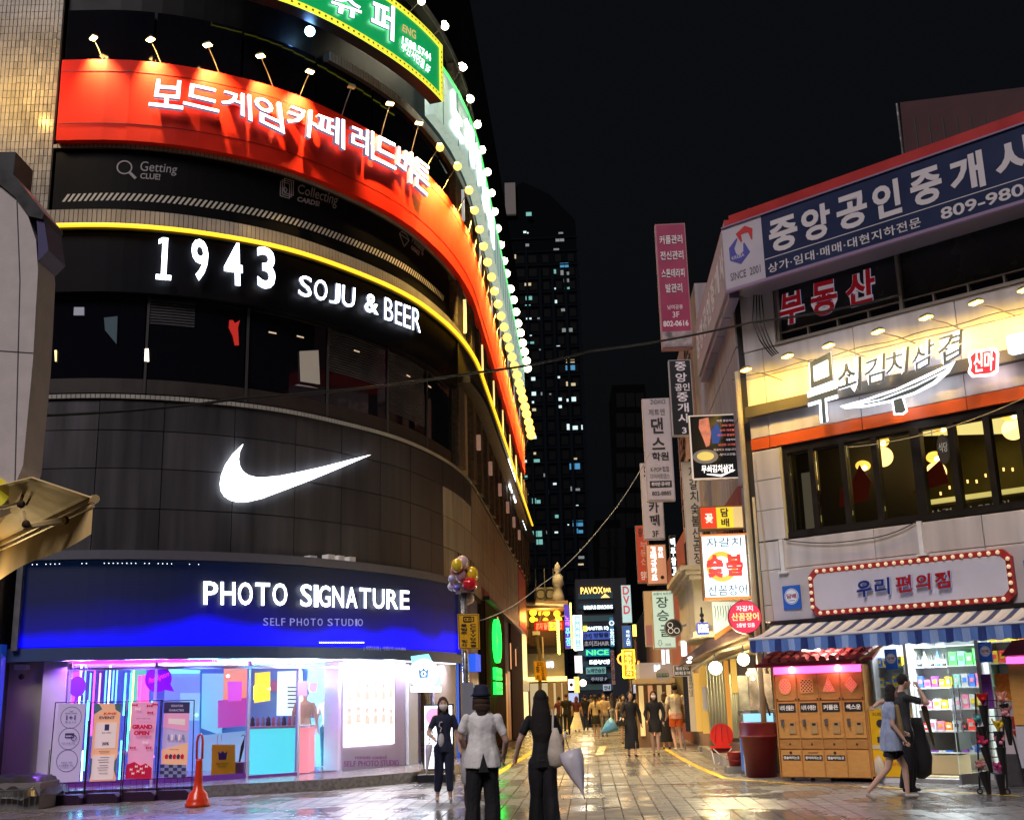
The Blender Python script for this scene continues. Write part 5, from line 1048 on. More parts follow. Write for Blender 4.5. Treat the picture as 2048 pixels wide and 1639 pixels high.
m = MB(fr); m.ring((p[0]+q[0])/2,.9,.93,p[1]-.5,.22,.07,14); m.build('emblem', WHL, T)
T = thing('blade_sign', 'brownish tall blade sign low beside the far building', 'blade sign', (h(1222,1300)[0],EY-8,4))
f2 = BL(EY-8,-2); p, q = f2.hit(1221,1300), f2.hit(1231,1368); m = MB(f2); m.box(p[0],q[0],-.2,0,q[1],p[1]); m.build('board', mat('brown_bl', (.25,.13,.12), .4, emit=(1,.5,.4), es=.1), T)
m = MB(f2); vtext(m, '고기술집', (p[0]+q[0])/2, p[1]-.5, q[1]+.3, .3, 0, .02); m.ring((p[0]+q[0])/2,.0,.02,p[1]-.3,.17,.05,12); m.build('lettering', mat('ink_dk', (.03,.02,.02), .5), T)
# road crossing the far end: lit haze of shops
m = MB(); pA = gy(1140,1380,108); 
# ================================================================ terrace building on the left of the alley
TY2 = 62.0; fr = BL(TY2, -2); h = lambda x, y, o=0: fr.hit(x, y, o)
t = thing('terrace_bar_building', 'two-storey bar with a beige roof terrace, hanging yellow lanterns and a lit shop below', 'building', (h(1060,1400)[0],TY2,0))
TB_ = mat('terrace_beige', (.35,.24,.2), .6, noise=(1,.2)); TDK = mat('terrace_dark', (.03,.018,.02), .5)
L_, R_ = h(1052,1300)[0], h(1128,1300)[0]
zt = h(1090,1196)[1]; z1 = h(1090,1215)[1]; z2 = h(1090,1292)[1]; z3 = h(1090,1306)[1]; z4 = h(1090,1352)[1]
m = MB(fr); m.box(L_-2,R_,-9,-3,0,zt); m.build('wall', TDK, t)
m = MB(fr); m.box(L_-2,R_+.3,-3,.1,z1,zt-.15); m.build('roof_fascia', TB_, t)
m = MB(fr); m.tube([(L_-2,.1,zt-.1),(R_+.3,.1,zt-.45)], .09, 6); m.build('roof_edge', WHT, t)
m = MB(fr); m.box(L_-2,R_,-3,.0,z3,z2); m.build('terrace_floor', TDK, t)
m = MB(fr); m.box(L_-2,R_,-.1,.05,z2-.0,z2+.03); m.build('rail', BLK, t)
m = MB(fr)
for k in range(14): m.tube([(L_+k*(R_-L_)/13,0,z2),(L_+k*(R_-L_)/13,0,z2+1.0)], .02, 4)
m.tube([(L_,0,z2+1.0),(R_,0,z2+1.0)], .03, 4); m.build('railing', BLK, t, kind='stuff')
m = MB(fr); m.box(L_-2,R_,-3,-.05,z4,z3); m.build('fascia', mat('terrace_grey', (.22,.2,.15), .5, noise=(1,.15)), t)
m = MB(fr); m.box(L_-2,R_+.1,-.05,.25,z4-.25,z4-.02); m.build('light_ledge', em('ledge_warm', (1,.6,.15), 3.5), t)
m = MB(fr); m.box(L_-2,R_,-2.9,-2.6,0,z4-.3); m.build('shop_back', mat('shop_back', (.5,.4,.25), .5, emit=(1,.8,.45), es=.5), t)
for x in (L_,h(1102,1400)[0],h(1118,1400)[0],R_): m = MB(fr); m.box(x-.15,x+.15,-.2,.1,0,z4-.25); m.build('pillar', mat('pillar_tan', (.2,.14,.08), .5), t)
m = MB(fr); tbox(m, 'WG', h(1091,1330)[0], h(1107,1330)[0], h(1091,1335)[1], h(1091,1322)[1], .0, .06, bold=.05); m.build('letter', WHL, t)
for px in (1066,1078,1092,1110,1066,1093,1114): pass
for i, (px, py, r) in enumerate(((1066,1224,7),(1081,1226,5),(1093,1224,7),(1114,1226,7),(1065,1238,6),(1091,1240,6),(1117,1238,7),(1072,1239,4))):
    c = gy(px, py, TY2+1.2+(i%3)*.8); m = MB(); m.ball(tuple(c), r*TY2/FPX, 12); one(m, 'round_lantern', em('lan_y' if i % 2 == 0 else 'lan_o', (1,.7,.02) if i % 2 == 0 else (1,.5,.03), 3.0 if i % 2 == 0 else 1.6), f'{"bright yellow" if i%2==0 else "amber"} round lantern under the terrace roof, {ordn[i]} of the cluster', 'lantern', 'lanterns under the terrace roof', True)
point('terrace_glow', gy(1090,1240,TY2+1), 250, (1,.4,.08), .5)
f3 = BL(TY2-.6,-2)
T = thing('red_led_sign', 'red and orange LED sign strung across the terrace front', 'led sign', gy(1100,1252,TY2-.6))
p, q = f3.hit(1068,1249), f3.hit(1128,1259); m = MB(f3); m.box(p[0],q[0],-.1,0,q[1],p[1]+.2); m.build('board', mat('red_bd', (.1,.01,.01), .4, emit=(1,.03,.01), es=.5), T)
m = MB(f3); tbox(m, '포차 술집 마구간', p[0]+.1, q[0]-.1, q[1]+.05, p[1]+.1, .0, .04, bold=.04); m.build('lettering', em('rled', (1,.08,.03), 5), T)
m = MB(f3); p = f3.hit(1097,1247); m.box(p[0],p[0]+.45,-.02,.03,q[1],p[1]+.1); m.build('orange_block', em('oled', (1,.3,.01), 4), T)
# roof clutter on the terrace
for i, px in enumerate((1082,1100)):
    p = h(px,1190,-2); m = MB(fr); m.box(p[0]-.35,p[0]+.35,-2.4,-1.7,zt,zt+.75); T = one(m, 'air_conditioner', mat('ac_grey', (.2,.2,.22), .5), ('left' if i == 0 else 'right')+' one of two outdoor air conditioner units on the terrace roof', 'air conditioner', 'rooftop air conditioners')
    m = MB(fr); m.ring(p[0],-1.7,-1.68,zt+.38,.28,.05,14); m.build('fan_grille', BLK, T)
for px in (1072,1090,1108): m = MB(fr); p = h(px,1190,-1); m.tube([(p[0],-1,zt-.1),(p[0],-1,zt+1.7)], .025, 5); one(m, 'rooftop_pole', GRY, f'thin rooftop pole at the {("left","middle","right")[(px-1072)//18]} of the terrace roof', 'pole')
# statue on the roof
p = h(1117,1197,-1); m = MB(fr); m.lathe([(.35,0),(.3,.5),(.18,.9),(.32,1.1),(.28,1.5),(.12,1.7),(.2,1.85),(.14,2.1),(.02,2.3)], (p[0],-1,p[1]-.3), 10); one(m, 'pale_statue', mat('statue', (.4,.4,.45), .6), 'pale statue figure on the terrace roof corner', 'statue', smooth=True)
def blade(name, lab, Y, x0, x1, y0, y1, board, side=None, dep=.22, ang=-3.4, cat='blade sign', parts=None, group=None):
    """a box sign hung across the street; px edges at mid height / mid width"""
    f = BL(Y, ang); xm, ym = (x0+x1)/2, (y0+y1)/2; a = f.hit(x0, ym)[0]; b_ = f.hit(x1, ym)[0]; zt = f.hit(xm, y0)[1]; zb = f.hit(xm, y1)[1]
    T = thing(name, lab, cat, f.map(((a+b_)/2,0,zb)), group)
    m = MB(f); m.box(a,b_,-dep,0,zb,zt); m.build('box', side or GRY, T); e_ = min(.03, (b_-a)*.04)
    m = MB(f); m.box(a+e_,b_-e_,0,.012,zb+e_,zt-e_); m.build('face', board, T)
    return T, f, a, b_, zb, zt
def bt(T, f, txt, x0, x1, z0, z1, m_, a, b_, zb, zt, off=.014, dep=.006, bold=.02, name='lettering'):
    """text in face fractions"""
    q = MB(f); tbox(q, txt, a+(b_-a)*x0, a+(b_-a)*x1, zb+(zt-zb)*z0, zb+(zt-zb)*z1, off, dep, bold=bold); return q.build(name, m_, T)
def bv(T, f, txt, xc, w, z1, z0, m_, a, b_, zb, zt, off=.014, dep=.006, bold=.02, gap=.12):
    q = MB(f); vtext(q, txt, a+(b_-a)*xc, zb+(zt-zb)*z1, zb+(zt-zb)*z0, (b_-a)*w, off, dep, gap, bold=bold); return q.build('lettering', m_, T)
NV = em('neon_violet', (.35,.1,1), 3); NBl = em('neon_blue_far', (.1,.4,1), 3.5); NY = em('neon_yel', (.9,1,.2), 2.5)
T, f, *g4 = blade('neon_blade_sign', 'violet and blue LED blade sign with a yellow-green dotted edge beside the terrace', 60, 1129, 1141, 1208, 1296, mat('neonbk', (.03,.02,.1), .4, emit=(.2,.1,1), es=.5)); a,b_,zb,zt = g4
bv(T, f, '노래', .5, .7, .75, .5, NV, *g4); bv(T, f, '주점', .5, .7, .48, .05, NBl, *g4); m = MB(f)
for k in range(26): z = zb+(zt-zb)*k/25; m.box(b_,b_+.08,0,.06,z,z+.08); m.box(a-.35-(k%2)*.06,a-.27,0,.06,z*.75+zb*.25-.3,z*.75+zb*.25-.2)
m.build('edge_bulb', NY, T, kind='stuff')
T, f, *g4 = blade('neon_blade_sign', 'tall pale blue blade sign outlined in white light', 57, 1148, 1163, 1230, 1299, mat('paleblue', (.2,.35,.7), .4, emit=(.2,.45,1), es=1.0)); a,b_,zb,zt = g4
m = MB(f); m.stroke([(a,zb),(b_,zb),(b_,zt),(a,zt),(a,zb)], .012, .06, .07); m.build('light_outline', em('outl', (.75,.9,1), 4.5), T); bv(T, f, '주차하우스', .5, .5, .95, .05, em('bl_l', (.6,.8,1), 1.5), *g4)
T, f, *g4 = blade('lit_blade_sign', 'small blank white glowing sign under the pale blue blade sign', 57, 1149, 1165, 1310, 1345, em('whblade', (.72,.75,1), 1.6, (.7,.7,.8)))
for i, (px, py, r, w_) in enumerate(((1166,1365,6,.3),)):
    c = gy(px, py, 60); m = MB(); m.ball(tuple(c), r*60/FPX*1.1, 12); one(m, 'globe_lamp', em('globe_far', (1,.8,.55), 7), 'white round globe lamp at the left side of the far alley', 'lamp', smooth=True); point('globe_glow', tuple(c+Vector((0,-.4,0))), 120, (1,.75,.4), .2)
T, f, *g4 = blade('face_sign', 'small white lit sign with a dark face picture near the globe lamp', 58, 1136, 1149, 1357, 1380, em('whb2', (1,.97,.95), 1.5, (.7,.7,.7))); a,b_,zb,zt = g4
m = MB(f); m.disc((a+b_)/2,.014,.02,(zb+zt)/2,(b_-a)*.28,14); m.build('face_print', mat('ink_dk', (.03,.02,.02), .5), T)
T, f, *g4 = blade('orange_shop_light', 'orange lit shop front slit beyond the terrace bar', 66, 1148, 1159, 1352, 1385, em('osl', (1,.55,.12), 1.8, (.7,.4,.1)), cat='shop light')
T, f, *g4 = blade('lit_shop_window', 'blue-white lit shop window far down the left side of the alley', 70, 1134, 1158, 1384, 1404, em('bsw', (.55,.65,1), .9), cat='shop window')
area('terrace_shop_light', gy(1085,1370,TY2-.3), (0,-1,-.2), 5, 120, (1,.7,.35))
# second camera-sign pole
pp = gz(1082,1478); Y = pp.y; t = thing('cctv_pole', 'second street pole with a yellow camera sign, wrapped in cloth, further down the alley', 'street pole', pp)
m = MB(); m.tube([(pp.x,Y,0),gy(1079,1305,Y),gy(1072,1268,Y)], .07, 8); m.build('pole', mat('pole_olive', (.14,.12,.07), .5), t)
fr = Frame((pp.x,Y,0), 0); m = MB(fr); q = fr.hit(1072,1268); m.box(q[0]-.14,q[0]+.16,-.1,.1,q[1]-.02,q[1]+.12); m.build('cap', WHT, t)
m = MB(); m.tube([gy(1072,1268,Y),gy(1078,1250,Y),gy(1084,1222,Y)], .03, 6); m.tube([gy(1078,1250,Y),gy(1100,1242,Y),gy(1130,1230,Y)], .02, 5); m.build('bracket_arm', mat('arm_pale', (.4,.32,.28), .5), t)
cctv(fr, (1067,1321),(1092,1321),(1070,1360),(1094,1361), t, .1)
# white hanging cloths by the terrace
for i, (x0, x1, y0, y1) in enumerate(((1118,1124,1278,1298),(1085,1089,1273,1315))):
    m = MB(); P0 = gy(x0,y0,TY2-.9); P1 = gy(x1,y1,TY2-.9); m.lathe([(.03,0),(abs(P1.x-P0.x)*.6,-.2),(abs(P1.x-P0.x)*.5,P1.z-P0.z)], tuple(P0), 7); one(m, 'hanging_cloth', mat('cloth_cream', (.5,.38,.25), .7), ('gathered cream cloth hanging at the right end of the terrace rail','narrow pale cloth hanging below the wrapped pole bracket')[i], 'cloth')
# ================================================================ RIGHT SIDE of the alley: walls beyond the corner shop
def srwall(u0, u1, ztop, name, lab, mt, off=0.0, depth=4.0, zb=0):
    T = thing(name, lab, 'building', SR.map((u0,off,0))); m = MB(SR); m.box(u0,u1,off-depth,off,zb,ztop); m.build('wall', mt, T); return T
GW = mat('grey_tile_wall', (.33,.28,.29), .55, noise=(.9,.35), streak=1); PKW = mat('pink_wall', (.25,.15,.14), .7, noise=(1,.3)); BEI = mat('beige_stucco', (.50,.42,.28), .7, noise=(1.5,.2)); RDB = mat('red_building', (.22,.04,.04), .6, noise=(1,.3))
def srz(px, py, off=0): return SR.hit(px, py, off)
t2 = srwall(6.6, 8.2, srz(1420,435)[1] if srz(1420,435)[1] < 16 else 14.2, 'stair_tower_building', 'narrow grey stair tower rising behind the agency billboard', GW)
for k in range(4):
    q = MB(SR); z = 7+k*1.8; q.tube([(6.65,.25,z),(8.1,.25,z+1.6)], .03, 4); q.tube([(8.1,.25,z),(6.65,.25,z+1.6)], .03, 4); q.tube([(6.65,.25,z),(8.1,.25,z)], .035, 4); q.build('steel_brace', DCON, t2)
t3 = srwall(8.2, 15.0, 12.2, 'brick_side_building', 'dull reddish three-storey building behind the dance academy sign', PKW)
for i in range(3):
    for j in range(3): m = MB(SR); m.box(9+i*2,10.2+i*2,.0,.05,4.2+j*2.6,5.8+j*2.6); m.build('window', TWD, t3)
m = MB(SR)
for i, c in enumerate('관악원'): tbox(m, c, 12.2, 14.2, 9.9-i*1.3, 10.9-i*1.3, .03, .05, bold=.03)
m.build('lettering', mat('rust_letter', (.1,.03,.02), .6), t3)
t4 = srwall(15.0, 24, 6.8, 'low_dark_building', 'low dark-red building with signs halfway down the right side', RDB)
t5 = srwall(24, 46, 5.6, 'far_shop_building', 'row of dim low shops far down the right side of the alley', PKW)
t6 = srwall(46, 78, 6.5, 'farthest_shop_building', 'dark end of the right-hand shop row', DCON)
for k in range(9):
    m = MB(SR); u = 24.6+k*2.3; m.box(u,u+1.8,.0,.06,.2,2.3); m.build('lit_shopfront', (em('sf1', (1,.8,.5), .7), em('sf2', (.9,.9,1), .5), em('sf3', (1,.55,.3), .6))[k%3], t5)
for k in range(5): m = MB(SR); u = 47+k*5; m.box(u,u+3.5,.0,.06,.3,2.4); m.build('lit_shopfront', (em('sf2', (.9,.9,1), .5), em('sf4', (.5,.8,1), .4))[k%2], t6)
# upper dark facade band with vertical battens (behind signs)
m = MB(SR)
for k in range(16): m.box(6.8+k*.45,6.9+k*.45,.0,.12,3.2,6.2)
m.build('batten', BLK, t3, kind='stuff')
# ---------------------------------------------------------------- blade signs on the right, tallest first
INK = mat('sign_black_ink', (.03,.025,.025), .5)
MAG = mat('sign_magenta', (.30,.035,.09), .45, emit=(1,.12,.38), es=.02, noise=(2,.12)); WT_ = mat('ink_white', (.7,.62,.64), .5, emit=(1,.85,.9), es=.10)
T, f, *g4 = blade('massage_blade_sign', 'tall magenta blade sign with four white lines ending in 802-0616, highest on the right', 29.5, 1317, 1378, 447, 696, MAG, mat('side_pink', (.4,.2,.22), .5), .3); a,b_,zb,zt = g4
for s_, y in (('커플관리',480),('전신관리',512),('스톤테라피',548),('발관리',578)):
    k = 1-(y-447)/249.; wd = .42 if len(s_) > 3 else .3; bt(T, f, s_, .5-wd*.9, .5+wd*.9, k-.035, k+.035, INK, *g4, off=.014, bold=.035); bt(T, f, s_, .5-wd*.9, .5+wd*.9, k-.035, k+.035, WT_, *g4, off=.020, bold=.01)
bt(T, f, '남여공용', .25, .75, .305, .34, WT_, *g4, bold=0); bt(T, f, '3F', .4, .62, .24, .285, WT_, *g4, bold=0); bt(T, f, '802-0616', .08, .9, .17, .215, WT_, *g4)
m = MB(f); m.box(a+.02,b_-.02,.012,.018,zb+.03,zb+(zt-zb)*.13); m.build('photo_strip', mat('strip_grey', (.35,.3,.3), .5, noise=(5,.7)), T)
T, f, *g4 = blade('agency_blade_sign', 'black blade sign of stacked letters 중앙공인중개사 and a 3 below the magenta sign', 27.0, 1341, 1386, 719, 870, mat('blade_black', (.02,.02,.022), .4), mat('side_w', (.4,.36,.38), .5))
bt(T, f, '중', .28, .78, .85, .97, WT_, *g4); bt(T, f, '앙', .28, .78, .70, .82, WT_, *g4); bt(T, f, '공인', .22, .88, .58, .68, WT_, *g4); bt(T, f, '중', .28, .78, .44, .56, WT_, *g4); bt(T, f, '개', .28, .78, .30, .42, WT_, *g4); bt(T, f, '사', .28, .78, .16, .28, WT_, *g4); bt(T, f, '3', .42, .62, .02, .1, WT_, *g4)
WSG = mat('blade_white', (.46,.40,.40), .5, emit=(1,.82,.82), es=.05, noise=(2,.1))
T, f, *g4 = blade('dance_blade_sign', 'white blade sign 제트엔 댄스 학원 for a dance academy, phone 802-8885', 30.5, 1289, 1345, 796, 1001, WSG, mat('side_w', (.4,.36,.38), .5), .25)
for s_, x0, x1, y0, y1 in (('ZNDANCE',.3,.85,799,808),('제트엔',.22,.8,818,831),('댄',.28,.72,836,868),('스',.28,.74,876,900),('학원',.25,.85,905,922),('K-POP·힙합',.18,.84,934,944),('다이어트댄스',.16,.84,948,958)): bt(T, f, s_, x0, x1, 1-(y1-796)/205., 1-(y0-796)/205., INK, *g4, bold=.03 if y1-y0 > 15 else 0)
a,b_,zb,zt = g4; m = MB(f); m.box(a+(b_-a)*.12,b_-(b_-a)*.1,.013,.018,zb+(zt-zb)*.125,zb+(zt-zb)*.19); m.build('black_strip', INK, T); bt(T, f, '취미반·강사반', .18, .84, .14, .178, WT_, *g4, off=.02); bt(T, f, '802-8885', .18, .86, .05, .09, INK, *g4)
T, f, *g4 = blade('cafe_blade_sign', 'white blade sign with 카페 half hidden behind the dance academy sign', 33, 1284, 1326, 925, 1078, WSG, mat('side_w', (.4,.36,.38), .5)); bt(T, f, '보드', .15, .5, .82, .98, INK, *g4); bt(T, f, '카', .3, .78, .34, .5, INK, *g4, bold=.03); bt(T, f, '페', .3, .78, .17, .32, INK, *g4, bold=.03); bt(T, f, '3F', .4, .7, .03, .11, INK, *g4)
T, f, *g4 = blade('eel_blade_sign', 'tall cream blade sign 자갈치숯불산곰장어 behind the lit eel sign', 27.6, 1371, 1404, 922, 1163, mat('blade_cream', (.5,.43,.33), .5, emit=(1,.8,.5), es=.07, noise=(2,.1)), mat('side_w', (.4,.36,.38), .5)); bv(T, f, '자갈치숯불산곰장', .62, .5, .96, .14, INK, *g4, bold=.01); bt(T, f, '2층', .25, .7, .03, .08, INK, *g4)
# black menu sign with meat picture
T, f, *g4 = blade('menu_blade_sign', 'black framed menu sign with a picture of meat over a grill and the restaurant script', 24.2, 1381, 1476, 829, 958, mat('menu_black', (.012,.012,.014), .3), mat('menu_edge', (.6,.5,.4), .4), .12); a,b_,zb,zt = g4
P = lambda x, y: (a+(b_-a)*x, zb+(zt-zb)*y)
m = MB(f); m.stroke([P(.01,.01),P(.99,.01),P(.99,.99),P(.01,.99),P(.01,.01)], .012, .03, .035); m.build('light_border', mat('cream_edge', (.7,.6,.5), .4, emit=(1,.85,.7), es=.35), T)
m = MB(f); m.prism([P(.22,.93),P(.42,.96),P(.45,.7),P(.4,.52),P(.33,.5),P(.28,.62),P(.2,.8)], .014, .02); m.build('meat_print', mat('meat', (.65,.2,.12), .5, emit=(1,.35,.2), es=.3, noise=(9,.5)), T)
m = MB(f); c = P(.3,.35); m.disc(c[0],.014,.018,c[1],(b_-a)*.27,22,r2=(zt-zb)*.11); m.build('plate_print', mat('plate', (.35,.33,.3), .4), T)
m = MB(f); m.disc(c[0],.018,.022,c[1]+.01,(b_-a)*.18,20,r2=(zt-zb)*.07); m.build('grill_print', mat('grill_y', (.7,.55,.12), .5, emit=(1,.75,.2), es=.5), T)
m = MB(f); m.prism([P(.45,.75),P(.6,.88),P(.68,.7),P(.6,.55),P(.46,.55)], .0135, .014); m.build('blue_print', mat('bluep', (.02,.06,.3), .5, emit=(0,.2,1), es=.12), T)
mr_ = mat('menu_red', (.6,.12,.1), .5, emit=(1,.2,.15), es=.3)
for i, s_ in enumerate(('저희 통김치는','매일 담가','요리 재료를','최상의 품질로','사용하며','신선한 고기만','제공하고 있습니다','-알아고깃집-')): bt(T, f, s_, .97-.055*len(s_), .95, .88-i*.075, .915-i*.075, mr_ if i in (1,2,3,5) else WT_, *g4, off=.022, bold=.02)
bt(T, f, '무쇠김치삼겹', .2, .86, .1, .22, em('menu_logo', (1,.95,.9), 1.2, (.7,.7,.7)), *g4, off=.02, bold=.03); m = MB(f); m.stroke([P(.3,.08),P(.6,.05),P(.9,.13)], .02, .025, [.02,.05,.015]); m.build('blade_print', em('menu_logo', (1,.95,.9), 1.2), T)
# tobacco / flower sign
T, f, *g4 = blade('tobacco_signbox', 'red and yellow signbox with 꽃 and 담배 on the yellow pipe wall', 23.6, 1399, 1488, 1011, 1058, mat('tb_yellow', (.8,.55,.03), .4, emit=(1,.72,.05), es=.55), mat('brownframe', (.25,.12,.05), .5), .3); a,b_,zb,zt = g4
m = MB(f); m.box(a+.03,a+(b_-a)*.38,.012,.018,zb+.03,zt-.03); m.build('red_panel', mat('tb_red', (.6,.05,.02), .4, emit=(1,.07,.02), es=.5), T); m = MB(f); m.box(a+(b_-a)*.76,b_-.03,.012,.018,zb+.03,zt-.03); m.build('cream_panel', mat('tb_cream', (.7,.5,.2), .4, emit=(1,.7,.3), es=.4), T)
bt(T, f, '꽃', .12, .30, .28, .68, em('tb_pale', (1,.85,.7), .8, (.7,.6,.5)), *g4, off=.02, bold=.03); bt(T, f, '담', .48, .66, .52, .9, INK, *g4, bold=.03); bt(T, f, '배', .48, .66, .1, .46, INK, *g4, bold=.03)
# lit eel sign
T, f, *g4 = blade('eel_signbox', 'bright white signbox 자갈치 숯불 산꼼장어 with red letters over an orange disc', 23.6, 1404, 1497, 1067, 1198, em('eel_face', (.72,.97,1), 1.05, (.7,.75,.75)), mat('brownframe', (.25,.12,.05), .5), .3); a,b_,zb,zt = g4
for z0, z1 in ((zb,zb+.05),(zt-.04,zt)): m = MB(f); m.box(a,b_,.0,.03,z0,z1); m.build('orange_trim', mat('or_trim', (.6,.2,.06), .4, emit=(1,.3,.05), es=.4), T)
NVY = mat('eel_ink', (.05,.06,.14), .5)
bt(T, f, '자갈치', .12, .88, .80, .94, NVY, *g4, off=.016, bold=.0); bt(T, f, '산꼼장어', .10, .93, .06, .22, NVY, *g4, off=.016, bold=.0)
m = MB(f); c = (a+(b_-a)*.42, zb+(zt-zb)*.50); m.ring(c[0],.014,.018,c[1],(b_-a)*.33,(b_-a)*.11,30); m.build('orange_disc', mat('eel_orange', (.8,.3,.03), .4, emit=(1,.35,.02), es=.9), T)
bt(T, f, '숯', .10, .46, .33, .68, mat('eel_red', (.7,.02,.01), .4, emit=(1,.02,.01), es=.9), *g4, off=.02, bold=.06); bt(T, f, '불', .52, .88, .35, .68, mat('eel_red', (.7,.02,.01), .4, emit=(1,.02,.01), es=.9), *g4, off=.02, bold=.06)
point('eel_glow', f.map(((a+b_)/2,.7,(zb+zt)/2)), 22, (.8,.95,1), .4)
# round red sign
f = BL(22.2); c = f.hit(1490,1233); T = thing('round_red_sign', 'round red lit sign reading 자갈치 산꼼장어 below the white eel sign', 'round sign', f.map((c[0],0,c[1])))
r = 32*22.2/FPX; m = MB(f); m.disc(c[0],-.14,0,c[1],r,28); m.build('drum', mat('drum_red', (.3,.02,.04), .4), T); m = MB(f); m.disc(c[0],0,.012,c[1],r*.96,28); m.build('face', mat('round_red', (.7,.04,.09), .4, emit=(1,.06,.12), es=.75), T)
for s_, y0, y1, w_, mm in (('자갈치',.35,.68,.5,em('rr_w', (1,.85,.8), 1.2, (.7,.6,.6))),('산꼼장어',-.22,.25,.82,em('rr_y', (1,.8,.25), 1.2, (.7,.5,.2))),('2층방 있음',-.62,-.36,.55,em('rr_w', (1,.85,.8), 1.2, (.7,.6,.6)))): m = MB(f); tbox(m, s_, c[0]-r*w_, c[0]+r*w_, c[1]+r*y0, c[1]+r*y1, .014, .006, bold=.02); m.build('lettering', mm, T)
# mid-distance signs
T, f, *g4 = blade('realty_blade_sign', 'dull red blade sign 부동산 partly behind the katsu sign', 38, 1273, 1299, 1050, 1165, mat('dull_red', (.35,.05,.03), .5, emit=(1,.1,.05), es=.12), None); bt(T, f, '중앙', .2, .85, .8, .95, INK, *g4); bv(T, f, '부동산', .6, .6, .72, .3, mat('pale_red_ink', (.6,.3,.25), .5), *g4); bt(T, f, '임대', .25, .9, .05, .2, WT_, *g4)
T, f, *g4 = blade('katsu_blade_sign', 'brown lit blade sign with glowing vertical letters 고베규카츠', 34.5, 1293, 1334, 1088, 1168, mat('katsu_brown', (.45,.22,.14), .5, emit=(1,.45,.25), es=.38), mat('brownframe', (.25,.12,.05), .5)); KL = em('katsu_l', (1,.93,.9), 2.6, (.8,.8,.8)); bv(T, f, '고베규카츠', .36, .26, .95, .1, KL, *g4, bold=.03); bv(T, f, '큐브', .72, .24, .93, .66, KL, *g4); a,b_,zb,zt = g4; m = MB(f); m.disc(a+(b_-a)*.74,.014,.02,zb+(zt-zb)*.17,(b_-a)*.09,14); m.build('dot_emblem', INK, T)
T, f, *g4 = blade('jangseung_blade_sign', 'pale green-white blade sign with brush letters 장승골 and a down arrow 지하', 32.5, 1305, 1350, 1180, 1296, mat('jang_face', (.45,.55,.45), .5, emit=(.75,1,.78), es=.42), mat('tan_side', (.45,.32,.18), .5), .5); JG = mat('ink_green', (.02,.08,.04), .5)
bt(T, f, '호롱이 녹두전', .1, .9, .92, .965, JG, *g4, bold=0); bt(T, f, '장', .2, .74, .70, .89, JG, *g4, bold=.01); bt(T, f, '승', .2, .74, .47, .66, JG, *g4, bold=.01); bt(T, f, '골', .3, .8, .2, .4, JG, *g4, bold=.01); bt(T, f, '지하', .5, .75, .04, .085, JG, *g4, bold=0)
a,b_,zb,zt = g4; x = a+(b_-a)*.28; z = zb+(zt-zb)*.09; w_ = (b_-a)*.1; m = MB(f); m.stroke([(x-w_*.5,z+w_*1.3),(x+w_*.5,z+w_*1.3),(x+w_*.5,z),(x+w_,z),(x,z-w_*1.2),(x-w_,z),(x-w_*.5,z),(x-w_*.5,z+w_*1.3)], .014, .018, .012); m.build('arrow_print', JG, T)
T, f, *g4 = blade('tan_signbox', 'blank tan signbox with a pink lower half left of the 장승골 sign', 33.2, 1289, 1306, 1181, 1292, mat('tan_face', (.5,.34,.16), .5, emit=(1,.65,.3), es=.10)); a,b_,zb,zt = g4; m = MB(f); m.box(a+.02,b_-.01,.012,.016,zb+.03,zb+(zt-zb)*.38); m.build('pink_panel', mat('pinkp', (.45,.2,.18), .5), T)
f = BL(27.5); c = f.hit(1347,1255); r = 17.5*27.5/FPX; T = thing('round_black_sign', 'round black blade sign with three white rings', 'round sign', f.map((c[0],0,c[1]))); m = MB(f); m.disc(c[0],-.1,0,c[1],r,26); m.build('drum', BLK, T); m = MB(f); m.ring(c[0],0,.012,c[1],r*.95,r*.05,26); m.build('rim', GRY, T)
for dx, dz in ((-.35,.33),(-.33,-.3),(.35,-.3)): m = MB(f); m.ring(c[0]+dx*r,.0,.015,c[1]+dz*r,r*.31,r*.07,18); m.build('ring', mat('ringw', (.6,.55,.5), .4, emit=(1,.9,.8), es=.25), T)
m = MB(f); m.tube([(c[0]+r,-.05,c[1]+.05),(c[0]+r+.25,-.05,c[1]+.1)], .03, 6); m.build('bracket', GRY, T)
# BONG blue cube sign on beige building side & cornice
bb = thing('beige_cornice_building', 'low beige shop building with a stepped cornice next to the corner restaurant', 'building', SR.map((3.5,.9,0)))
e = .95; z0, z1 = 2.75, 4.25
m = MB(SR); m.box(2.2,6.4,-.5,e,2.85,3.95); m.build('upper_wall', BEI, bb)
for k, (zz, o) in enumerate(((3.95,.08),(4.05,.16),(4.15,.26))): m = MB(SR); m.box(2.0-o*.3,6.6,-.5,e+o,zz+.003,zz+.1); m.build('cornice', BEI, bb)
m = MB(SR); m.box(2.1,6.5,-.5,e+.06,2.74,2.85); m.build('lower_band', BEI, bb)
f = BL(24.95); p, q = f.hit(1393,1246), f.hit(1416,1268); T = thing('blue_cube_sign', 'small blue glowing box sign with white letters on the beige wall', 'sign', f.map((p[0],.2,q[1]))); m = MB(f); m.box(p[0],q[0],.0,.2,q[1],p[1]); m.build('box', mat('cube_bl', (.02,.04,.3), .4, emit=(.02,.06,1), es=.5), T)
m = MB(f); tbox(m, 'BONG', p[0]+.01, q[0]-.01, q[1]+.03, p[1]-.03, .2, .02, bold=.05); m.build('lettering', em('cube_l', (.7,.75,1), 2.2), T); m = MB(f); c = f.hit(1403,1235); m.tube([(c[0],.1,c[1]+.22),(c[0],.1,c[1]-.1)], .02, 6); m.ball((c[0],.1,c[1]+.05), .05, 8); m.ball((c[0],.1,c[1]-.06), .045, 8); m.build('stem', BLK, T)
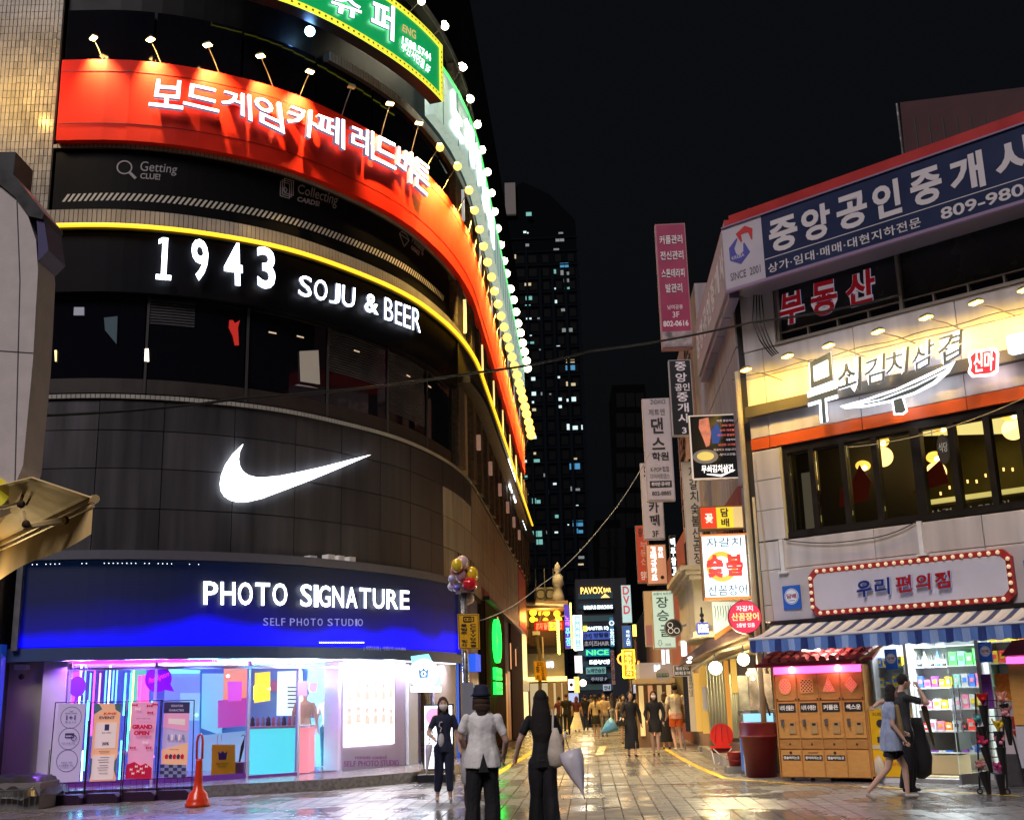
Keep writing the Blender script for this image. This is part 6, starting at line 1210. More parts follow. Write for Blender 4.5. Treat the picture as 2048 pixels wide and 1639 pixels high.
f = BL(24.6); p, q = [f.hit(*x) for x in ((1424,1203),(1478,1203))], [f.hit(*x) for x in ((1429,1268),(1468,1243))]; T = thing('script_board', 'white board with brush script and an orange lower edge, under the eel sign', 'sign board', f.map((p[0][0],0,q[0][1]))); m = MB(f); m.prism([p[0],p[1],q[1],q[0]], -.05, 0); m.build('board', mat('scr_w', (.6,.65,.6), .5, emit=(.85,1,.95), es=.5), T); m = MB(f); m.prism([q[0],q[1],(q[1][0],q[1][1]-.1),(q[0][0],q[0][1]-.12)], -.05, .01); m.build('orange_edge', mat('scr_o', (.7,.22,.05), .5, emit=(1,.25,.05), es=.35), T)
m = MB(f)
for k in range(9):
    x = p[0][0]+.05+k*.055; z = p[0][1]-.08; m.stroke([(x,z),(x+.01,z-.12-.04*(k%3)),(x-.01,z-.2-.06*((k+1)%3))], 0, .006, .012)
m.build('script', JG, T)
# far right signs
T, f, *g4 = blade('dvd_blade_sign', 'pale blue lit blade sign with three tall letters DVD', 52, 1243, 1263, 1169, 1245, mat('dvd_face', (.35,.55,.65), .4, emit=(.5,.85,1), es=.55)); bv(T, f, 'DVD', .5, .66, .98, .22, mat('dvd_ink', (.4,.05,.08), .4, emit=(1,.2,.2), es=.35), *g4, bold=.03)
T, f, *g4 = blade('blue_blade_sign', 'dark blue blade sign with white brush letters under the DVD sign', 50, 1245, 1263, 1250, 1295, mat('bls', (.03,.08,.25), .4, emit=(.1,.3,1), es=.25)); bv(T, f, '하마스빈', .62, .4, .8, .1, WHL, *g4, bold=0)
T, f, *g4 = blade('neon_box_sign', 'orange and yellow neon-lettered blade sign on a pole', 46, 1246, 1269, 1299, 1354, mat('orneon', (.7,.12,.02), .4, emit=(1,.16,.01), es=1.6)); a,b_,zb,zt = g4; bv(T, f, '빽다방포차', .5, .55, .95, .05, em('orl', (1,.45,.1), 3), *g4); m = MB(f); m.stroke([(a,zb),(b_,zb),(b_,zt),(a,zt),(a,zb)], .012, .06, .07); m.build('neon_outline', em('neon_ol', (1,.7,.03), 4), T)
m = MB(f); c = f.hit(1246,1317); m.ring(c[0],.06,.1,c[1],.24,.06,10); m.build('neon_lozenge', em('neon_or', (1,.25,.03), 5), T); m = MB(f); c = f.hit(1266,1334); m.ring(c[0],.06,.1,c[1],.12,.04,12); m.build('neon_ring', em('neon_or', (1,.25,.03), 5), T); m = MB(f); x = (a+b_)/2; m.tube([(x,-.1,zb),(x+.05,-.1,.0)], .05, 6); m.build('post', STL, T)
T, f, *g4 = blade('neon_script_sign', 'orange glowing script neon beside the orange box sign', 45, 1270, 1280, 1320, 1358, mat('osn', (.3,.1,.03), .4, emit=(1,.4,.06), es=1.2)); m = MB(f); a,b_,zb,zt = g4; m.stroke([(a,zt),(b_,zt-.2),(a,zt-.4),(b_,zb+.2),(a,zb)], .014, .05, .05); m.build('neon_script', em('neon_or2', (1,.5,.1), 6), T)
T, f, *g4 = blade('yellow_bulb_lamp', 'yellow bulb-topped lamp post beside the blue blade sign', 42, 1265, 1273, 1248, 1272, em('ybl', (1,.75,.1), 2.5), cat='lamp'); m = MB(f); a,b_,zb,zt = g4; m.tube([((a+b_)/2,-.1,zb),((a+b_)/2+.05,-.1,0)], .04, 6); m.build('post', STL, T)
fr = BL(37); h = lambda x, y, o=0: fr.hit(x, y, o)
T = thing('white_fascia_shop', 'shop with a dull white fascia and lit yellow glazing under a tan canopy', 'shop front', (h(1280,1400)[0],37,0)); p, q = h(1278,1325,.0), h(1345,1356,.0); m = MB(fr); m.box(p[0],q[0],-3,0,q[1],p[1]); m.build('fascia', mat('fascia_w', (.32,.3,.32), .5, emit=(1,.95,1), es=.05), T)
m = MB(fr); tbox(m, 'M', h(1309,1340)[0], h(1320,1340)[0], h(1309,1342)[1], h(1309,1329)[1], 0, .05, bold=.05); m.build('letter', WHL, T); p, q = h(1268,1357,.6), h(1350,1364,.6); m = MB(fr); m.box(p[0],q[0],-1,.6,q[1],p[1]); m.build('canopy', mat('canopy_tan', (.45,.33,.15), .5), T)
p, q = h(1272,1364,0), h(1350,1430,0)
for k in range(4): m = MB(fr); x0 = p[0]+k*(q[0]-p[0])/4; m.box(x0+.07,x0+(q[0]-p[0])/4-.07,-.1,-.05,.35,p[1]-.1); m.build('lit_pane', (em('lp1', (1,.72,.3), .55), em('lp2', (1,.5,.25), .4), em('lp3', (.9,.7,.35), .35))[k%3], T)
m = MB(fr); m.box(p[0],q[0],-.6,-.12,.0,p[1]-.05); m.build('front_wall', mat('front_brown', (.2,.12,.06), .5), T)
area('shop_m_light', (h(1310,1380)[0],36.2,2.2), (0,-1,-.5), 3.5, 60, (1,.75,.4))
f = BL(30); c = f.hit(1325,1349); r = 13*30/FPX; T = thing('round_green_sign', 'round cream sign with a dark green band', 'round sign', f.map((c[0],0,c[1]))); m = MB(f); m.disc(c[0],-.1,0,c[1],r,24); m.build('drum', mat('rg_cream', (.45,.35,.25), .5), T); m = MB(f); m.box(c[0]-r*.9,c[0]+r*.9,0,.012,c[1]-r*.25,c[1]+r*.25); m.build('green_band', mat('rg_green', (.03,.12,.04), .5), T); m = MB(f); tbox(m, '반찬가게', c[0]-r*.8, c[0]+r*.8, c[1]-r*.2, c[1]+r*.2, .013, .005); m.build('lettering', mat('rg_l', (.6,.55,.4), .5), T)
T, f, *g4 = blade('boardgame_notice_sign', 'small black sign in a white frame with two lines of white text', 28, 1347, 1383, 1329, 1352, mat('blade_black', (.02,.02,.022), .4), mat('side_w', (.4,.36,.38), .5), .08); bt(T, f, '캐스트 링커스', .15, .85, .55, .85, WT_, *g4, bold=.02); bt(T, f, '보드게임 룸 카페', .08, .92, .15, .45, WT_, *g4, bold=.02)
for x0, x1, y0, y1, Y_, lab in ((1323,1330,1298,1328,33,'bright white vertical light panel under the 장승골 sign, left one'),(1332,1339,1298,1326,33.2,'pinkish white vertical light panel under the 장승골 sign, right one'),(1362,1374,1280,1312,27.5,'small white lit sign beside the beige shop building')):
    T, f, *g4 = blade('light_box', lab, Y_, x0, x1, y0, y1, em('lpan', (.95,.92,1), 1.5, (.7,.7,.7)), cat='light panel', dep=.1)
T, f, *g4 = blade('neon_brush_sign', 'black sign with white neon brush letters along the wall right of the katsu sign', 35, 1341, 1353, 1070, 1160, BLK); bv(T, f, '맥주창고', .5, .8, .95, .1, WHL, *g4, bold=.03)
# ---------------------------------------------------------------- ground-level row on the right: shutters, canopy, globes
t = thing('shuttered_food_stall', 'row of yellow-lit shutters and panels under a sagging eave by the corner shop', 'shop front', SR.map((2,.5,0)))
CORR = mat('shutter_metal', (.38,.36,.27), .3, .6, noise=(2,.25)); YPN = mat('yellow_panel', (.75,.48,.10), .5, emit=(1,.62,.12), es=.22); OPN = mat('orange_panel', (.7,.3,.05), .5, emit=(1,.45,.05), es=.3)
def vpanel(x0, x1, y0, y1, Y, mt, name, th=.06, par=t):
    xm = (x0+x1)/2; f = Frame((gy(xm,(y0+y1)/2,Y).x,Y,0), -20); a = f.hit(x0,(y0+y1)/2)[0]; b_ = f.hit(x1,(y0+y1)/2)[0]; m = MB(f); zt = f.hit(xm,y0)[1]; zb = max(0.0, f.hit(xm,y1)[1])
    m.box(a,b_,-th,0,zb,zt); return m.build(name, mt, par), f, a, b_, zb, zt
def corr(x0, x1, y0, y1, Y, mt):
    _, f, a, b_, zb, zt = vpanel(x0, x1, y0, y1, Y, mt, 'shutter')
    m = MB(f); n = max(4, int((b_-a)/.07))
    for k in range(n): u = a+(b_-a)*k/n; m.tube([(u+.02,.01,zb),(u+.02,.01,zt)], .018, 5)
    o = m.build('corrugation', mt, t, kind='stuff'); return f, a, b_, zb, zt
corr(1415,1452,1310,1470,28.3,CORR); corr(1462,1478,1345,1475,26.6,CORR)
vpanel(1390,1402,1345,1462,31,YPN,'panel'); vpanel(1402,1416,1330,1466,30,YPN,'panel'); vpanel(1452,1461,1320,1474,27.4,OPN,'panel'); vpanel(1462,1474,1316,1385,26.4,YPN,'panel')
_, f, a, b_, zb, zt = vpanel(1378,1390,1342,1462,31.5,mat('menu_cream', (.5,.42,.28), .5, emit=(1,.75,.4), es=.12),'menu_strip'); m = MB(f); vtext(m, '곰장어아나고', (a+b_)/2, zt-.1, zb+.9, (b_-a)*.6, .01, .01); m.build('lettering', INK, t)
vpanel(1368,1378,1330,1462,32,BLK,'dark_post'); vpanel(1345,1369,1352,1445,38,mat('olive_wall', (.25,.19,.07), .5, noise=(3,.3)),'wall')
_, f, a, b_, zb, zt = vpanel(1405,1415,1372,1420,29.8,WHT,'poster')
vpanel(1479,1500,1350,1480,25.2,mat('scrap_metal', (.2,.18,.16), .35, .5, noise=(6,.5)),'old_door'); vpanel(1500,1546,1335,1470,23.6,mat('plastic_sheet', (.16,.13,.12), .25, noise=(5,.6)),'plastic_sheet')
m = MB(); P0 = gy(1478,1345,23.4); m.tube([gy(1512,1335,22.9),gy(1540,1430,22.9)], .02, 6); m.build('strut', BLK, t)
m = MB(SR); m.box(.3,9.2,-.95,-.85,0,2.7); m.build('back_wall', mat('stall_back', (.3,.2,.08), .6, noise=(2,.4)), t)
m = MB(SR); m.box(1.2,9.2,-.9,.12,0,.5); m.build('plinth', mat('plinth_brown', (.14,.10,.07), .6, noise=(4,.4)), t)
m = MB(SR); m.box(1.6,8.4,.12,.42,0,.22); m.build('step', CON, t)
# eave
m = MB(); e0, e1, e2, e3 = gy(1362,1330,27.6), gy(1418,1281,25.0), gy(1500,1262,23.5), gy(1545,1290,22.8); b0, b1, b2 = gy(1392,1300,28.4), gy(1440,1268,25.8), gy(1520,1255,24.0)
EV = mat('eave_cloth', (.14,.08,.07), .6, noise=(6,.3)); slabq(m, [gy(1362,1332,27.6), gy(1418,1300,25.4), gy(1418,1281,25.4), gy(1366,1318,27.6)], .05); slabq(m, [gy(1418,1300,25.4), gy(1496,1268,23.6), gy(1500,1250,23.6), gy(1418,1281,25.4)], .05); m.build('eave_valance', EV, t)
m = MB(); slabq(m, [gy(1362,1332,27.6), gy(1418,1302,25.4), gy(1496,1270,23.6), gy(1560,1300,24.4)], .04); m.build('eave_soffit', mat('soffit', (.35,.25,.15), .6, noise=(4,.3)), t)
m = MB(); m.tube([gy(1385,1340,26.6),gy(1440,1302,25.0),gy(1500,1285,23.4)], .035, 6); m.tube([gy(1370,1330,27.3),gy(1435,1322,26),gy(1500,1300,24.4)], .03, 6); m.build('eave_beam', mat('beam_tan', (.45,.36,.2), .5), t)
for i, (px, py, Y_, r) in enumerate(((1431,1335,24.6,13),(1487,1318,23.2,12))):
    c = gy(px,py,Y_); T = thing('globe_lamp', ('large white glowing globe lamp in front of the shutter','white glowing globe lamp just left of the striped awning')[i], 'lamp', c); m = MB(); m.ball(tuple(c), r*Y_/FPX, 16); m.build('globe', em('globe_w', (1,.97,.75), 6, (.8,.8,.7)), T, True)
    m = MB(); m.tube([(c.x,c.y,c.z+r*Y_/FPX-.01),(c.x,c.y,c.z+.28)], .015, 5); m.build('stem', BLK, T); point('globe_light', (c.x-.15,c.y-.25,c.z-.1), 160, (1,.85,.45), .12)
for i, (px, py) in enumerate(((1496,1346),(1506,1356))): m = MB(); m.ball(tuple(gy(px,py,23.0)), .035, 10); one(m, 'bare_bulb', em('bulb_w', (1,.6,.25), 18), ('upper','lower')[i]+' of two bare orange bulbs behind the bins', 'light bulb', smooth=True); point('bulb_light', tuple(gy(px-3,py,22.8)), 8, (1,.6,.25))
for px, py, Y_ in ((1381,1315,26.6),(1378,1323,26.6)):
    m = MB(); c = gy(px,py,Y_); m.ball(tuple(c), .06, 8, rz=.03); one(m, 'eave_spot', em('eave_sp', (.9,.95,1), 6), f'small white spot lamp under the eave, {"upper" if py == 1315 else "lower"} one', 'lamp', smooth=True)
# ================================================================ RIGHT: corner restaurant building above the convenience store
cb = thing('corner_restaurant_building', 'three-storey corner building with pale metal panels, folding restaurant windows and a convenience store below', 'building', (6,21,0))
PANW = mat('panel_white', (.60,.56,.55), .42, .1, noise=(.9,.22), vary=.06, streak=1); JNT = mat('joint_dark', (.05,.045,.045), .8); ORS = mat('orange_stripe', (.68,.11,.02), .4, noise=(2,.12)); REDP = mat('parapet_red', (.42,.03,.03), .45, noise=(1.5,.2))
RW = 9.5
u0 = RF.hit(1503,900)[0]
wz = dict(w0=4.42, w1=6.22)
uw = RF.hit(1566,980)[0]                                       # left edge of the window opening
# body: split round the restaurant window and the store front
def rbox(name, a, b_, v0, v1, z0, z1, m_, par=cb): m = MB(RF); m.box(a,b_,v0,v1,z0,z1); return m.build(name, m_, par)
rbox('wall', u0, RW, -.6, -.06, 6.22, 8.28, JNT); rbox('wall', u0, RW, -.6, -.06, 9.78, 11.0, JNT); rbox('wall', u0, RW, -.6, -.26, 8.28, 9.78, JNT); rbox('wall', u0, RW, -.6, -.06, 2.78, 4.40, JNT); rbox('wall', u0, uw, -.6, -.06, 4.40, 6.22, JNT)
rbox('floor_slab', u0+.3, RW, -5, -.6, 4.2, 4.38, DCON); rbox('ceiling_slab', u0+.3, RW, -5, -.6, 6.9, 7.0, DCON); rbox('floor_slab', u0+.1, RW, -6, -.61, 2.72, 2.8, PALW)
m = MB(SR); m.box(-.0,6.6,-3.5,-.1,2.6,10.9); m.build('side_wall', JNT, cb)
m = MB(); c_ = RF.map((u0,-.1,0)); 
# cladding panels, front
jx = [u0, RF.hit(1537,850)[0]]
x = jx[1]
while x < RW: x += 1.98; jx.append(min(x, RW))
def panels(zs, xs, m_, name='cladding_panel', v=.0):
    for z0, z1 in zip(zs, zs[1:]):
        for a, b_ in zip(xs, xs[1:]):
            m = MB(RF); m.bevbox(a+.006, b_-.006, -.05, v+random.uniform(-.004,.004), z0+.006, z1-.006, .006); m.build(name, m_, cb)
panels([6.48,6.93,7.72,8.28], jx, PANW)
panels([6.24,6.48], jx, ORS, 'stripe_panel', .012)
panels([3.18,3.85,4.40], jx, PANW)
panels([4.42,5.02,5.62,6.22], [u0, uw-.02], PANW); panels([2.85,3.18], [u0, RF.hit(1545,1200)[0]], PANW)
rbox('reveal', uw-.02, uw+.03, -.3, .0, 4.42, 6.22, mat('reveal_yellow', (.5,.42,.2), .5))
rbox('fascia_board', u0+.02, RW, .0, .16, 6.90, 7.12, mat('fascia_dark', (.10,.085,.06), .5, noise=(3,.2)))
# side panels on the alley face
m = MB(SR)
for i, (a, b_) in enumerate(((.0,1.3),(1.32,2.7),(2.72,4.2),(4.22,6.5))):
    for z0, z1 in ((2.9,4.3),(4.32,5.7),(5.72,7.1),(7.12,8.5),(8.52,9.8)):
        m = MB(SR); m.bevbox(a, b_-.015, -.1, -.06+.0, z0, z1-.015, .005); m.build('side_panel', GW, cb)
m = MB(SR); q0, q1 = SR.hit(1425,965), SR.hit(1480,1010); m.box(.9,5.5,-.06,.0,5.2,5.75); m.build('red_band', RDB, cb)
m = MB(SR)
for k in range(11): m.box(1.0+k*.42,1.08+k*.42,-.06,.03,4.0,5.1)
m.build('side_batten', BLK, cb, kind='stuff')
# agency window floor
ua = RF.hit(1548,650)[0]
rbox('pier', u0, ua, -.06, .0, 8.3, 9.75, PANW)
rbox('recess', ua, RW, -.25, -.16, 8.3, 9.8, mat('agency_glass', (.05,.05,.058), .25, noise=(1,.2)))
FRG = mat('frame_alu', (.34,.30,.26), .4, .4)
rbox('sill', ua, RW, -.16, .03, 8.28, 8.34, FRG); rbox('transom', ua, RW, -.16, -.10, 8.53, 8.56, FRG)
for a in (ua+.02, ua+2.62, ua+5.2): rbox('mullion', a, a+.06, -.16, -.05, 8.34, 9.78, FRG)
x = ua+.1
while x < RW: rbox('small_window', x, x+.56, -.16, -.12, 8.35, 8.51, DGL); rbox('small_mullion', x+.58, x+.61, -.16, -.07, 8.34, 8.53, FRG); x += .64
t = thing('agency_window_lettering', 'red 부동산 letters outlined in white on the dark upper window', 'window lettering', RF.map((1.5,0,9)))
QL = [('부',(1560,590),(1605,577),(1555,655),(1612,640)),('동',(1622,568),(1672,556),(1622,636),(1676,624)),('산',(1690,550),(1748,534),(1692,618),(1752,602))]
for ch, *q in QL:
    cquad(RF, ch, *q, t, -.155, .01, mat('outline_w', (.6,.5,.52), .5, emit=(1,.8,.85), es=.16), bold=.085); cquad(RF, ch, *q, t, -.14, .012, mat('letter_red', (.45,.015,.02), .5, emit=(1,.02,.04), es=.08), bold=.03)  # print emission makes up for light lost in the billboard's shade
# parapet
rbox('parapet', u0-.1, RW, -.3, .02, 10.9, 11.35, REDP); m = MB(SR); m.box(-.1,6.6,-.4,.0,10.85,11.3); m.build('parapet', REDP, cb)
m = MB(SR); m.box(-.2,5,-1.2,-.5,11.3,11.5); m.build('roof_kerb', DCON, cb)
bk = thing('red_rooftop_structure', 'dull red metal clad structure rising behind the blue agency billboard at the top right', 'building', (14,26,10))
f = Frame((0,36,0), -43.5); p = f.hit(1795,300), f.hit(1800,205), f.hit(2100,168), f.hit(2100,260); m = MB(f); m.prism([(p[0][0],8),p[1],p[2],(p[3][0]+3,8)], -3, 0); m.build('wall', mat('dull_red_clad', (.06,.018,.022), .6, noise=(1,.3)), bk)
for k in range(9): q = f.hit(1830+k*28, 250); m = MB(f); m.box(q[0],q[0]+.03,0,.03,8,q[1]+.2); m.build('seam', JNT, bk)
m = MB(f); q = f.hit(1797,210); m.tube([(q[0],.1,8),(q[0],.1,q[1])], .03, 5); m.build('pole', STL, bk)
# ---------------------------------------------------------------- blue agency billboard
t = thing('agency_billboard', 'long navy billboard 중앙공인중개사 809-980 with a white logo end wrapping the building corner', 'billboard', RF.map((1,.7,10)))
o_ = .75; BW_ = mat('billboard_white', (.50,.46,.52), .45, noise=(2,.08)); BB_ = mat('billboard_navy', (.016,.026,.075), .4, noise=(1,.15))
TLc, BLc_ = RF.hit(1444,463,o_), RF.hit(1450,584,o_); us = RF.hit(1527,500,o_)[0]; TRz = RF.hit(2048,243,o_); BRz = RF.hit(2048,396,o_); zt_, zb_ = (TLc[1]+TRz[1])/2, (BLc_[1]+BRz[1])/2
m = MB(RF); uA_ = TLc[0]; m.box(uA_,RW,-.0,o_-.01,zb_,zt_); m.build('box', mat('bb_box', (.2,.18,.24), .5), t)
m = MB(RF); m.box(uA_,us,o_-.01,o_,zb_,zt_); m.build('white_panel', BW_, t)
m = MB(RF); m.box(us,RW,o_-.01,o_,zb_,zt_); m.build('navy_panel', BB_, t)
m = MB(RF); m.box(uA_,RW,o_-.06,o_+.03,zb_-.06,zb_); m.box(uA_,RW,o_-.06,o_+.03,zt_,zt_+.03); m.build('trim', mat('bb_trim', (.35,.25,.4), .4, .3), t)
BL_ = mat('billboard_letter', (.62,.58,.60), .5)
z2_ = zb_+(zt_-zb_)*.30; z3_ = zb_+(zt_-zb_)*.86
for ch, x0, x1 in (('중',1540,1596),('앙',1605,1662),('공',1675,1735),('인',1747,1802),('중',1822,1884),('개',1900,1968),('사',1990,2078)):
    a_ = RF.hit(x0, 470-(x0-1540)*.36+20, o_)[0]; b2 = RF.hit(x1, 470-(x1-1540)*.36+20, o_)[0]; m = MB(RF); tbox(m, ch, a_, b2, z2_+.06, z3_, o_+.002, .008, bold=.035); m.build('letter', BL_, t)
m = MB(RF); m.box(us+.02,RW,o_,o_+.006,z2_-.02,z2_-.005); m.build('rule_line', BL_, t)
e_ = RF.hit(1868,430,o_)[0]; m = MB(RF); tbox(m, '상가·임대·매매·대현지하전문', us+.07, e_-.25, zb_+.08, zb_+.27, o_+.002, .006, bold=.01, space=1.1); m.build('lettering', BL_, t)
m = MB(RF); tbox(m, '809-9800', RF.hit(1880,415,o_)[0], RF.hit(2075,370,o_)[0], zb_+.08, zb_+.30, o_+.002, .006, bold=.02); m.build('lettering', BL_, t)
cx_ = (uA_+us)/2; cz_ = zb_+(zt_-zb_)*.60; m = MB(RF)
m.stroke([(cx_+.22,cz_+.10),(cx_+.20,cz_+.30),(cx_+.08,cz_+.36),(cx_-.08,cz_+.30),(cx_-.02,cz_+.12)], o_+.001, o_+.006, [.02,.12,.15,.13,.03]); m.build('red_swirl', mat('swirl_red', (.5,.04,.05), .5), t)
m = MB(RF); m.stroke([(cx_-.12,cz_+.22),(cx_-.26,cz_+.05),(cx_-.24,cz_-.15),(cx_-.08,cz_-.24),(cx_+.08,cz_-.12),(cx_+.03,cz_+.08)], o_+.001, o_+.006, [.03,.13,.18,.2,.16,.03]); m.build('blue_swirl', mat('swirl_blue', (.08,.08,.35), .5), t)
m = MB(RF); tbox(m, 'KREBA', cx_-.27, cx_+.02, cz_-.20, cz_-.13, o_+.007, .003); m.build('lettering', BL_, t)
m = MB(RF); tbox(m, 'SINCE  2001', uA_+.12, us-.1, zb_+.16, zb_+.32, o_+.001, .005); m.build('lettering', mat('since_ink', (.12,.09,.12), .5), t)
# side face along the alley
cor = Vector(RF.map((uA_,o_,0))); f = Frame(cor, 86.4, flip=True); ue = f.hit(1393,700)[0]; zt2, zb2 = zt_, zb_
m = MB(f); m.box(0,ue,-.3,-.01,zb2,zt2); m.build('side_box', mat('bb_box', (.2,.18,.24), .5), t); m = MB(f); m.box(0.01,ue,-.01,.0,zb2,zt2); m.build('side_panel', mat('side_lilac', (.34,.28,.33), .5, noise=(2,.1)), t)
for i, ch in enumerate('중앙공인중개사'): m = MB(f); L = ue/7; tbox(m, ch, ue-(i+1)*L+L*.88, ue-(i+1)*L+L*.12, zb2+.35, zt2-.3, .002, .006, bold=.03); m.build('letter', BL_, t)
for k in range(5): m = MB(f); m.box(ue*k/5+.03,ue*(k+1)/5-.03,-.25,-.05,zb2-.16,zb2-.02); m.build('under_box', mat('under_lilac', (.2,.17,.3), .4, .3), t)
# ---------------------------------------------------------------- restaurant neon sign and lamps
t = thing('restaurant_neon_sign', 'white-outlined neon brush letters 무쇠김치삼겹 over a cleaver shape on the lit panels', 'neon sign', RF.map((3,.4,7.2)))
NEO = em('neon_outline_w', (.80,.86,1.0), 2.6, (.6,.6,.6)); NFI = mat('neon_fill', (.035,.04,.035), .8, spec=.1, emit=(.8,.85,.8), es=.10)
QN = [('무',(1612,728),(1668,700),(1618,850),(1680,838)),('쇠',(1672,728),(1722,712),(1676,792),(1722,780)),('김',(1728,722),(1770,705),(1730,772),(1768,762)),('치',(1770,708),(1818,692),(1772,758),(1815,745)),('삼',(1822,700),(1868,672),(1824,748),(1866,725)),('겹',(1874,672),(1925,658),(1878,735),(1922,708))]
for ch, *q in QN: cquad(RF, ch, *q, t, .34, .02, NEO, bold=.09); cquad(RF, ch, *q, t, .37, .02, NFI, bold=.004)
def rp(pts, off): return [RF.hit(*p, off) for p in pts]
def polysign(fr, poly, v0, v1, name, m_, par):
    m = MB(fr); flat(m, poly, v0, v1); return m.build(name, m_, par)
bl1 = [(1680,812),(1730,798),(1790,778),(1850,750),(1910,722),(1898,744),(1870,768),(1830,788),(1780,804),(1730,814),(1690,817)]
polysign(RF, rp(bl1,.35), .33, .36, 'blade_outline', NEO, t)
bl2 = [(1695,810),(1735,801),(1792,782),(1850,757),(1895,734),(1866,762),(1828,783),(1780,799),(1730,809)]
polysign(RF, rp(bl2,.38), .365, .39, 'blade_fill', NFI, t)
m = MB(RF); L_ = rp([(1700,811),(1760,799),(1830,772),(1890,742)], .4); m.stroke(L_, .395, .405, .025); m.build('blade_line', NEO, t)
hd = [(1783,798),(1806,790),(1815,822),(1806,829),(1788,830)]; polysign(RF, rp(hd,.35), .33, .36, 'handle_outline', NEO, t); hd2 = [(1787,800),(1803,795),(1811,820),(1804,825),(1791,826)]; polysign(RF, rp(hd2,.38), .365, .39, 'handle_fill', NFI, t)
m = MB(RF)
for px, py in ((1640,790),(1700,750),(1750,740),(1795,725),(1845,715),(1900,700)): p = RF.hit(px,py,.2); m.box(p[0]-.02,p[0]+.02,.0,.34,p[1]-.02,p[1]+.02)
m.build('standoff', BLK, t, kind='stuff')
t2_ = thing('red_seal_sign', 'red rounded seal sign with two pink-white characters right of the neon letters', 'neon sign', RF.map((5.6,.4,7)))
sl_ = [(1936,712),(1944,702),(1990,695),(1997,704),(1996,742),(1984,751),(1944,754),(1936,744),(1940,730)]; polysign(RF, rp(sl_,.35), .33, .36, 'outline', em('seal_o', (1,.8,.85), 4, (.8,.7,.7)), t2_)
sl2 = [(1941,713),(1948,706),(1987,700),(1992,707),(1991,739),(1980,746),(1948,749),(1941,742),(1944,730)]; polysign(RF, rp(sl2,.38), .365, .39, 'fill', mat('seal_red', (.7,.03,.04), .4, emit=(1,.03,.05), es=.9), t2_)
m = MB(RF); tpx(m, RF, '신마', (1946,706),(1988,700),(1948,745),(1986,740), .395, .01, bold=.02); m.build('lettering', em('seal_l', (1,.75,.8), 1.6, (.8,.6,.6)), t2_)
t3_ = thing('phone_signbox', 'small bright white signbox with faint phone numbers cut by the right edge', 'signbox', RF.map((6.3,.3,7)))
p, q = RF.hit(2012,672,.35), RF.hit(2080,690,.35); m = MB(RF); m.box(p[0],q[0]+.2,.16,.35,q[1]-.02,p[1]); m.build('box', em('phone_box', (.9,.92,1), 1.9, (.75,.75,.75)), t3_); m = MB(RF); tbox(m, '051.808.1040', p[0]+.08, q[0]+.1, q[1]+.05, p[1]-.14, .352, .004); m.build('lettering', mat('grey_l3', (.35,.35,.4), .5), t3_)
LH = [(1492,740),(1575,713),(1657,692),(1756,664),(1852,636),(1952,606),(2050,580)]
for i, p in enumerate(LH):
    hu, hz_ = RF.hit(*p, .75); bu, bz = hu+.34, hz_-.30+.02
    hd_ = RF.map((hu,.75,hz_)); bs = RF.map((bu,.0,hz_-.14)); gooseneck(bs, Vector(hd_), RF.map((hu,.05,7.2)), 105, f'warm lamp on a thin arm over the restaurant neon sign, {ordn[i]} from the building corner', 'lamps over the restaurant sign', (1,.60,.075), 14, .12, 135, name='arm_lamp', cat='sign lamp')
m = MB(RF); pts = []
for k in range(26): u = .3+k*.26; pts.append((u,.03,RF.hit(1530,745)[1]+.02*math.sin(k*1.3)+.05*(k/26))); 
m.tube(pts, .008, 4); one(m, 'lamp_cable', BLK, 'thin black cable looping between the lamp bases on the panels', 'cable')
# ---------------------------------------------------------------- restaurant window band
t = thing('restaurant_window_band', 'black-framed folding restaurant windows with a warm dining room and paper lanterns inside', 'window', RF.map((4,0,5)))
FB = mat('window_black', (.015,.012,.01), .35, noise=(4,.2))
def wb(a, b_, v0, v1, z0, z1, name='frame', m_=FB): m = MB(RF); m.box(a,b_,v0,v1,z0,z1); return m.build(name, m_, t)
wb(uw+.03, RW, -.24, -.04, 6.08, 6.22, 'head'); wb(uw+.03, RW, -.24, -.0, 4.42, 4.52, 'sill')
edges = [RF.hit(x, 1000)[0] for x in (1575,1628,1692,1757,1842,1916,1990,2062)]
for i, e_ in enumerate(edges): wd = .09 if i in (4,) else .055; wb(e_-wd, e_+wd, -.2, -.03, 4.52, 6.08, 'mullion')
for a_, b2 in zip(edges, edges[1:]):
    wb(a_+.056, b2-.056, -.12, -.108, 4.56, 6.04, 'glass_pane', GLS)
    for z0, z1 in ((4.52,4.56),(6.04,6.08)): wb(a_+.056, b2-.056, -.16, -.06, z0, z1, 'rail')
wb(uw, RW, -4.6, -4.5, 4.38, 6.9, 'room_back', mat('room_olive', (.18,.15,.05), .7, noise=(1.5,.3))); wb(uw-.2, uw-.1, -4.5, -.3, 4.38, 6.9, 'room_side', mat('room_side', (.25,.2,.08), .7))
wb(uw, uw+4.3, -3.05, -3.0, 4.38, 5.15, 'counter_front', mat('counter_brown', (.10,.06,.02), .5)); wb(uw+.2, uw+4.2, -3.1, -2.95, 5.18, 5.26, 'lit_beam', mat('lit_beam', (.6,.5,.15), .5, emit=(1,.85,.25), es=.55))
for k in range(3): wb(uw+.35+k*1.9, uw+.42+k*1.9, -3.0, -2.93, 4.4, 5.2, 'post', mat('lit_beam', (.6,.5,.15), .5))
mb_ = mat('menu_board_dark', (.02,.02,.015), .5); tm_ = mat('chalk', (.5,.5,.42), .6, emit=(1,1,.8), es=.1)
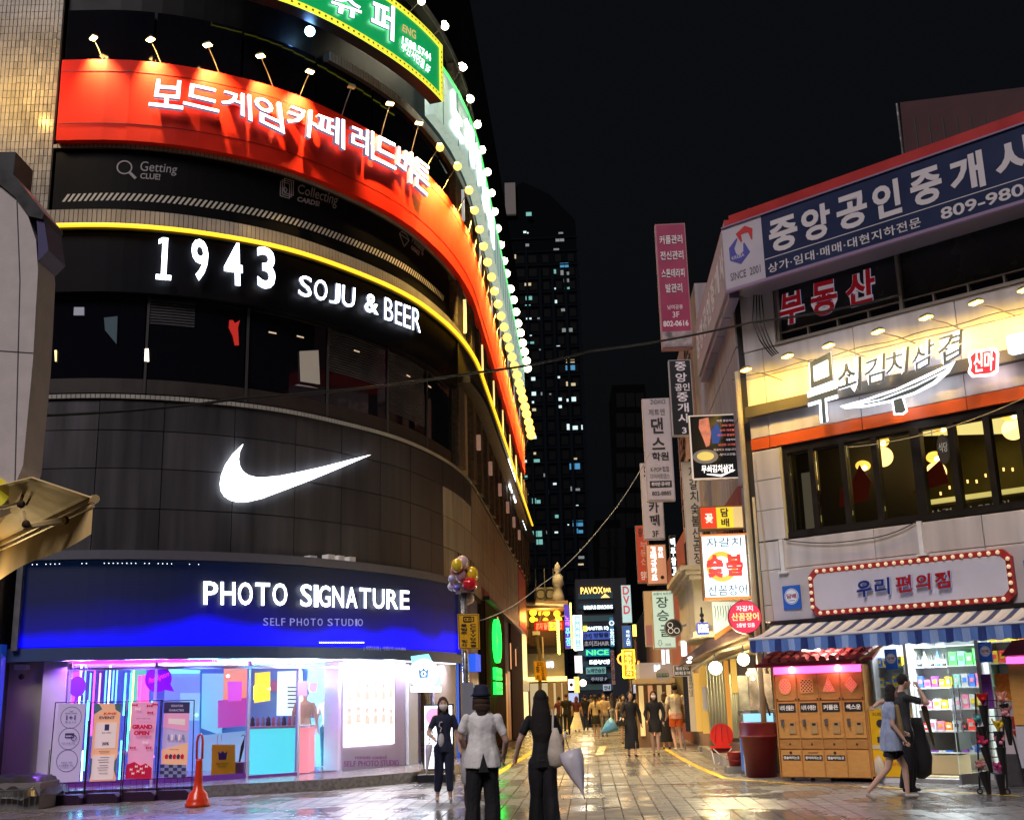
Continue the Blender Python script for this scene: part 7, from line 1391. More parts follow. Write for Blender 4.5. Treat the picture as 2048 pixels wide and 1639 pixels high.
for k, s_ in enumerate(('무쇠김치삼겹  11,000원','된장찌개 · 추가')):
    wb(uw+.5, uw+3.6, -2.95, -2.93, 4.86-k*.26, 5.1-k*.26, 'menu_board', mb_); m = MB(RF); tbox(m, s_, uw+.6, uw+3.2, 4.90-k*.26, 5.04-k*.26, -2.925, .005); m.build('lettering', tm_, t)
wb(uw+.1, uw+.42, -.6, -.58, 4.6, 5.75, 'paper_notice', mat('notice_dim', (.4,.36,.25), .6, emit=(1,.85,.5), es=.06))
m = MB(RF); u_ = edges[1]+.15; m.prism([(u_,5.0),(u_+.6,5.05),(u_+.7,5.4),(u_+.5,5.75),(u_+.3,5.4),(u_+.05,5.35)], -.7, -.69); m.prism([(u_+1.5,5.05),(u_+2.2,5.15),(u_+2.1,5.6),(u_+1.8,5.4)], -.7, -.69); m.build('red_graffiti', mat('graffiti', (.3,.03,.015), .6, emit=(1,.1,.03), es=.02), t)
m = MB(RF); c = RF.hit(1887,898,-.1); m.disc(c[0],-.1,-.095,c[1],.12,18,r2=.27); m.build('oval_sticker', mat('sticker_dk', (.05,.04,.03), .5), t); m = MB(RF); tbox(m, '식당', c[0]-.08, c[0]+.08, c[1]-.05, c[1]+.12, -.094, .004); m.build('lettering', tm_, t)
LN = [(1762,883,.17),(1725,932,.17),(1706,962,.14),(1869,914,.17),(1882,856,.16),(1905,852,.12),(1848,950,.12),(2022,828,.2),(1651,908,.06)]
for i, (px, py, r) in enumerate(LN):
    v = -1.3-.35*(i%4); u_, z_ = RF.hit(px,py,v); c = RF.map((u_,v,z_)); m = MB(); m.ball(c, r*.95, 14, rz=r*.68); T = thing('paper_lantern', f'glowing amber paper lantern behind the restaurant windows, {ordn[i]} found' if 0 else f'glowing {"small white spot" if r < .1 else "amber paper lantern"} behind the restaurant glass, about {("the third pane","the second pane, upper","the second pane, lower","the fifth pane","the fourth pane top","the fifth pane top","the fourth pane edge","the right edge pane","the first pane")[i]}', 'lantern', c, 'lanterns inside the restaurant')
    m.build('shade', em('lantern_amb' if r > .1 else 'lantern_wh', (1,.55,.08) if r > .1 else (1,1,.9), 1.5), T, True)
    m = MB(); m.ball((c[0],c[1]-r*.6,c[2]-r*.25), r*.38, 10); m.build('bulb', em('bulb_hot', (1,.85,.45), 5), T, True)
    if r > .1: m = MB(); m.tube([(c[0],c[1],c[2]+r*.7),(c[0],c[1],6.9)], .006, 4); m.build('cord', BLK, T)
    if i in (0,3,7): point('lantern_light', (c[0],c[1],c[2]-.3), 4, (1,.62,.18), .2)
area('dining_light', RF.map((3.5,-2.6,6.6)), (0,0,-1), 3, 14, (1,.8,.25), sy=1.5)
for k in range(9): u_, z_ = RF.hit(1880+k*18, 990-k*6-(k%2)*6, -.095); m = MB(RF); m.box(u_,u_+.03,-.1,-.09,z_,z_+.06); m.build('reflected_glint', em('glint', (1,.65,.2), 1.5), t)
# pipe up the corner, brackets and cables
pm = mat('pipe_cream', (.52,.43,.26), .5, noise=(4,.15)); m = MB(); m.tube([RF.map((u0-.12,.12,z)) for z in (1.0,2.0,3.2,4.6,5.6,6.6,7.9)], .055, 10); one(m, 'drain_pipe', pm, 'cream drain pipe running up the corner beside the lit panels', 'pipe', smooth=True)
m = MB(); m.tube([RF.map((u0+.02,.10,z)) for z in (1.9,3.1,4.2)]+[RF.map((u0-.0,.07,5.3))], .03, 8); one(m, 'conduit', pm, 'thin cream conduit beside the drain pipe at the eel signs', 'pipe', smooth=True)
for nm, px, y0, y1 in (('left',1562,1078,1142),('middle',1838,1042,1107)):
    m = MB(RF); a_, b2 = RF.hit(px,y0,.04), RF.hit(px+6,y1,.04); m.box(a_[0]-.04,a_[0]+.04,.0,.07,b2[1],a_[1]); m.box(a_[0]-.09,a_[0]+.11,.0,.1,b2[1]-.04,b2[1]); one(m, 'pipe_cover', WHT, f'short white vertical cable cover under the restaurant windows, {nm} one', 'cable cover')
BC_ = mat('cable_black', (.008,.008,.008), .5)
def cable(name, lab, pts, r=.012, sag=0, m_=None):
    P = [Vector(p) for p in pts]; Q = []
    for a_, b2 in zip(P, P[1:]):
        for k in range(12): t_ = k/12; Q.append(a_.lerp(b2, t_)-Vector((0,0,sag*4*t_*(1-t_))))
    Q.append(P[-1]); m = MB(); m.tube(Q, r, 5); return one(m, name, m_ or BC_, lab, 'cable', smooth=True)
cable('overhead_cable', 'thick twisted overhead cable crossing from the dark bar windows to the agency building', [gy(30,832,15),gy(480,797,16.5),gy(950,745,19),gy(1180,702,21),gy(1500,645,21.3),gy(1800,590,19.5)], .022, .05)
cable('overhead_cable', 'thin sagging wire from the brown shop front up to the magenta blade sign', [gz(992,1200,4.2) if 0 else gy(960,1240,30),gy(1080,1170,30),gy(1200,1055,30),gy(1300,905,30)], .012, .12, mat('wire_grey', (.25,.25,.25), .5))
cable('overhead_cable', 'thin cable from the menu sign sagging across the restaurant windows to the right edge', [gy(1478,848,23.4),gy(1660,896,21.5),gy(1850,868,19.8),gy(2060,790,18)], .010, .05, pm)
for i in range(4): cable('hanging_cable', f'black cable hanging from the billboard down the corner, {ordn[i]} from the left', [gy(1508+i*5,590,21.9),gy(1505+i*8,640+i*4,21.7),gy(1520+i*8,680+i*3,21.5),gy(1545+i*4,712-i*2,21.6)], .014, .02)
cable('hanging_cable', 'black cable drooping under the restaurant window sill', [RF.map((uw,.04,4.38)),RF.map((uw+1.6,.05,4.22)),RF.map((edges[4]-.1,.04,4.42))], .010, .06)
cable('hanging_cable', 'thin cream cable falling beside the drain pipe', [RF.map((u0+.1,.1,6.2)),RF.map((u0+.2,.1,4.0)),RF.map((u0+.3,.1,1.8))], .008, 0, pm)
# ---------------------------------------------------------------- store sign with bulbs
rbox('sign_backing', RF.hit(1545,1200)[0], RW, -.06, .03, 2.86, 3.80, mat('backing_white', (.50,.47,.49), .5, noise=(2,.1)))
t = thing('store_signboard', 'white chamfered signboard 우리편의점 with a red border of round cream bulbs', 'shop sign', RF.map((3.5,.1,3.3)))
sa, sb_ = RF.hit(1620,1190,.12)[0], RF.hit(2026,1140,.12)[0]; z0, z1 = 2.90, 3.77; ch_ = .13
m = MB(RF); oc = lambda e, c: [(sa+e+c,z0+e),(sb_-e-c,z0+e),(sb_-e,z0+e+c),(sb_-e,z1-e-c),(sb_-e-c,z1-e),(sa+e+c,z1-e),(sa+e,z1-e-c),(sa+e,z0+e+c)]
m.prism(oc(0,ch_), .03, .13); m.build('red_border', mat('border_red', (.38,.03,.03), .45), t)
m = MB(RF); m.prism(oc(.10,ch_-.03), .13, .137); m.build('white_face', mat('face_w', (.62,.60,.66), .4, noise=(2,.06)), t)
BM_ = mat('bulb_cream', (.8,.62,.42), .25, emit=(1,.72,.42), es=.42)
bulbs = [(sa+.2+k*(sb_-sa-.4)/22, z) for k in range(23) for z in (z0+.05, z1-.05)]+[(x, z0+.17+k*(z1-z0-.34)/4) for k in range(5) for x in (sa+.05, sb_-.05)]
mbb = MB(); mbb.ball((0,0,0), .036, 10); bo = mbb.build('bulb', BM_, t, True)
for i, (u_, z_) in enumerate(bulbs):
    mm = Matrix.Translation(Vector(RF.map((u_,.155,z_)))-t.location)
    if i == 0: bo.matrix_parent_inverse = Matrix.Identity(4); bo.matrix_local = mm
    else: inst(bo, t, mm)
NB = mat('letter_navy', (.015,.02,.16), .4); RB_ = mat('letter_deepred', (.35,.01,.015), .4)
for ch, q, m_, bd_ in (('우',((1712,1162),(1742,1158),(1714,1196),(1744,1190)),NB,.03),('리',((1748,1156),(1778,1153),(1750,1190),(1780,1187)),NB,.015),('편',((1790,1152),(1822,1148),(1792,1186),(1824,1182)),RB_,.03),('의',((1830,1148),(1860,1145),(1832,1181),(1862,1178)),RB_,.03),('점',((1868,1144),(1900,1140),(1870,1178),(1902,1174)),RB_,.03)): cquad(RF, ch, *q, t, .16, .05, m_, bold=bd_)
# tobacco signs
TBB = mat('tob_blue', (.02,.10,.42), .4, emit=(.02,.15,.8), es=.06); TBW = mat('tob_white', (.7,.72,.75), .5, emit=(.8,.85,1), es=.06); TBR = mat('tob_red', (.28,.02,.08), .5)
def tobacco(fr, x0, y0, x1, y1, off, lab):
    p, q = fr.hit(x0,y0,off), fr.hit(x1,y1,off); T = thing('tobacco_sign', lab, 'sign', fr.map((p[0],off,q[1])), 'blue tobacco signs'); m = MB(fr); m.box(p[0],q[0],off-.02,off,q[1],p[1]); m.build('plate', TBB, T)
    w_ = q[0]-p[0]; c = ((p[0]+q[0])/2, p[1]-(p[1]-q[1])*.46); r = w_*.40; m = MB(fr); m.disc(c[0],off,off+.004,c[1],r,22); m.build('white_disc', TBW, T); m = MB(fr); m.ring(c[0],off+.004,off+.006,c[1],r*.92,r*.06,22); m.build('blue_ring', TBB, T)
    m = MB(fr); tbox(m, '담배', c[0]-r*.68, c[0]+r*.68, c[1]-r*.28, c[1]+r*.34, off+.005, .004, bold=.02); m.build('lettering', TBR, T); m = MB(fr); m.box(c[0]-r*.45,c[0]+r*.45,off+.004,off+.008,c[1]-r*.55,c[1]-r*.48); m.build('small_print', TBB, T)
    return T
tobacco(RF, 1564,1172,1603,1216, .06, 'blue square sign 담배 in a white disc on the wall left of the store signboard')
tobacco(RF, 2046,1120,2085,1165, .06, 'blue sign edge just visible right of the store signboard')
tobacco(RF, 1525,1297,1560,1328, .1, 'blue 담배 sign under the left end of the striped awning')
tobacco(RF, 1612,1296,1640,1322, -.3, 'blue sign half hidden behind the locker roof under the awning')
tobacco(RF, 1768,1298,1796,1338, .02, 'blue 담배 sign on the store glass left of the couple')
tobacco(RF, 1955,1284,1986,1323, .02, 'blue 담배 sign on the store glass right of the open door')
# ---------------------------------------------------------------- awning
t = thing('striped_awning', 'retractable awning striped cream and slate with a blue striped valance over the store', 'awning', RF.map((3.5,.8,2.6)))
a0, a1 = RF.hit(1549,1251,.06), RF.hit(2060,1203,.06); f0, f1 = RF.hit(1500,1286,1.15), RF.hit(2060,1232,1.15); zw, zf = 2.80, 2.50
ST = [mat('stripe_cream', (.72,.68,.60), .6), mat('stripe_slate', (.06,.075,.17), .6), mat('stripe_pale', (.62,.60,.56), .6)]
uL, uR = RF.hit(1549,1251,.06)[0], RW; fL = RF.hit(1500,1286,1.15)[0]; fR = RW; nS = 84; m = MB(RF)
for k in range(nS):
    a_, b2 = uL+(uR-uL)*k/nS, uL+(uR-uL)*(k+1)/nS; c_, d_ = fL+(fR-fL)*k/nS, fL+(fR-fL)*(k+1)/nS; mi = (0,2,1)[k%3]
    P = [(a_,.06,zw),(b2,.06,zw),((b2+d_)/2,.62,(zw+zf)/2-.035),((a_+c_)/2,.62,(zw+zf)/2-.035),(c_,1.15,zf),(d_,1.15,zf)]; m.add(P, [(0,1,2,3),(3,2,5,4)], mi)
m.build('canopy', ST, t)
m = MB(RF); m.box(uL-.05,uR,.0,.12,zw,zw+.07); m.build('cassette', FB, t); m = MB(RF); m.tube([(fL-.02,1.15,zf),(fR,1.15,zf)], .028, 6); m.build('front_bar', WHT, t)
VS = [mat('val_navy', (.012,.03,.16), .6), mat('val_blue', (.10,.20,.50), .6), mat('val_pale', (.30,.42,.70), .6)]; m = MB(RF); nV = 130
for k in range(nV):
    a_, b2 = fL+(fR-fL)*k/nV, fL+(fR-fL)*(k+1)/nV; w1, w2 = .03*math.sin(k*.9), .03*math.sin((k+1)*.9); m.add([(a_,1.16,zf-.02),(b2,1.16,zf-.02),(b2,1.16+w2,zf-.24-.012*math.sin(k*1.5)),(a_,1.16+w1,zf-.24-.012*math.sin(k*1.5-1.5))], [(0,1,2,3)], (0,1,2,1)[(k//2)%4])
m.build('valance', VS, t)
m = MB(RF); m.tube([(fL+.3,.1,zw-.1),(fL+.9,.7,zw-.22),(fL+.4,1.12,zf-.02)], .02, 6); m.build('folding_arm', WHT, t)
# ---------------------------------------------------------------- store front
t = thing('convenience_store_front', 'brightly lit glazed convenience store front with white frames and an open glass door', 'shop front', RF.map((4,0,0)))
def sb(a, b_, v0, v1, z0, z1, name, m_): m = MB(RF); m.box(a,b_,v0,v1,z0,z1); return m.build(name, m_, t)
U = lambda px, py=1450, off=0: RF.hit(px, py, off)[0]
uS = U(1752)
sb(u0+.2, uS-.9, -.3, -.1, 0, 2.75, 'wall', mat('store_wall', (.45,.43,.45), .6, noise=(2,.12))); sb(uS-.88, uS-.04, -.12, .02, 0, 2.75, 'door_pier', mat('cream_door', (.55,.48,.34), .5, noise=(2,.1)))
for x0, x1, y0, y1 in ((1660,1684,1292,1316),(1692,1722,1290,1320)): p, q = RF.hit(x0,y0,.0), RF.hit(x1,y1,.0); sb(p[0],q[0],-.09,.0,q[1],p[1],'lit_window',em('store_win', (.8,.92,1), 2.2, (.7,.7,.7)))
p, q = RF.hit(1700,1292,.0), RF.hit(1725,1320,.0)
AL = mat('alu_white', (.6,.6,.6), .35, .3)
for px in (1752,1826,1972): sb(U(px)-.03,U(px)+.03,-.1,.02,0,2.6,'frame',AL)
sb(uS,RW,-.12,.03,2.55,2.75,'header',AL)
dl, dr = U(1870), U(1972)
sb(uS+.03,U(1826)-.03,-.04,-.03,.12,2.55,'glass_pane',GLS); sb(U(1972)+.03,RW,-.04,-.03,.3,2.55,'glass_pane',GLS); sb(U(1972)+.03,RW,-.1,.0,.02,.3,'base_panel',mat('base_grey', (.25,.25,.27), .5))
sb(uS,RW,-.5,.15,.0,.07,'step',CON); sb(uS+.03,U(1822),-.1,.0,.07,.9,'low_panel',PALW)
sb(uS,RW,-5.5,-.1,.05,.09,'floor',mat('store_floor', (.55,.45,.28), .3, noise=(3,.1))); sb(uS-.1,RW,-5.5,-.1,2.6,2.66,'ceiling',PALW); sb(uS-.12,uS-.02,-5.4,-.1,.09,2.6,'side_wall',PALW)
sb(uS,RW,-2.9,-2.8,.09,2.6,'back_wall',mat('store_back', (.62,.7,.68), .5))
for k in range(3): area('store_light', RF.map((uS+.6+k*1.3,-1.2,2.55)), (0,0,-1), .9, 190, (.86,.97,1.0), sy=1.4)
area('store_front_light', RF.map((uS+1.8,-.3,2.5)), tuple(Vector(RF.map((0,1,-.6)))-Vector(RF.map((0,0,0)))), 2.4, 60, (.9,.96,1.0), sy=.3)
# open door leaf
dA = Vector(RF.map((U(1972)-.04,0,0))); f = Frame(RF.map((U(1964),.0,0)), -125); 
T = thing('glass_door', 'frameless glass door standing open with long steel pull handles and a grey bottom rail', 'door', dA)
pL = gz(1923,1574); fD = Frame((pL.x,pL.y,0), math.degrees(math.atan2(dA.y-pL.y, dA.x-pL.x))); Ld = (dA-pL).xy.length
m = MB(fD); m.box(0,Ld,-.006,.006,.2,2.45); m.build('glass', GLS, T); m = MB(fD); m.box(0,Ld,-.02,.02,.04,.2); m.build('bottom_rail', mat('rail_grey', (.25,.24,.22), .4, .4), T)
for o in (-.05,.05): m = MB(fD); m.tube([(.15,o,.85),(.15,o,1.6)], .012, 6); m.build('handle', STL, T)
# shelves and goods
SHF = mat('shelf_white', (.75,.78,.76), .4)
def shelf(u_a, u_b, v, zs, lab, dpt=.35):
    T = thing('shelf_unit', lab, 'shelf', RF.map((u_a,v,0)));
    for z in zs: m = MB(RF); m.box(u_a,u_b,v-dpt,v,z-.02,z); m.build('shelf', SHF, T)
    for u_ in (u_a,u_b): m = MB(RF); m.box(u_-.015,u_+.015,v-dpt,v+.01,.1,zs[-1]+.02); m.build('side', SHF, T)
    m = MB(RF); m.box(u_a,u_b,v-dpt-.02,v-dpt,.1,zs[-1]); m.build('back', SHF, T); return T
GC = {'red':(.6,.04,.03),'yellow':(.75,.55,.03),'green':(.08,.4,.08),'blue':(.04,.12,.5),'white':(.7,.7,.7),'purple':(.25,.06,.4),'orange':(.75,.25,.03),'black':(.02,.02,.02),'pink':(.7,.2,.3),'mint':(.3,.6,.5)}
gm = {k: mat('goods_'+k, v, .35, noise=(20,.3)) for k, v in GC.items()}
rn = random.Random(3)
def goods(u_a, u_b, v, z, cols_, nm, kind='box', hmin=.12, hmax=.2):
    u_ = u_a+.03; i = 0
    while u_ < u_b-.09:
        c = cols_[i%len(cols_)]; w_ = rn.uniform(.08,.14); h_ = rn.uniform(hmin,hmax); T = thing('snack_bag' if kind == 'bag' else 'bottle' if kind == 'bottle' else 'carton', f'{c} {"snack bag" if kind=="bag" else "bottle" if kind=="bottle" else "carton"} on {nm}, {ordn[min(i,27)]} from left', kind if kind != 'box' else 'carton', RF.map((u_,v,z)), 'goods on the store shelves')
        m = MB(RF)
        if kind == 'bottle': p = RF.map((u_+w_/2,v-.1,z+.001)); m = MB(); m.lathe([(.035,0),(.038,.02),(.038,h_*.6),(.013,h_*.8),(.013,h_)], p, 10); m.build('glass_body', gm[c], T, True); m = MB(); m.lathe([(.0385,h_*.2),(.0388,h_*.45)], p, 10); m.build('label_band', gm['white'], T)
        else:
            if kind == 'bag': m.prism([(u_,z+.001),(u_+w_,z+.001),(u_+w_*.95,z+h_*.5),(u_+w_,z+h_),(u_,z+h_),(u_+w_*.05,z+h_*.5)], v-.12, v-.03)
            else: m.box(u_,u_+w_,v-.2,v-.02,z+.001,z+h_)
            m.build('pack', gm[c], T); m = MB(RF); m.box(u_+w_*.2,u_+w_*.8,v-.02 if kind == 'box' else v-.03,v-.014 if kind == 'box' else v-.024,z+h_*.35,z+h_*.7); m.build('print', gm[cols_[(i+1)%len(cols_)] if cols_[(i+1)%len(cols_)] != c else 'white'], T)
        u_ += w_+.02; i += 1
uA1, uB1 = U(1836,1400,-1.0), U(1905,1400,-1.0)
zz = [.42,.8,1.18,1.56,1.94,2.3]
shelf(U(1834,1400,-1.4), U(1975,1400,-1.4), -1.4, zz, 'white wall shelves behind the open store door')
s0_, s1_ = U(1834,1400,-1.4), U(1975,1400,-1.4); sm_ = (s0_+s1_)/2
sbm = MB(RF); 
goods(s0_, sm_, -1.4, zz[4], ['black','white','black','blue'], 'the bottle shelf behind the door', 'bottle', .24,.3)
goods(sm_, s1_, -1.4, zz[4], ['green','mint','green'], 'the upper green shelf', 'box', .2,.3)
goods(s0_, s1_, -1.4, zz[3], ['blue','pink','purple','yellow','yellow','mint','white'], 'the middle snack shelf behind the door', 'bag', .14,.24)
goods(s0_, s1_, -1.4, zz[2], ['white','pink','white','yellow','white'], 'the shelf below the snacks', 'box', .12,.26)
goods(s0_, s1_, -1.4, zz[1], ['red','white','pink','orange','white','black'], 'the lower shelf behind the door', 'box')
goods(s0_, s1_, -1.4, zz[0], ['black','purple','white','blue'], 'the lowest shelf behind the door', 'box')
s2_, s3_ = U(1988,1400,-.7), U(2070,1400,-.7); shelf(s2_, s3_, -.7, zz, 'white shelves with yellow snack bags right of the door')
goods(s2_, s3_, -.7, zz[5], ['yellow','orange','yellow'], 'the top shelf right of the door', 'bag', .1,.14); goods(s2_, s3_, -.7, zz[4], ['yellow','red','yellow','pink'], 'the second shelf right of the door', 'bag', .16,.24); goods(s2_, s3_, -.7, zz[3], ['green','purple','yellow','green'], 'the third shelf right of the door', 'bag', .14,.22); goods(s2_, s3_, -.7, zz[2], ['red','orange','blue'], 'the fourth shelf right of the door', 'box')
s4_, s5_ = U(1757,1400,-.35), U(1815,1400,-.35); shelf(s4_, s5_, -.35, [.9,1.25,1.6,1.95], 'narrow magazine shelf behind the glass left of the couple', .25)
goods(s4_, s5_, -.35, 1.95, ['blue','yellow'], 'the top of the narrow shelf', 'box'); goods(s4_, s5_, -.35, 1.6, ['yellow','blue'], 'the middle of the narrow shelf', 'box'); goods(s4_, s5_, -.35, 1.25, ['white','green'], 'the bottom of the narrow shelf', 'box')
m = MB(RF); p = RF.hit(1872,1530,-.6); m.box(p[0]-.1,p[0]+.45,-1.0,-.5,.1,.42); one(m, 'delivery_box', mat('box_tan', (.5,.4,.25), .7), 'cardboard box on the floor just inside the open store door', 'box')
m = MB(RF); m.box(p[0]-.1,p[0]+.5,-1.0,-.5,.5,.8); one(m, 'parcel', gm['black'], 'black parcel stacked over the cardboard box inside the store door', 'box')
# ---------------------------------------------------------------- wooden lockers (four-door capsule machine)
LA, LB_ = gz(1565,1561), gz(1745,1564); LK = Frame((LA.x,LA.y,0), math.degrees(math.atan2(LB_.y-LA.y, LB_.x-LA.x))); LW_ = (LB_-LA).xy.length
t = thing('wooden_vending_cabinet', 'four-column pine capsule vending cabinet with a pink light strip and little red tiled roof', 'vending machine', LA)
PIN = wood('pine', (.80,.42,.11), (.6,.26,.06), (3,3,9)); PIN2 = wood('pine_dark', (.62,.3,.08), (.42,.18,.045), (3,3,9)); LH_ = LK.hit(1556,1350)[1]; LH_ = 2.0
def lb(a, b_, v0, v1, z0, z1, name, m_, par=t): m = MB(LK); m.box(a,b_,v0,v1,z0,z1); return m.build(name, m_, par)
lb(0,LW_,-.55,-.02,.06,LH_,'carcass',PIN2)
for k in range(5): lb(.05+k*(LW_-.14)/4,.09+k*(LW_-.14)/4,-.4,-.3,0,.06,'foot',BLK)
cw = LW_/4; PKM = mat('lattice_pink', (.7,.1,.08), .4, emit=(1,.1,.15), es=.9)
for k in range(4):
    a, b_ = k*cw, (k+1)*cw
    lb(a+.012,b_-.012,-.02,.0,1.40,1.86,'upper_panel',PIN); dr = lb(a+.012,b_-.012,-.02,.008,.74,1.38,'coin_panel',PIN); lb(a+.012,b_-.012,-.02,.004,.56,.72,'drawer',PIN2); dd = lb(a+.012,b_-.012,-.02,.006,.08,.54,'lower_door',PIN)
    lb(a+.045,b_-.045,.008,.014,1.19,1.35,'black_plate',INK); m = MB(LK); tbox(m, ('너의 선물은?','너의 수명은?','커플은','섹스운')[k], a+.07, b_-.07, 1.225, 1.315, .015, .004, bold=.03); m.build('lettering', em('plate_l', (1,.9,.75), .25, (.7,.65,.55)), t)
    if k < 3: lb(a+.05,b_-.03,.006,.012,.36,.45,'black_plate',INK); m = MB(LK); tbox(m, ('캡슐버리는곳','종이버리는곳','캡슐버리는곳')[k], a+.065, b_-.045, .38, .43, .013, .004, bold=.02); m.build('lettering', em('plate_l', (1,.9,.75), .25), t)
    m = MB(LK)
    if k == 1: m.box(a+cw*.3,b_-cw*.25,.006,.010,.485,.497)
    elif k < 3: m.disc(a+cw*.5,.006,.012,.49,.026,12)
    if m.v: m.build('slot', INK, t)
    lb(a+cw*.18,a+cw*.32,.008,.03,.95,1.07,'crank_plate',STL); m = MB(LK); m.tube([(a+cw*.25,.02,1.0),(a+cw*.25,.06,1.0)], .022, 8); m.tube([(a+cw*.2,.06,1.06),(a+cw*.32,.06,.93)], .012, 6); m.build('crank', STL, t)
    c_ = lb(a+cw*.52,a+cw*.84,.008,.03,.82,1.02,'coin_box',mat('coin_tan', (.55,.33,.12), .4)); lb(a+cw*.6,a+cw*.76,.03,.034,.96,1.0,'coin_slot',INK); m = MB(LK); m.disc(a+cw*.5,.004,.02,.64,.016,8); m.build('knob', INK, t)
    cx, cz = a+cw*.48, 1.65; m = MB(LK); r = cw*.27
    if k == 0: poly = [(cx+r*math.cos(i*math.pi/12), cz+r*1.25*math.sin(i*math.pi/12)) for i in range(24)]
    elif k == 1: poly = [(cx-r,cz-r*1.1),(cx+r,cz-r*1.1),(cx+r,cz+r*1.1),(cx-r,cz+r*1.1)]
    elif k == 2: poly = [(cx-r,cz-r),(cx+r,cz-r),(cx,cz+r*1.3)]
    else: poly = [(cx,cz-r*1.2),(cx+r,cz),(cx,cz+r*1.2),(cx-r,cz)]
    m.prism(poly, .0, .008); m.build('lattice_backing', PKM if k != 1 else INK, t)
    m = MB(LK); m.stroke(poly+[poly[0]], .008, .02, .014)
    def inside(x, z):
        c = False; n = len(poly); j = n-1
        for i in range(n):
            if (poly[i][1] > z) != (poly[j][1] > z) and x < (poly[j][0]-poly[i][0])*(z-poly[i][1])/(poly[j][1]-poly[i][1])+poly[i][0]: c = not c
            j = i
        return c
    for d_ in (-1, 1):
        for i in range(-4, 5):
            run = []
            for s in range(-20, 21):
                x, z = cx+i*.062+s*.01, cz+d_*s*.01
                if inside(x, z): run.append((x, z))
            if len(run) > 1: m.stroke([run[0], run[-1]], .008, .018, .015)
    m.build('lattice', mat('lattice_wood', (.9,.5,.2), .4, emit=(1,.4,.1), es=.12), t, kind='stuff')
    for s in (0, 1): m = MB(LK); m.disc(a+.03 if s == 0 else b_-.03,.0,.012,1.42,.014,8); m.build('screw', INK, t)
for k in range(1,4): lb(k*cw-.011,k*cw+.011,-.02,.018,.08,1.86,'divider',PIN2)
lb(-.02,0,-.55,.02,.06,1.98,'side_panel',PIN2); lb(LW_,LW_+.02,-.55,.02,.06,1.98,'side_panel',PIN2)
PKS = em('pink_strip', (1,.12,.65), 2.2, (.8,.3,.6)); lb(0,LW_,-.02,.01,1.87,1.99,'light_strip',PKS)
for u_ in (.38,1.30): m = MB(LK); m.disc(u_*LW_/1.75,.01,.02,1.94,.05,12); m.build('strip_lamp', em('pink_hot', (1,.6,.95), 16, (.8,.6,.8)), t); p_ = LK.map((u_*LW_/1.75,.14,1.92)); point('strip_light', p_, 5, (1,.25,.4), .04)
m = MB(LK); m.box(-.28,LW_-.1,-.02,.2,2.0,2.05); m.build('eave_board', mat('eave_red', (.45,.02,.04), .4), t)
lz = LK.map((0,0,0)); m = MB(LK); m.add([(-.1,-.55,2.28),(LW_+.2,-.55,2.3),(LW_+.28,.22,2.1),(-.22,.22,2.06),(-.1,-.55,2.22),(LW_+.2,-.55,2.24),(LW_+.28,.22,2.05),(-.22,.22,2.02)], [(0,1,2,3),(4,5,6,7),(0,1,5,4),(1,2,6,5),(2,3,7,6),(3,0,4,7)]); m.build('roof', mat('roof_maroon', (.22,.02,.03), .5), t)
for r_ in range(3):
    for k in range(11):
        u_ = -.15+k*(LW_+.35)/11; v_ = .18-r_*.24; z_ = 2.08+r_*.07; m = MB(LK); m.tube([(u_+.08,v_+.04,z_+.02+random.uniform(0,.01)),(u_+.08,v_-.22,z_+.09)], [.07,.055], 6); m.build('roof_tile', mat('rooftile', (.35,.05,.05), .45, vary=.35), t)
m = MB(LK); m.tube([(LW_+.05,.2,2.06),(LW_+.48,.2,2.30)], .03, 6); m.build('roof_beam', PIN2, t)
# yellow machine
t = thing('yellow_vending_machine', 'small yellow capsule machine with a sagging plastic bag beside the pine cabinet', 'vending machine', gz(1775,1563)); ya, yb = LW_+.06, LW_+.56; YM = mat('machine_yellow', (.75,.42,.01), .4, emit=(1,.5,0), es=.08, noise=(3,.15))
def yb_(a, b_, v0, v1, z0, z1, name, m_): m = MB(LK); m.box(a,b_,v0,v1,z0,z1); return m.build(name, m_, t)
yb_(ya,yb,-.5,.0,.1,1.22,'cabinet',YM); yb_(ya,yb,-.5,-.02,.0,.1,'plinth',WHT); yb_(ya-.035,ya-.003,-.5,.02,.1,1.22,'side_board',PIN2); yb_(ya,yb,-.5,.0,1.22,1.25,'top',mat('top_cream', (.6,.55,.35), .5)); m = MB(LK); m.disc(ya+.18,.0,.012,.98,.07,14); m.build('round_window', INK, t); yb_(ya+.1,ya+.28,.0,.01,.66,.76,'return_slot',INK); yb_(ya+.14,yb-.05,.0,.008,.82,.88,'price_plate',mat('pl_y', (.8,.6,.2), .5)); yb_(ya+.0,yb,.0,.012,.56,.62,'band',mat('pl_w', (.7,.6,.4), .5))
m = MB(LK); tbox(m, '지폐교환기', ya+.05, yb-.04, 1.1, 1.17, .0, .005); m.build('lettering', mat('olive_l', (.2,.14,.02), .5), t); m = MB(LK); tbox(m, 'Banana', ya+.14, yb-.04, .28, .36, .0, .005, bold=.02); m.build('lettering', mat('or_l', (.65,.2,.02), .5), t)
m = MB(LK); m.ball(tuple((ya+.1,.04,.25)), .09, 10, rz=.2); one(m, 'plastic_bag', mat('bag_pale', (.6,.5,.35), .5), 'pale plastic bag hanging on the yellow machine', 'bag', smooth=True)
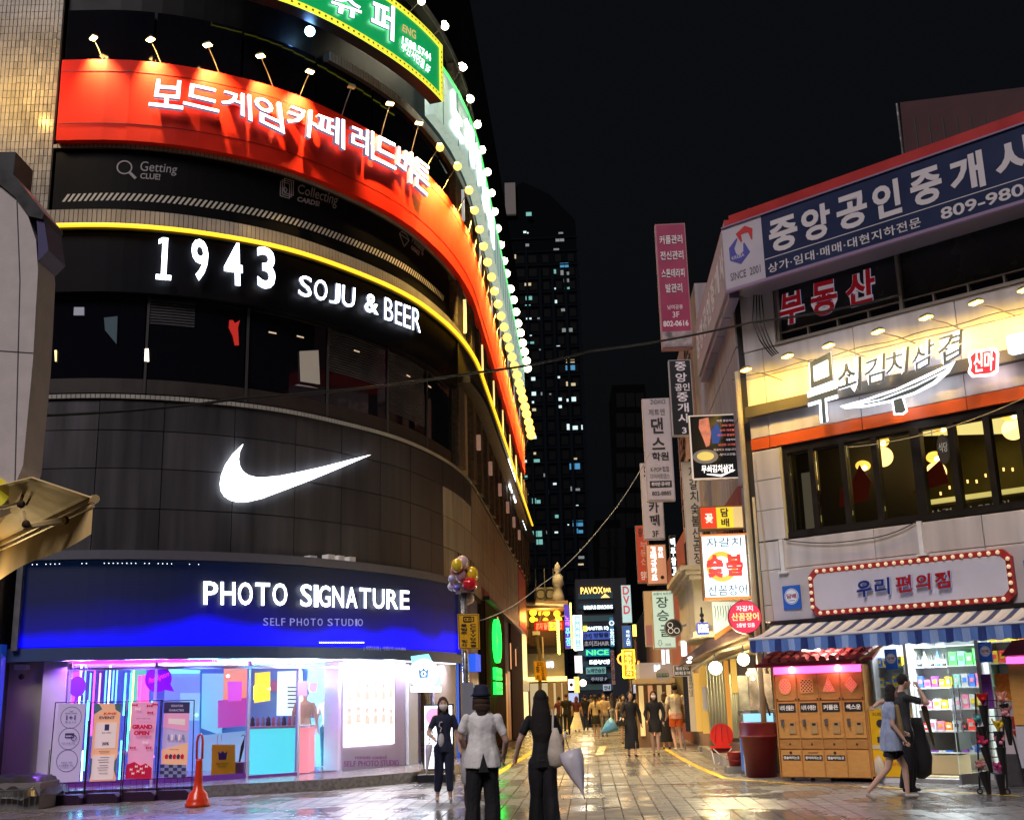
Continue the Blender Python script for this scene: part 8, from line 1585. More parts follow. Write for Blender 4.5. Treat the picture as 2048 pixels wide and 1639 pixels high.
# ---------------------------------------------------------------- bins, stools, bucket
p = gz(1524,1553); t = thing('large_dustbin', 'large dark red rubber dustbin left of the pine cabinet', 'dustbin', p); m = MB(); m.lathe([(.27,0),(.34,.72),(.37,.74),(.36,.78),(.355,.98),(.36,1.0),(.34,1.0),(.30,.75),(.27,.1),(.01,.06)], tuple(p), 24); m.build('body', mat('bin_maroon', (.16,.012,.015), .4, noise=(3,.2)), t, True); m = MB(); m.lathe([(.375,.73),(.385,.75),(.375,.77)], tuple(p), 24); m.build('rim', mat('bin_rim', (.2,.02,.02), .4), t, True)
t = thing('glass_topped_cart', 'steel cart with a blue-lit glass box standing behind the red dustbin', 'cart', gz(1500,1545)); f = Frame((p.x,p.y+.25,0), -10); a, b_ = f.hit(1476,1425)[0], f.hit(1552,1425)[0]; z1, z0 = f.hit(1515,1424)[1], f.hit(1515,1452)[1]
m = MB(f); m.box(a,b_,-.6,.02,z1,z1+.05); m.build('top', STL, t); m = MB(f); m.box(a,b_,-.6,.02,z0-.06,z0-.02); m.build('bottom', STL, t); m = MB(f); m.box(a+.1,b_-.05,-.3,-.28,z0,z1-.02); m.build('lit_glass', em('cart_bl', (.35,.8,1), 1.1, (.4,.6,.7)), t)
for x_ in (a,b_-.04): m = MB(f); m.box(x_,x_+.04,-.02,.02,z0-.02,z1); m.build('post', STL, t)
m = MB(f); m.box(a,a+.05,-.6,.0,.1,z0-.06); m.build('side', mat('side_blue', (.1,.15,.3), .3, emit=(.1,.3,1), es=.2), t); m = MB(f); m.tube([(a+.06,.05,.02),(a+.06,.05,z0+.1)], .012, 6); m.build('striped_rod', WHT, t)
p = gz(1472,1545); t = thing('red_bucket', 'small dark red plastic bucket on a crate beside the dustbin', 'bucket', p); m = MB(); m.lathe([(.12,.14),(.155,.40),(.165,.41),(.15,.41),(.12,.18),(.01,.17)], tuple(p), 18); m.build('body', mat('bucket_red', (.32,.03,.03), .4), t, True); m = MB(); m.tube([(p.x-.16,p.y-.02,.36),(p.x-.19,p.y-.1,.28),(p.x,p.y-.19,.24),(p.x+.19,p.y-.1,.28),(p.x+.16,p.y-.02,.36)], .01, 5); m.build('handle', mat('bucket_red', (.32,.03,.03), .4), t)
m = MB(); m.slab([(p.x-.2,p.y-.2),(p.x+.5,p.y-.25),(p.x+.5,p.y+.2),(p.x-.2,p.y+.2)], .0, .13); one(m, 'grey_crate', mat('crate_g2', (.16,.15,.14), .6, noise=(6,.2)), 'low grey crate under the red bucket', 'crate')
p = gz(1446,1528); t = thing('folding_table', 'red round-topped folding table stood on edge with white crossed legs', 'table', p); f = Frame((p.x,p.y,0), -8); c = f.hit(1443,1465); RP = mat('plastic_red', (.62,.02,.015), .25, coat=.4)
m = MB(f); m.disc(c[0],-.1,-.06,c[1]-.05,.26,26); m.build('table_top', RP, t); m = MB(f); m.ring(c[0],-.06,-.03,c[1]-.05,.26,.03,26); m.build('rim', RP, t)
for dx in (-.12,0,.12): m = MB(f); m.tube([(c[0]+dx,-.05,c[1]+.15),(c[0]+dx*1.3,-.05,c[1]-.2)], .012, 5); m.build('rib', mat('plastic_red2', (.45,.01,.01), .3), t)
m = MB(f); m.box(c[0]-.27,c[0]+.27,-.12,.05,c[1]-.33,c[1]-.28); m.build('shelf_edge', RP, t); m = MB(f); m.box(c[0]-.24,c[0]+.24,-.14,-.1,.25,c[1]-.33); m.build('apron', mat('plastic_red3', (.25,.01,.01), .4), t)
for s in (-1,1): m = MB(f); m.tube([(c[0]+s*.24,.03,c[1]-.3),(c[0]-s*.12,.05,.02)], .012, 6); m.build('leg', WHT, t); m = MB(f); m.tube([(c[0]+s*.26,-.05,c[1]-.3),(c[0]+s*.2,-.02,.02)], .012, 6); m.build('leg', WHT, t)
for i, (px, py) in enumerate(((1420,1500),(1432,1508))): p = gz(px,py); m = MB(); m.slab([(p.x-.3,p.y-.1),(p.x+.3,p.y-.15),(p.x+.3,p.y+.25),(p.x-.3,p.y+.3)], 0, .12-.05*i); struct(m, 'stall_step', CON)
# ---------------------------------------------------------------- bouquet rack
pr = gz(1985,1588); t = thing('bouquet_rack', 'black wheeled metal rack holding black cones of flowers in front of the store', 'flower rack', pr); f = Frame((pr.x,pr.y,0), -30)
RK = lambda px, py, o=0: f.hit(px, py, o)
a, b_ = RK(1960,1580)[0], RK(2016,1588)[0]; zt_ = RK(2005,1385)[1]
for x0, x1 in ((a,RK(1952,1400)[0]),(RK(1985,1500)[0]-.1,RK(1975,1395)[0]),(b_,RK(2003,1390)[0])): m = MB(f); m.tube([(x0,0,.08),(x1,0,zt_)], .014, 6); m.build('upright', BLK, t)
m = MB(f); m.tube([(b_+.25,-.1,.06),(RK(2003,1390)[0],-.02,zt_)], .014, 6); m.build('brace', BLK, t)
for k in range(10): z = .3+k*(zt_-.4)/9; m = MB(f); m.tube([(RK(1975,1480)[0],0,z),(RK(2010,1480)[0],0,z)], .008, 5); m.build('rung', BLK, t)
for x_ in (a,b_): m = MB(f); m.ring(x_,-.02,.02,.045,.045,.02,14); m.build('wheel', BLK, t)
m = MB(f); m.tube([(a,0,.1),(b_,0,.1)], .012, 6); m.build('base_bar', BLK, t)
FL = [(1965,1398,'red','deep red bouquet at the top left of the rack'),(2003,1395,'peach','peach wrapped bouquet at the top of the rack'),(2013,1425,'pinkp','pink wrapped bouquet behind the right upright'),(1958,1440,'teal','teal wrapped bouquet on the left of the rack'),(1995,1450,'yel','yellow bouquet in the middle of the rack'),(1965,1480,'rose','rose red bouquet bulging on the left of the rack'),(2000,1482,'pinkw','pink and white bouquet at the right of the rack'),(1962,1530,'dusk','dusky pink bouquet low on the left of the rack'),(1998,1535,'mag','magenta bouquet low on the right of the rack')]
FC = dict(red=(.6,.01,.01),peach=(.8,.35,.25),pinkp=(.7,.3,.3),teal=(.12,.4,.42),yel=(.8,.55,.02),rose=(.55,.03,.10),pinkw=(.7,.25,.3),dusk=(.5,.22,.2),mag=(.5,.06,.2))
for i, (px, py, c_, lab) in enumerate(FL):
    u_, z_ = RK(px,py,.06); p_ = Vector(f.map((u_,.06,z_))); T = thing('bouquet', lab, 'bouquet', p_, 'bouquets in black cones on the rack'); cone = MB(); lean = (-.0 if i%2 == 0 else .05)
    cone.tube([p_+Vector((lean*1.6,0,-.46)), p_+Vector((lean*.3,0,-.08))], [.025,.075], 10); cone.build('cone', mat('cone_black', (.012,.01,.01), .35), T)
    fm = mat('petals_'+c_, FC[c_], .5, noise=(30,.3)); wr = MB(); R_ = random.Random(i)
    for k in range(9):
        a_ = k*2*math.pi/9; q = p_+Vector((math.cos(a_)*.09,math.sin(a_)*.05,.07+R_.uniform(-.02,.04))); q2 = p_+Vector((math.cos(a_+.7)*.09,math.sin(a_+.7)*.05,.07+R_.uniform(-.02,.04))); wr.add([tuple(p_+Vector((0,0,-.1))),tuple(q),tuple(q2)], [(0,1,2)])
    wr.build('paper_wrap', fm, T)
    for k in range(5): b3 = MB(); b3.ball(tuple(p_+Vector((R_.uniform(-.06,.06),R_.uniform(-.05,.03),R_.uniform(-.03,.05)))), .032, 7); b3.build('flower', fm, T, True)
# right edge: red-roofed machine and white panel
t = thing('pine_vending_cabinet', 'second pine vending cabinet with red awning and pink strip cut by the right edge', 'vending machine', gz(2045,1580)); f = Frame(RF.map((U(2030,1450,.55),.55,0)), -43.5); a = 0
for z0, z1, nm, m_, v1 in ((.95,1.88,'panel',PIN,.0),(1.9,2.0,'light_strip',PKS,.02),(.3,.93,'lower_panel',mat('grey_wht', (.5,.48,.5), .5),.0)): m = MB(f); m.box(0,1.0,-.4,v1,z0,z1); m.build(nm, m_, t)
m = MB(f); m.prism([(-.06,2.02),(1,2.02),(1,2.3),(.15,2.25)], -.45, .08); m.build('roof', mat('roof_maroon', (.22,.02,.03), .5), t)
t = thing('letter_board', 'white panel with red letters 과류 behind the flower rack, grey at its foot', 'sign panel', gz(2030,1575)); f = Frame(RF.map((U(2006,1500,.35),.35,0)), -43.5)
m = MB(f); m.box(0,1.3,-.05,.0,.02,1.32); m.build('panel', mat('pan_lilac', (.55,.48,.5), .5), t); m = MB(f); m.box(-.002,1.3,.0,.01,.02,.5); m.build('foot_band', DCON, t)
m = MB(f); tbox(m, '과류', .08, .62, .72, 1.12, .0, .008, bold=.03); m.build('lettering', mat('red_pr', (.5,.03,.02), .5), t)
m = MB(f); m.box(.02,.3,-.06,.03,1.34,1.75); one(m, 'orange_carton', gm['orange'], 'orange carton standing on the white panel behind the bouquets', 'carton')
m = MB(f); m.box(-.2,-.04,-.0,.03,1.2,1.75); one(m, 'purple_packet', gm['purple'], 'dark purple packet hanging right of the bouquets', 'packet')
area('awning_lamp', RF.map((2.2,.5,2.42)), (0,0,-1), .3, 14, (1,.95,.85)); m = MB(RF); p = RF.hit(1622,1299,.5); m.disc(0,0,0.01,0,.1) if 0 else m.box(p[0]-.16,p[0]+.16,.45,.55,p[1]-.02,p[1]+.02); one(m, 'strip_lamp', em('strip_l', (1,.95,.75), 3), 'short lit lamp under the awning above the pine cabinet', 'lamp')
m = MB(RF); p = RF.hit(1980,1270,.4); m.box(p[0]-.12,p[0]+.12,.35,.45,p[1]-.015,p[1]+.015); one(m, 'strip_lamp', em('strip_l', (1,.95,.75), 3), 'small lit lamp under the awning above the store glass', 'lamp')
for i, (px, py, w_) in enumerate(((1556,1582,.12),(1490,1590,.14),(1730,1574,.06),(1480,1530,.08),(1410,1498,.1),(1395,1490,.08))):
    p = gz(px,py); m = MB(); m.slab([(p.x-w_,p.y-.05),(p.x+w_*.6,p.y-.07),(p.x+w_,p.y+.05),(p.x-w_*.5,p.y+.06)], .004, .014); one(m, 'paper_litter', mat('litter', (.5,.45,.38), .7), f'small scrap of litter on the wet paving, {ordn[i]} counted along the yellow line', 'litter', 'litter on the paving')
# ================================================================ people
SKIN = mat('skin', (.55,.34,.25), .5); SKD = mat('skin_dim', (.45,.27,.2), .5)
def cloth(n, c, r=.8): return mat('cloth_'+n, c, r, noise=(14,.18), bump=(40,.25))
CL = dict(black=(.010,.010,.012), charcoal=(.03,.03,.034), white=(.82,.80,.78), cream=(.72,.66,.55), navy=(.015,.02,.05), maroon=(.10,.02,.03), green=(.20,.20,.13), orange=(.75,.13,.02), yellowwhite=(.80,.74,.58), grey=(.25,.24,.24), lightblue=(.30,.36,.50), brown=(.12,.07,.04), denim=(.03,.05,.12), hair=(.012,.008,.007), brownhair=(.05,.025,.015), shoe_white=(.5,.45,.4), shoe_black=(.015,.015,.015), beige=(.42,.33,.22), teal=(.02,.15,.15), mustard=(.4,.25,.05))
CM = lambda n: cloth(n, CL[n]) if n in CL else SKIN
def ring_mesh(rings, n=12):
    """closed loft: rings of (center, ax, ay) vectors"""
    vs = []; fs = []
    for c, ax, ay in rings:
        for k in range(n): a = 2*math.pi*k/n; vs.append(c+ax*math.cos(a)+ay*math.sin(a))
    m = len(rings)
    for i in range(m-1):
        for k in range(n): fs.append((i*n+k, i*n+(k+1)%n, (i+1)*n+(k+1)%n, (i+1)*n+k))
    fs += [tuple(range(n))[::-1], tuple(range((m-1)*n, m*n))]; return vs, fs
def cap(a, b, ra, rb, fl=1.0, n=10, ext=True):
    a, b = Vector(a), Vector(b); d = (b-a).normalized(); x = d.cross(Vector((0,1,0)))
    x = x.normalized() if x.length > .1 else Vector((1,0,0)); y = d.cross(x).normalized(); R = []
    if ext: R += [(a-d*ra*.95, x*ra*.2, y*ra*.2*fl), (a-d*ra*.6, x*ra*.75, y*ra*.75*fl)]
    for k in range(4): t = k/3; r = ra+(rb-ra)*t; R.append((a.lerp(b,t), x*r, y*r*fl))
    if ext: R += [(b+d*rb*.6, x*rb*.75, y*rb*.75*fl), (b+d*rb*.95, x*rb*.2, y*rb*.2*fl)]
    return ring_mesh(R, n)
def loft(L, n=14): return ring_mesh([(Vector((cx,cy,z)), Vector((rx,0,0)), Vector((0,ry,0))) for z,cx,cy,rx,ry in L], n)
def ell(c, rx, ry, rz, n=12): return loft([(c[2]-rz*math.cos(math.pi*i/8), c[0], c[1], max(.004,rx*math.sin(math.pi*i/8)), max(.004,ry*math.sin(math.pi*i/8))) for i in range(9)], n)
def fuse(parts, name, vox, parent, tf, sm=3):
    """union the parts into one continuous surface; each face takes the material of the nearest part"""
    V = []; F = []; tags = []
    for (vs, fs), tg in parts: o = len(V); V += [tuple(v) for v in vs]; F += [tuple(i+o for i in f) for f in fs]; tags += [tg]*len(vs)
    me = bpy.data.meshes.new(name+'_src'); me.from_pydata(V, [], F); o = bpy.data.objects.new(name+'_src', me)
    r = o.modifiers.new('r','REMESH'); r.mode = 'VOXEL'; r.voxel_size = vox; s = o.modifiers.new('s','SMOOTH'); s.iterations = sm; s.factor = .5
    res = evaluated(o); bpy.data.meshes.remove(me); res.name = name
    T = list(dict.fromkeys(tags))
    pts = []
    for f in F:
        if len(f) != 4: continue
        a, b, c, d = (Vector(V[i]) for i in f); n1 = max(1, int((a-d).length/.025)); n2 = max(1, int((a-b).length/.03))
        for i in range(n1):
            for j in range(n2): s, t = (i+.5)/n1, (j+.5)/n2; pts.append((a.lerp(b,t).lerp(d.lerp(c,t),s), tags[f[0]]))
    kd = KDTree(len(pts))
    for i, q in enumerate(pts): kd.insert(q[0], i)
    kd.balance(); idx = [T.index(pts[kd.find(p.center)[1]][1]) for p in res.polygons]
    for t in T: res.materials.append(CM(t))
    if vox < .012 and name == 'body':
        sk = set()
        for p, i in zip(res.polygons, idx):
            if T[i] in ('skin','shoe_white','shoe_black'): sk.update(p.vertices)
        res.update(); nn = [v.normal.copy() for v in res.vertices]
        for v, q in zip(res.vertices, nn):
            if v.index not in sk: c = v.co; v.co = c + q*(.013*mnoise.noise(Vector((c.x*9,c.y*9,c.z*4+c.x*7)))+.002*mnoise.noise(c*25))
    res.polygons.foreach_set('material_index', idx); res.polygons.foreach_set('use_smooth', [True]*len(res.polygons))
    ob = bpy.data.objects.new(name, res); C.objects.link(ob); ob.parent = parent; return ob
def rawpart(name, vf, m_, parent, smooth=True):
    me = bpy.data.meshes.new(name); me.from_pydata([tuple(v) for v in vf[0]], [], vf[1]); me.materials.append(m_); bm = bmesh.new(); bm.from_mesh(me); bmesh.ops.recalc_face_normals(bm, faces=bm.faces); bm.to_mesh(me); bm.free()
    if smooth: me.polygons.foreach_set('use_smooth', [True]*len(me.polygons))
    ob = bpy.data.objects.new(name, me); C.objects.link(ob); ob.parent = parent; return ob
def merge(*a):
    V = []; F = []
    for vs, fs in a: o = len(V); V += list(vs); F += [tuple(i+o for i in f) for f in fs]
    return V, F
def person(label, loc, yaw, h=1.65, top='black', bot='black', shoe='shoe_black', pose=None, hair='short', haircol='hair', legs='trouser', fem=True, far=0, sleeves='short', mask=False, group=None, torsow=1.0, tophem=.92, topflare=0., bag=None):
    """local space: faces -y, own right hand at -x"""
    T = thing('person', label, 'person', loc, group); T.rotation_euler = (0,0,math.radians(yaw)); T.scale = (h/1.7,)*3
    P = dict(lk=(.09,-.01,.48), rk=(-.09,-.01,.48), la=(.09,.02,.08), ra=(-.09,.02,.08), le=(.25,.03,1.12), re=(-.25,.03,1.12), lw=(.27,-.05,.88), rw=(-.27,-.05,.88), lean=(0,0), head=(0,0), lt=None, rt=None)
    P.update(pose or {}); lx, ly = P['lean']; w = (.92 if fem else 1.08)*torsow
    S_ = lambda z: (lx*(z-.9)/.6, ly*(z-.9)/.6)
    parts = []; sh = .165*w
    # trunk
    L = [(.90,.15,.105),(1.0,.135,.10),(1.1,.125,.095),(1.2,.145,.105),(1.3,.165,.11),(1.38,.165,.095),(1.43,.11,.07),(1.46,.06,.055)]
    if topflare: L[0] = (tophem,.15+topflare,.11+topflare*.7); L[1] = (1.0,.14+topflare*.7,.105+topflare*.5); L[2] = (1.1,.135+topflare*.4,.10+topflare*.3)
    elif tophem < .9: L = [(tophem,.165,.12)]+L
    parts.append((loft([(z,*S_(z),rx*w,ry) for z,rx,ry in L]), top))
    nx, ny = S_(1.5); hx, hy = P['head']; hc = (nx+hx, ny-.015+hy, 1.60)
    parts.append((cap((S_(1.42)[0],S_(1.42)[1]+.01,1.42),(hc[0]*.7+nx*.3,hc[1]*.6+ny*.4+.01,1.54),.05,.045), 'skin'))
    parts += [(ell(hc,.073,.088,.105), 'skin'), (ell((hc[0],hc[1]-.025,hc[2]-.05),.055,.06,.06), 'skin'), (ell((hc[0],hc[1]-.092,hc[2]-.012),.012,.018,.022,8), 'skin')]
    for s in (1,-1): parts.append((ell((hc[0]+s*.074,hc[1]+.01,hc[2]-.01),.012,.02,.03,8), 'skin'))
    # arms
    hands = []
    for s, e, wr in ((1,'le','lw'),(-1,'re','rw')):
        S0 = Vector((S_(1.38)[0]+s*sh, S_(1.38)[1]+.01, 1.375)); E = Vector(P[e]); Wr = Vector(P[wr])
        if sleeves == 'long': parts += [(cap(S0,E,.058,.05),top),(cap(E,Wr,.048,.036),top)]
        else: mid = S0.lerp(E,.62); parts += [(cap(S0,mid,.054,.058),top),(cap(mid,E,.042,.037),'skin'),(cap(E,Wr,.037,.026),'skin')]
        d = (Wr-E).normalized(); parts.append((cap(Wr+d*.01,Wr+d*.065,.028,.032,.6),'skin')); hands.append((Wr, d, s))
    # hips and legs
    hb = bot
    parts.append((loft([(.80,0,0,.155*w+.01,.115),(.88,*S_(.88),.155*w+.01,.115),(.96,*S_(.96),.14*w,.105)]), hb))
    for s, k, a, tt in ((1,'lk','la','lt'),(-1,'rk','ra','rt')):
        H_ = Vector((s*.085,0,.86)); Kn = Vector(P[k]); An = Vector(P[a])
        if legs == 'trouser': parts += [(cap(H_,Kn,.088,.064),bot),(cap(Kn,An,.062,.050),bot)]
        elif legs == 'wide': parts += [(cap(H_,Kn,.093,.085),bot),(cap(Kn,An+Vector((0,0,-.02)),.083,.098,ext=False),bot),(cap(Kn,Kn,.01,.084),bot) if 0 else (ell(tuple(Kn),.085,.085,.08),bot)]
        elif legs == 'cropped': parts += [(cap(H_,Kn,.092,.078),bot),(cap(Kn,Kn.lerp(An,.72),.076,.062),bot),(cap(Kn.lerp(An,.6),An,.042,.034),'skin')]
        elif legs == 'shorts': parts += [(cap(H_,H_.lerp(Kn,.62),.10,.102,ext=False),bot),(cap(H_,Kn,.075,.052),'skin'),(cap(Kn,Kn.lerp(An,.4),.05,.052),'skin'),(cap(Kn.lerp(An,.3),An,.052,.033),'skin')]
        else: parts += [(cap(H_,Kn,.075,.05),'skin'),(cap(Kn,Kn.lerp(An,.4),.048,.052),'skin'),(cap(Kn.lerp(An,.3),An,.05,.032),'skin')]
        toe = Vector(P[tt]) if P[tt] else An+Vector((0,-.15,-.05)); parts += [(cap(An+Vector((0,.02,-.045)),toe,.036,.032,.85),shoe)]
    if legs == 'midi': parts.append((loft([(.30,0,0,.22,.19),(.5,0,0,.20,.17),(.75,0,0,.18,.14),(.95,*S_(.95),.14*w,.105)]), bot))
    if legs == 'longdress': parts.append((loft([(.22,0,0,.20,.15),(.5,0,0,.185,.15),(.8,0,0,.175,.13),(.95,*S_(.95),.15*w,.11)]), bot))
    if legs == 'mini': parts.append((loft([(.62,0,0,.19,.15),(.8,0,0,.17,.13),(.95,*S_(.95),.14*w,.105)]), bot))
    if legs == 'maxiskirt': parts.append((loft([(.10,.05,.0,.36,.27),(.4,.02,0,.27,.2),(.7,0,0,.18,.14),(.95,*S_(.95),.13*w,.1)]), bot))
    vox = (.0105,.015,.02)[far]; fuse(parts, 'body', vox, T, None, 2)
    # hands with five fingers
    if far < 2:
        for Wr, d, s in hands:
            side = d.cross(Vector((0,1,0))).normalized() if abs(d.y) < .9 else Vector((1,0,0)); fr_ = d.cross(side).normalized(); m = MB()
            for i, (o, ln) in enumerate(((-.024,.055),(-.008,.068),(.008,.064),(.023,.05))):
                b0 = Wr+d*.075+side*0+fr_*o; b1 = b0+d*ln*.5+side*.008*s; b2 = b1+d*ln*.4+side*.02*s; m.tube([b0,b1,b2], [.0085,.008,.006], 5)
            t0 = Wr+d*.03+fr_*-.03; m.tube([t0, t0+d*.03+fr_*-.022, t0+d*.055+fr_*-.02], [.010,.009,.007], 5)
            m.build('hand', SKIN, T, True, local=True)
    HM = CM(haircol); hx_, hy_, hz_ = hc
    hp = [(ell((hx_,hy_+.018,hz_+.03),.085,.093,.098), haircol)]
    if hair in ('long','longfull','mid'):
        zb = {'long':1.22,'longfull':1.08,'mid':1.40}[hair]; ww = .115 if hair == 'longfull' else .092
        hp.append((loft([(zb,hx_*.6+nx*.4,hy_+.075,ww*.55,.03),(zb+.12,hx_*.7,hy_+.08,ww,.045),(1.46,hx_*.9,hy_+.065,ww*1.02,.055),(1.6,hx_,hy_+.03,.090,.075)]), haircol))
        for s in (1,-1): hp.append((cap((hx_+s*.074,hy_-.0,hz_+.03),(hx_+s*.085,hy_+.01,max(zb+.08,1.30)),.024,.022,.9), haircol))
    if hair == 'pony': hp += [(cap((hx_,hy_+.09,hz_+.04),(hx_+.0,hy_+.12,1.25),.034,.022), haircol)]
    if hair == 'bun': hp += [(ell((hx_,hy_+.11,hz_-.02),.05,.05,.05), haircol), (cap((hx_+.07,hy_+.0,hz_+.02),(hx_+.07,hy_+.04,hz_-.07),.022,.02), haircol)]
    fuse(hp, 'hair', max(vox*.8,.009), T, None, 2)
    if far == 0 or mask:
        if mask: rawpart('face_mask', loft([(hz_-.105,hx_,hy_-.045,.035,.045),(hz_-.08,hx_,hy_-.05,.06,.058),(hz_-.035,hx_,hy_-.05,.074,.066),(hz_-.01,hx_,hy_-.045,.066,.062)]), cloth('mask', (.72,.68,.66)), T)
        for s in (1,-1):
            rawpart('eye', ell((hx_+s*.028,hy_-.078,hz_+.014),.012,.008,.006,8), mat('eye_dark', (.02,.012,.01), .3), T); rawpart('eyebrow', cap((hx_+s*.016,hy_-.081,hz_+.034),(hx_+s*.042,hy_-.072,hz_+.036),.004,.003), HM, T)
        if not mask: rawpart('mouth', ell((hx_,hy_-.083,hz_-.056),.020,.006,.006,8), mat('lip', (.4,.1,.09), .4), T)
    return T, hc
def facing(px, py): return gz(px, py)
def closed_umbrella(label, tip, handle, col, r=.07, trans=False, puff=1.0, alpha=None):
    T = thing('umbrella', label, 'umbrella', tip); a, b = Vector(tip), Vector(handle); m = MB()
    um = mat('umbrella_'+label[:6].strip().replace(' ','_'), col, .35, noise=(6,.15), trans=.25 if trans else 0)
    ax = (b-a).normalized(); up = ax.orthogonal().normalized(); bb = ax.cross(up); n = 16; vs = []; prof = [(0,.006),(.12,.02),(.35,.6*r),(.62,r*.95),(.78,r*puff),(.80,r*.5*puff)]
    for t, rr in prof:
        for k in range(n): q = a.lerp(b,t)+(up*math.cos(2*math.pi*k/n)+bb*math.sin(2*math.pi*k/n))*rr*(1+(.16 if k%2 else -.1)); vs.append(tuple(q))
    fs = [(i*n+k,i*n+(k+1)%n,(i+1)*n+(k+1)%n,(i+1)*n+k) for i in range(len(prof)-1) for k in range(n)]; m.add(vs, fs); m.build('canopy', um, T, True)
    m = MB(); m.tube([a-ax*.03, b], .006, 6); m.build('shaft', STL, T); m = MB(); h1 = b; m.tube([h1, h1+ax*.05, h1+ax*.09+up*.03, h1+ax*.06+up*.06], .011, 6); m.build('handle', WHT if trans else BLK, T, True); return T
def topz(px, py, p): return gy(px, py, p.y).z
# ---- masked woman
p = gz(889,1601); T, hc = person('woman in white mask and black printed tee standing by the studio', p, 8, 1.60, 'navy', 'navy', 'beige', dict(re=(-.27,-.02,1.12), rw=(-.20,-.2,1.05), le=(.24,.03,1.1), lw=(.27,-.02,.86), head=(-.02,-.02), lean=(.01,0), la=(.10,.0,.08), ra=(-.12,.02,.08)), 'long', 'brownhair', 'cropped', mask=True)
m = MB(); K_ = [(-.03,-.12,1.30),(-.07,-.125,1.30),(-.09,-.125,1.24),(-.05,-.125,1.2),(-.07,-.125,1.14)]; m.tube(K_, .010, 5); m.build('shirt_print', cloth('print_w', (.5,.48,.48)), T, local=True)
rawpart('printed_patch', ell((-.05,-.085,1.0),.055,.035,.12), cloth('print_w', (.5,.48,.48)), T)
k_ = 1.6/1.7; hd_ = Vector((p.x-.22*k_,p.y-.27,1.0)); closed_umbrella('translucent white umbrella held point down by the masked woman', gy(853,1545,p.y-.3), hd_, (.8,.74,.85), .05, True)
# ---- woman in white shirt and bucket hat
p = gy(968,1686,13.2); p.z = 0; T, hc = person('person seen from behind in a white short-sleeved shirt, black bucket hat and loose black trousers', p, 186, 1.68, 'white', 'black', 'shoe_black', dict(le=(.235,-.02,1.16), lw=(.17,-.15,1.02), re=(-.27,.02,1.12), rw=(-.25,-.12,.95), lk=(.11,0,.48), rk=(-.10,0,.48), la=(.13,.03,.08), ra=(-.10,.0,.08)), 'mid', 'brownhair', 'wide', torsow=1.16, tophem=.84, topflare=.055)
hx, hy, hz = hc
rawpart('bucket_hat', merge(loft([(hz+.015,hx,hy+.01,.125,.13),(hz+.045,hx,hy+.01,.095,.105),(hz+.10,hx,hy+.01,.088,.10),(hz+.135,hx,hy+.01,.07,.08),(hz+.142,hx,hy+.01,.02,.02)])), CM('navy'), T)
rawpart('hair_roll', merge(loft([(hz-.10,hx,hy+.03,.07,.06),(hz-.08,hx,hy+.03,.10,.085),(hz-.04,hx,hy+.03,.105,.09),(hz-.01,hx,hy+.02,.095,.09)])), CM('brownhair'), T)
rawpart('mask_strap', loft([(hz-.002,hx,hy+.015,.103,.105),(hz+.006,hx,hy+.015,.103,.105)]), WHT, T)
m = MB(); m.add([(-.055,.165,.80),(.055,.165,.80),(.0,.135,1.0),(-.055,.10,.80),(.055,.10,.80),(.0,.10,1.0)], [(0,1,2),(5,4,3),(0,3,4,1),(1,4,5,2),(2,5,3,0)]); m.build('hem_vent', CM('black'), T, local=True)
tb_ = thing('tote_bag', 'pale cloth bag hanging from the left arm of the person in the white shirt', 'bag', p); q = gy(935,1530,13.3); m = MB(); m.lathe([(.03,-.22),(.085,-.18),(.10,-.05),(.075,.12),(.02,.3),(.01,.5)], tuple(q), 12, sx=.8, sy=.6); m.build('bag_body', cloth('bag_grey', (.50,.47,.46)), tb_, True)
closed_umbrella('folded dark brown umbrella hanging beside the person in the white shirt', gy(932,1615,13.35), gy(934,1520,13.4), (.05,.035,.02), .035)
# ---- long haired woman in black with tote and clear umbrella
p = gy(1090,1673,14.0); p.z = 0; T, hc = person('woman seen from behind in black with very long dark hair and flared black trousers', p, 176, 1.63, 'black', 'black', 'shoe_black', dict(re=(.0,0,0), rw=(0,0,0)) if 0 else dict(le=(.27,.02,1.13), lw=(.33,-.06,.93), re=(-.24,.0,1.12), rw=(-.24,-.14,.96), lk=(.085,0,.48), rk=(-.085,0,.48), la=(.10,.02,.08), ra=(-.11,.02,.08)), 'longfull', 'hair', 'wide', torsow=1.0, tophem=.88)
tb_ = thing('tote_bag', 'cream cloth tote bag on the shoulder of the long-haired woman in black', 'bag', p); q = gy(1112,1505,13.75); qb = gy(1120,1440,13.8); m = MB(); m.lathe([(.03,-.16),(.10,-.13),(.115,.0),(.085,.14),(.03,.28)], tuple(q), 12, sx=.85, sy=.45); m.build('bag_body', cloth('bag_cream', (.60,.52,.42)), tb_, True)
m = MB(); m.tube([q+Vector((-.03,0,.25)),gy(1106,1430,13.85),gy(1104,1418,13.95)], .012, 5); m.build('strap', cloth('bag_cream', (.60,.52,.42)), tb_)
closed_umbrella('large clear white umbrella folded point down in the hand of the long-haired woman', gy(1168,1592,13.5), gy(1132,1478,13.65), (.78,.74,.80), .125, True, .95)
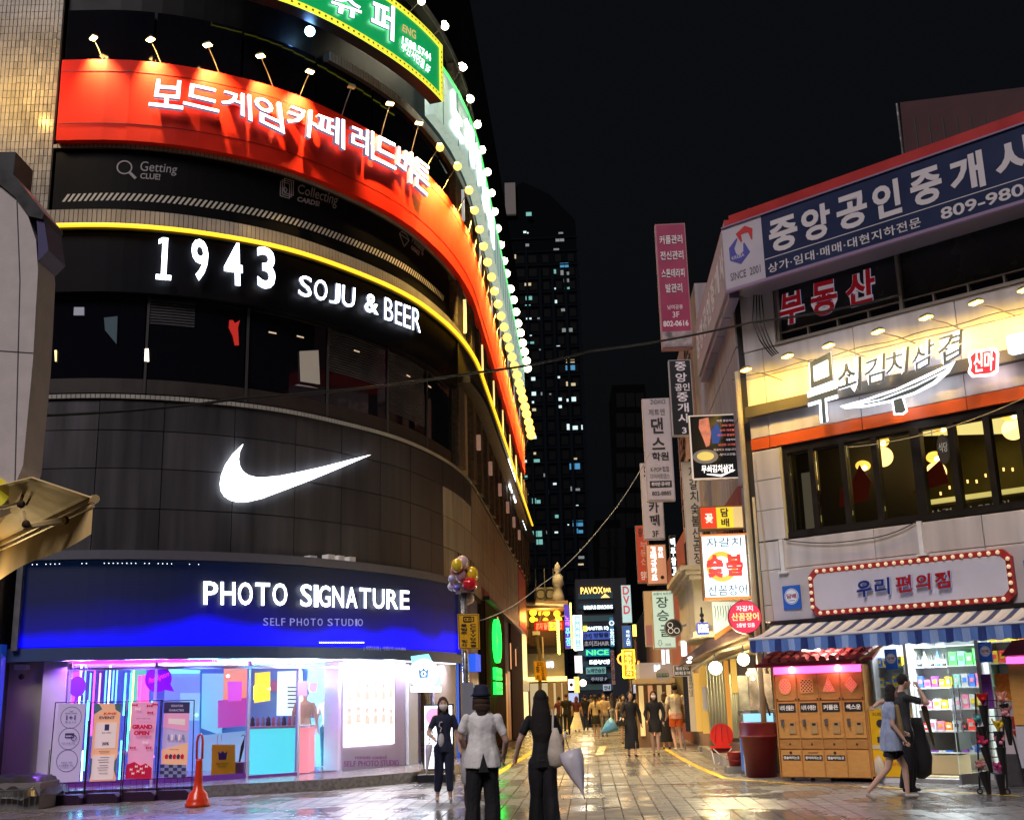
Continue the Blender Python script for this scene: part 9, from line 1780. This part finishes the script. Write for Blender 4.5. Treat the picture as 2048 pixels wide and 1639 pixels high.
# ---- black dress woman, blue umbrella
def P_(px, py): return gz(px, py)
person('woman in a long loose black dress walking towards the camera in the alley', P_(1265,1513), 4, 1.66, 'black', 'black', 'shoe_black', dict(re=(-.25,-.03,1.14), rw=(-.24,-.2,1.02), lk=(.07,-.06,.48), la=(.08,-.10,.09), ra=(-.08,.08,.09), head=(.01,-.01)), 'mid', 'hair', 'longdress', far=0, torsow=1.05, sleeves='long')
p = P_(1265,1513); closed_umbrella('pale blue folded umbrella held out by the woman in the black dress', gy(1199,1466,p.y-.2), gy(1238,1440,p.y-.25), (.18,.48,.68), .17, True, 1.0)
person('woman in a white mask, open black jacket and black skirt walking towards the camera', P_(1313,1510), -6, 1.66, 'black', 'black', 'shoe_black', dict(le=(.26,.0,1.12), lw=(.24,-.08,.9), re=(-.25,.0,1.1), rw=(-.22,-.1,.95), lk=(.06,-.05,.48), la=(.06,-.06,.09), ra=(-.06,.06,.08)), 'long', 'hair', 'mini', far=0, mask=True, sleeves='long', torsow=1.15)
person('woman with wavy brown hair in a green tee and long black skirt seen from behind', P_(1334,1497), 172, 1.62, 'green', 'black', 'shoe_black', None, 'mid', 'brownhair', 'longdress', far=1)
p = P_(1356,1500); T, _ = person('man in a cream white tee and bright orange shorts walking away', p, 188, 1.84, 'yellowwhite', 'orange', 'shoe_white', dict(lk=(.08,-.1,.48), la=(.06,.04,.09), rk=(-.08,-.02,.48), ra=(-.09,.06,.09), rw=(-.28,-.05,.9)), 'short', 'hair', 'shorts', fem=False, far=0, torsow=1.08, tophem=.82)
closed_umbrella('slim grey umbrella carried like a stick by the man in orange shorts', gy(1371,1500,p.y-.1), gy(1364,1462,p.y-.1), (.3,.27,.25), .025)
person('man in a black shirt and trousers seen from behind between the two walking women', P_(1288,1482), 176, 1.70, 'black', 'black', 'shoe_black', None, 'short', 'hair', 'trouser', fem=False, far=1, sleeves='long')
person('woman with a long ponytail, beige top and black skirt seen from behind', P_(1193,1480), 178, 1.62, 'cream', 'black', 'shoe_white', dict(lk=(.06,-.03,.48), la=(.05,.04,.09)), 'pony', 'hair', 'mini', far=1)
person('person in a pale hooded top and grey trousers facing the camera beside the ponytail woman', P_(1210,1472), 5, 1.66, 'cream', 'grey', 'shoe_black', dict(lw=(.15,-.2,1.1), rw=(-.15,-.2,1.1)), 'short', 'brownhair', 'trouser', far=1, fem=False, torsow=1.15, sleeves='long')
person('man in black tee and trousers seen from behind, left of the white skirt', P_(1135,1468), 172, 1.72, 'black', 'black', 'shoe_black', None, 'short', 'brownhair', 'trouser', fem=False, far=1)
person('woman in a maroon top and long flowing white skirt on the left of the alley', P_(1155,1463), 160, 1.6, 'maroon', 'white', 'shoe_white', None, 'mid', 'maroon', 'maxiskirt', far=1)
person('person in a dark shirt carrying a pale bag just left of the man in black', P_(1120,1466), 180, 1.6, 'maroon', 'charcoal', 'shoe_black', None, 'short', 'hair', 'trouser', far=1)
person('person in a black tee with white sleeves behind the white skirt', P_(1172,1460), 190, 1.66, 'black', 'navy', 'shoe_black', None, 'short', 'hair', 'trouser', far=1, fem=False)
person('woman in brown with bare legs half hidden behind the black dress', P_(1250,1486), 10, 1.6, 'brown', 'black', 'shoe_black', None, 'mid', 'hair', 'mini', far=1)
person('person in a tan patterned shirt between the black dress and the masked woman', P_(1278,1462), 184, 1.62, 'beige', 'brown', 'shoe_black', None, 'short', 'hair', 'trouser', far=1)
rr = random.Random(11); tops = ['cream','black','charcoal','white','green','grey','mustard','navy','teal','maroon','beige','brown']; cnt = 0
FARS = [(1183,1448,'cream','black'),(1201,1447,'mustard','charcoal'),(1218,1449,'black','black'),(1227,1455,'charcoal','grey'),(1237,1447,'black','navy'),(1243,1455,'grey','black'),(1262,1446,'navy','black'),(1148,1447,'grey','black'),(1130,1450,'brown','black'),(1300,1452,'cream','black'),(1272,1440,'beige','navy'),(1192,1438,'white','black'),(1210,1436,'black','charcoal'),(1228,1436,'maroon','black'),(1250,1437,'white','navy'),(1165,1438,'charcoal','black'),(1318,1450,'brown','black'),(1285,1440,'black','black')]
where = ['left of centre','just left of centre','at the centre','just right of centre','near the middle, darker','beside the blue umbrella','behind the black dress','by the lit terrace shop','under the second camera sign','in front of the yellow shop','behind the orange neon','deep in the centre','deep beside the bar building','farther back, in maroon','far back in white','far left by the blue-white window','by the yellow shop door','behind the man in black']
for i, (px, py, tp, bt_) in enumerate(FARS): person(f'distant pedestrian in a {tp} top in the alley crowd, {where[i]}', P_(px,py), rr.choice((0,180,170,10,190)), rr.uniform(1.56,1.74), tp, bt_, 'shoe_black', dict(lk=(.08,rr.uniform(-.08,.02),.48), la=(.08,rr.uniform(-.05,.1),.08)), rr.choice(('short','mid','long')), 'hair', rr.choice(('trouser','trouser','mini','longdress')), far=2, group='pedestrians in the distant alley crowd')
# ---- couple on the right
p1 = gz(1793,1597); T, hc = person('woman in an oversized pale blue shirt and dark shorts walking past the store', p1, 90, 1.60, 'lightblue', 'black', 'shoe_white', dict(lk=(.06,-.20,.47), la=(.05,-.20,.09), rk=(-.06,.10,.47), ra=(-.05,.44,.13), rt=(-.05,.36,.02), le=(.23,-.05,1.12), lw=(.15,-.25,1.0), re=(-.24,.02,1.12), rw=(-.27,-.12,.9), head=(.0,-.05), lean=(0,-.03)), 'mid', 'hair', 'shorts', far=0, torsow=1.25, tophem=.72, topflare=.07)
rawpart('shoulder_drape', merge(cap((-.16,-.1,1.36),(-.10,-.14,.95),.06,.09,.6)), cloth('gold_cloth', (.30,.20,.08)), T)
p2 = gz(1822,1585); T, hc = person('tall man in a dark tee drinking as he walks past the store', p2, 95, 1.76, 'charcoal', 'black', 'shoe_black', dict(re=(-.22,-.30,1.28), rw=(-.10,-.25,1.50), le=(.18,.28,1.30), lw=(.02,.42,1.25), lk=(.07,-.10,.48), la=(.05,.0,.09), rk=(-.08,.02,.48), ra=(-.08,.10,.09), head=(0,-.06)), 'short', 'hair', 'wide', fem=False, far=0, torsow=1.05)
q = gz(1822,1585); closed_umbrella('folded black umbrella slung from the drinking man\'s arm', gy(1868,1490,q.y-.1), gy(1842,1390,q.y-.1), (.012,.012,.012), .04)
bg_ = thing('long_black_bag', 'bulky long black coat or bag hanging behind the couple in front of the store', 'bag', q); m = MB(); c = gy(1838,1500,q.y+.25); m.lathe([(.05,-.42),(.16,-.35),(.20,-.1),(.15,.2),(.10,.5)], tuple(c), 14, sx=1, sy=.6); m.build('bag_body', CM('black'), bg_, True)
# ---- people inside the studio
person('person in a cream tee with a black bag in the studio doorway', Vector((*gz(606,1545,.2).xy,.21)) if 0 else Vector((-4.55,25.0,.212)), 178, 1.66, 'cream', 'black', 'shoe_white', None, 'short', 'hair', 'trouser', far=1, fem=False)
person('person in a white tee and jeans with a hand raised inside the studio', Vector((-4.15,25.5,.212)), -10, 1.64, 'white', 'denim', 'shoe_white', dict(lw=(.08,-.2,1.45), le=(.25,-.1,1.25), lk=(.14,-.05,.48), la=(.2,0,.09)), 'short', 'hair', 'trouser', far=1)
person('person in a pale top at the right of the studio doorway', Vector((-3.95,26.3,.212)), 15, 1.62, 'white', 'denim', 'shoe_white', None, 'mid', 'hair', 'trouser', far=1)
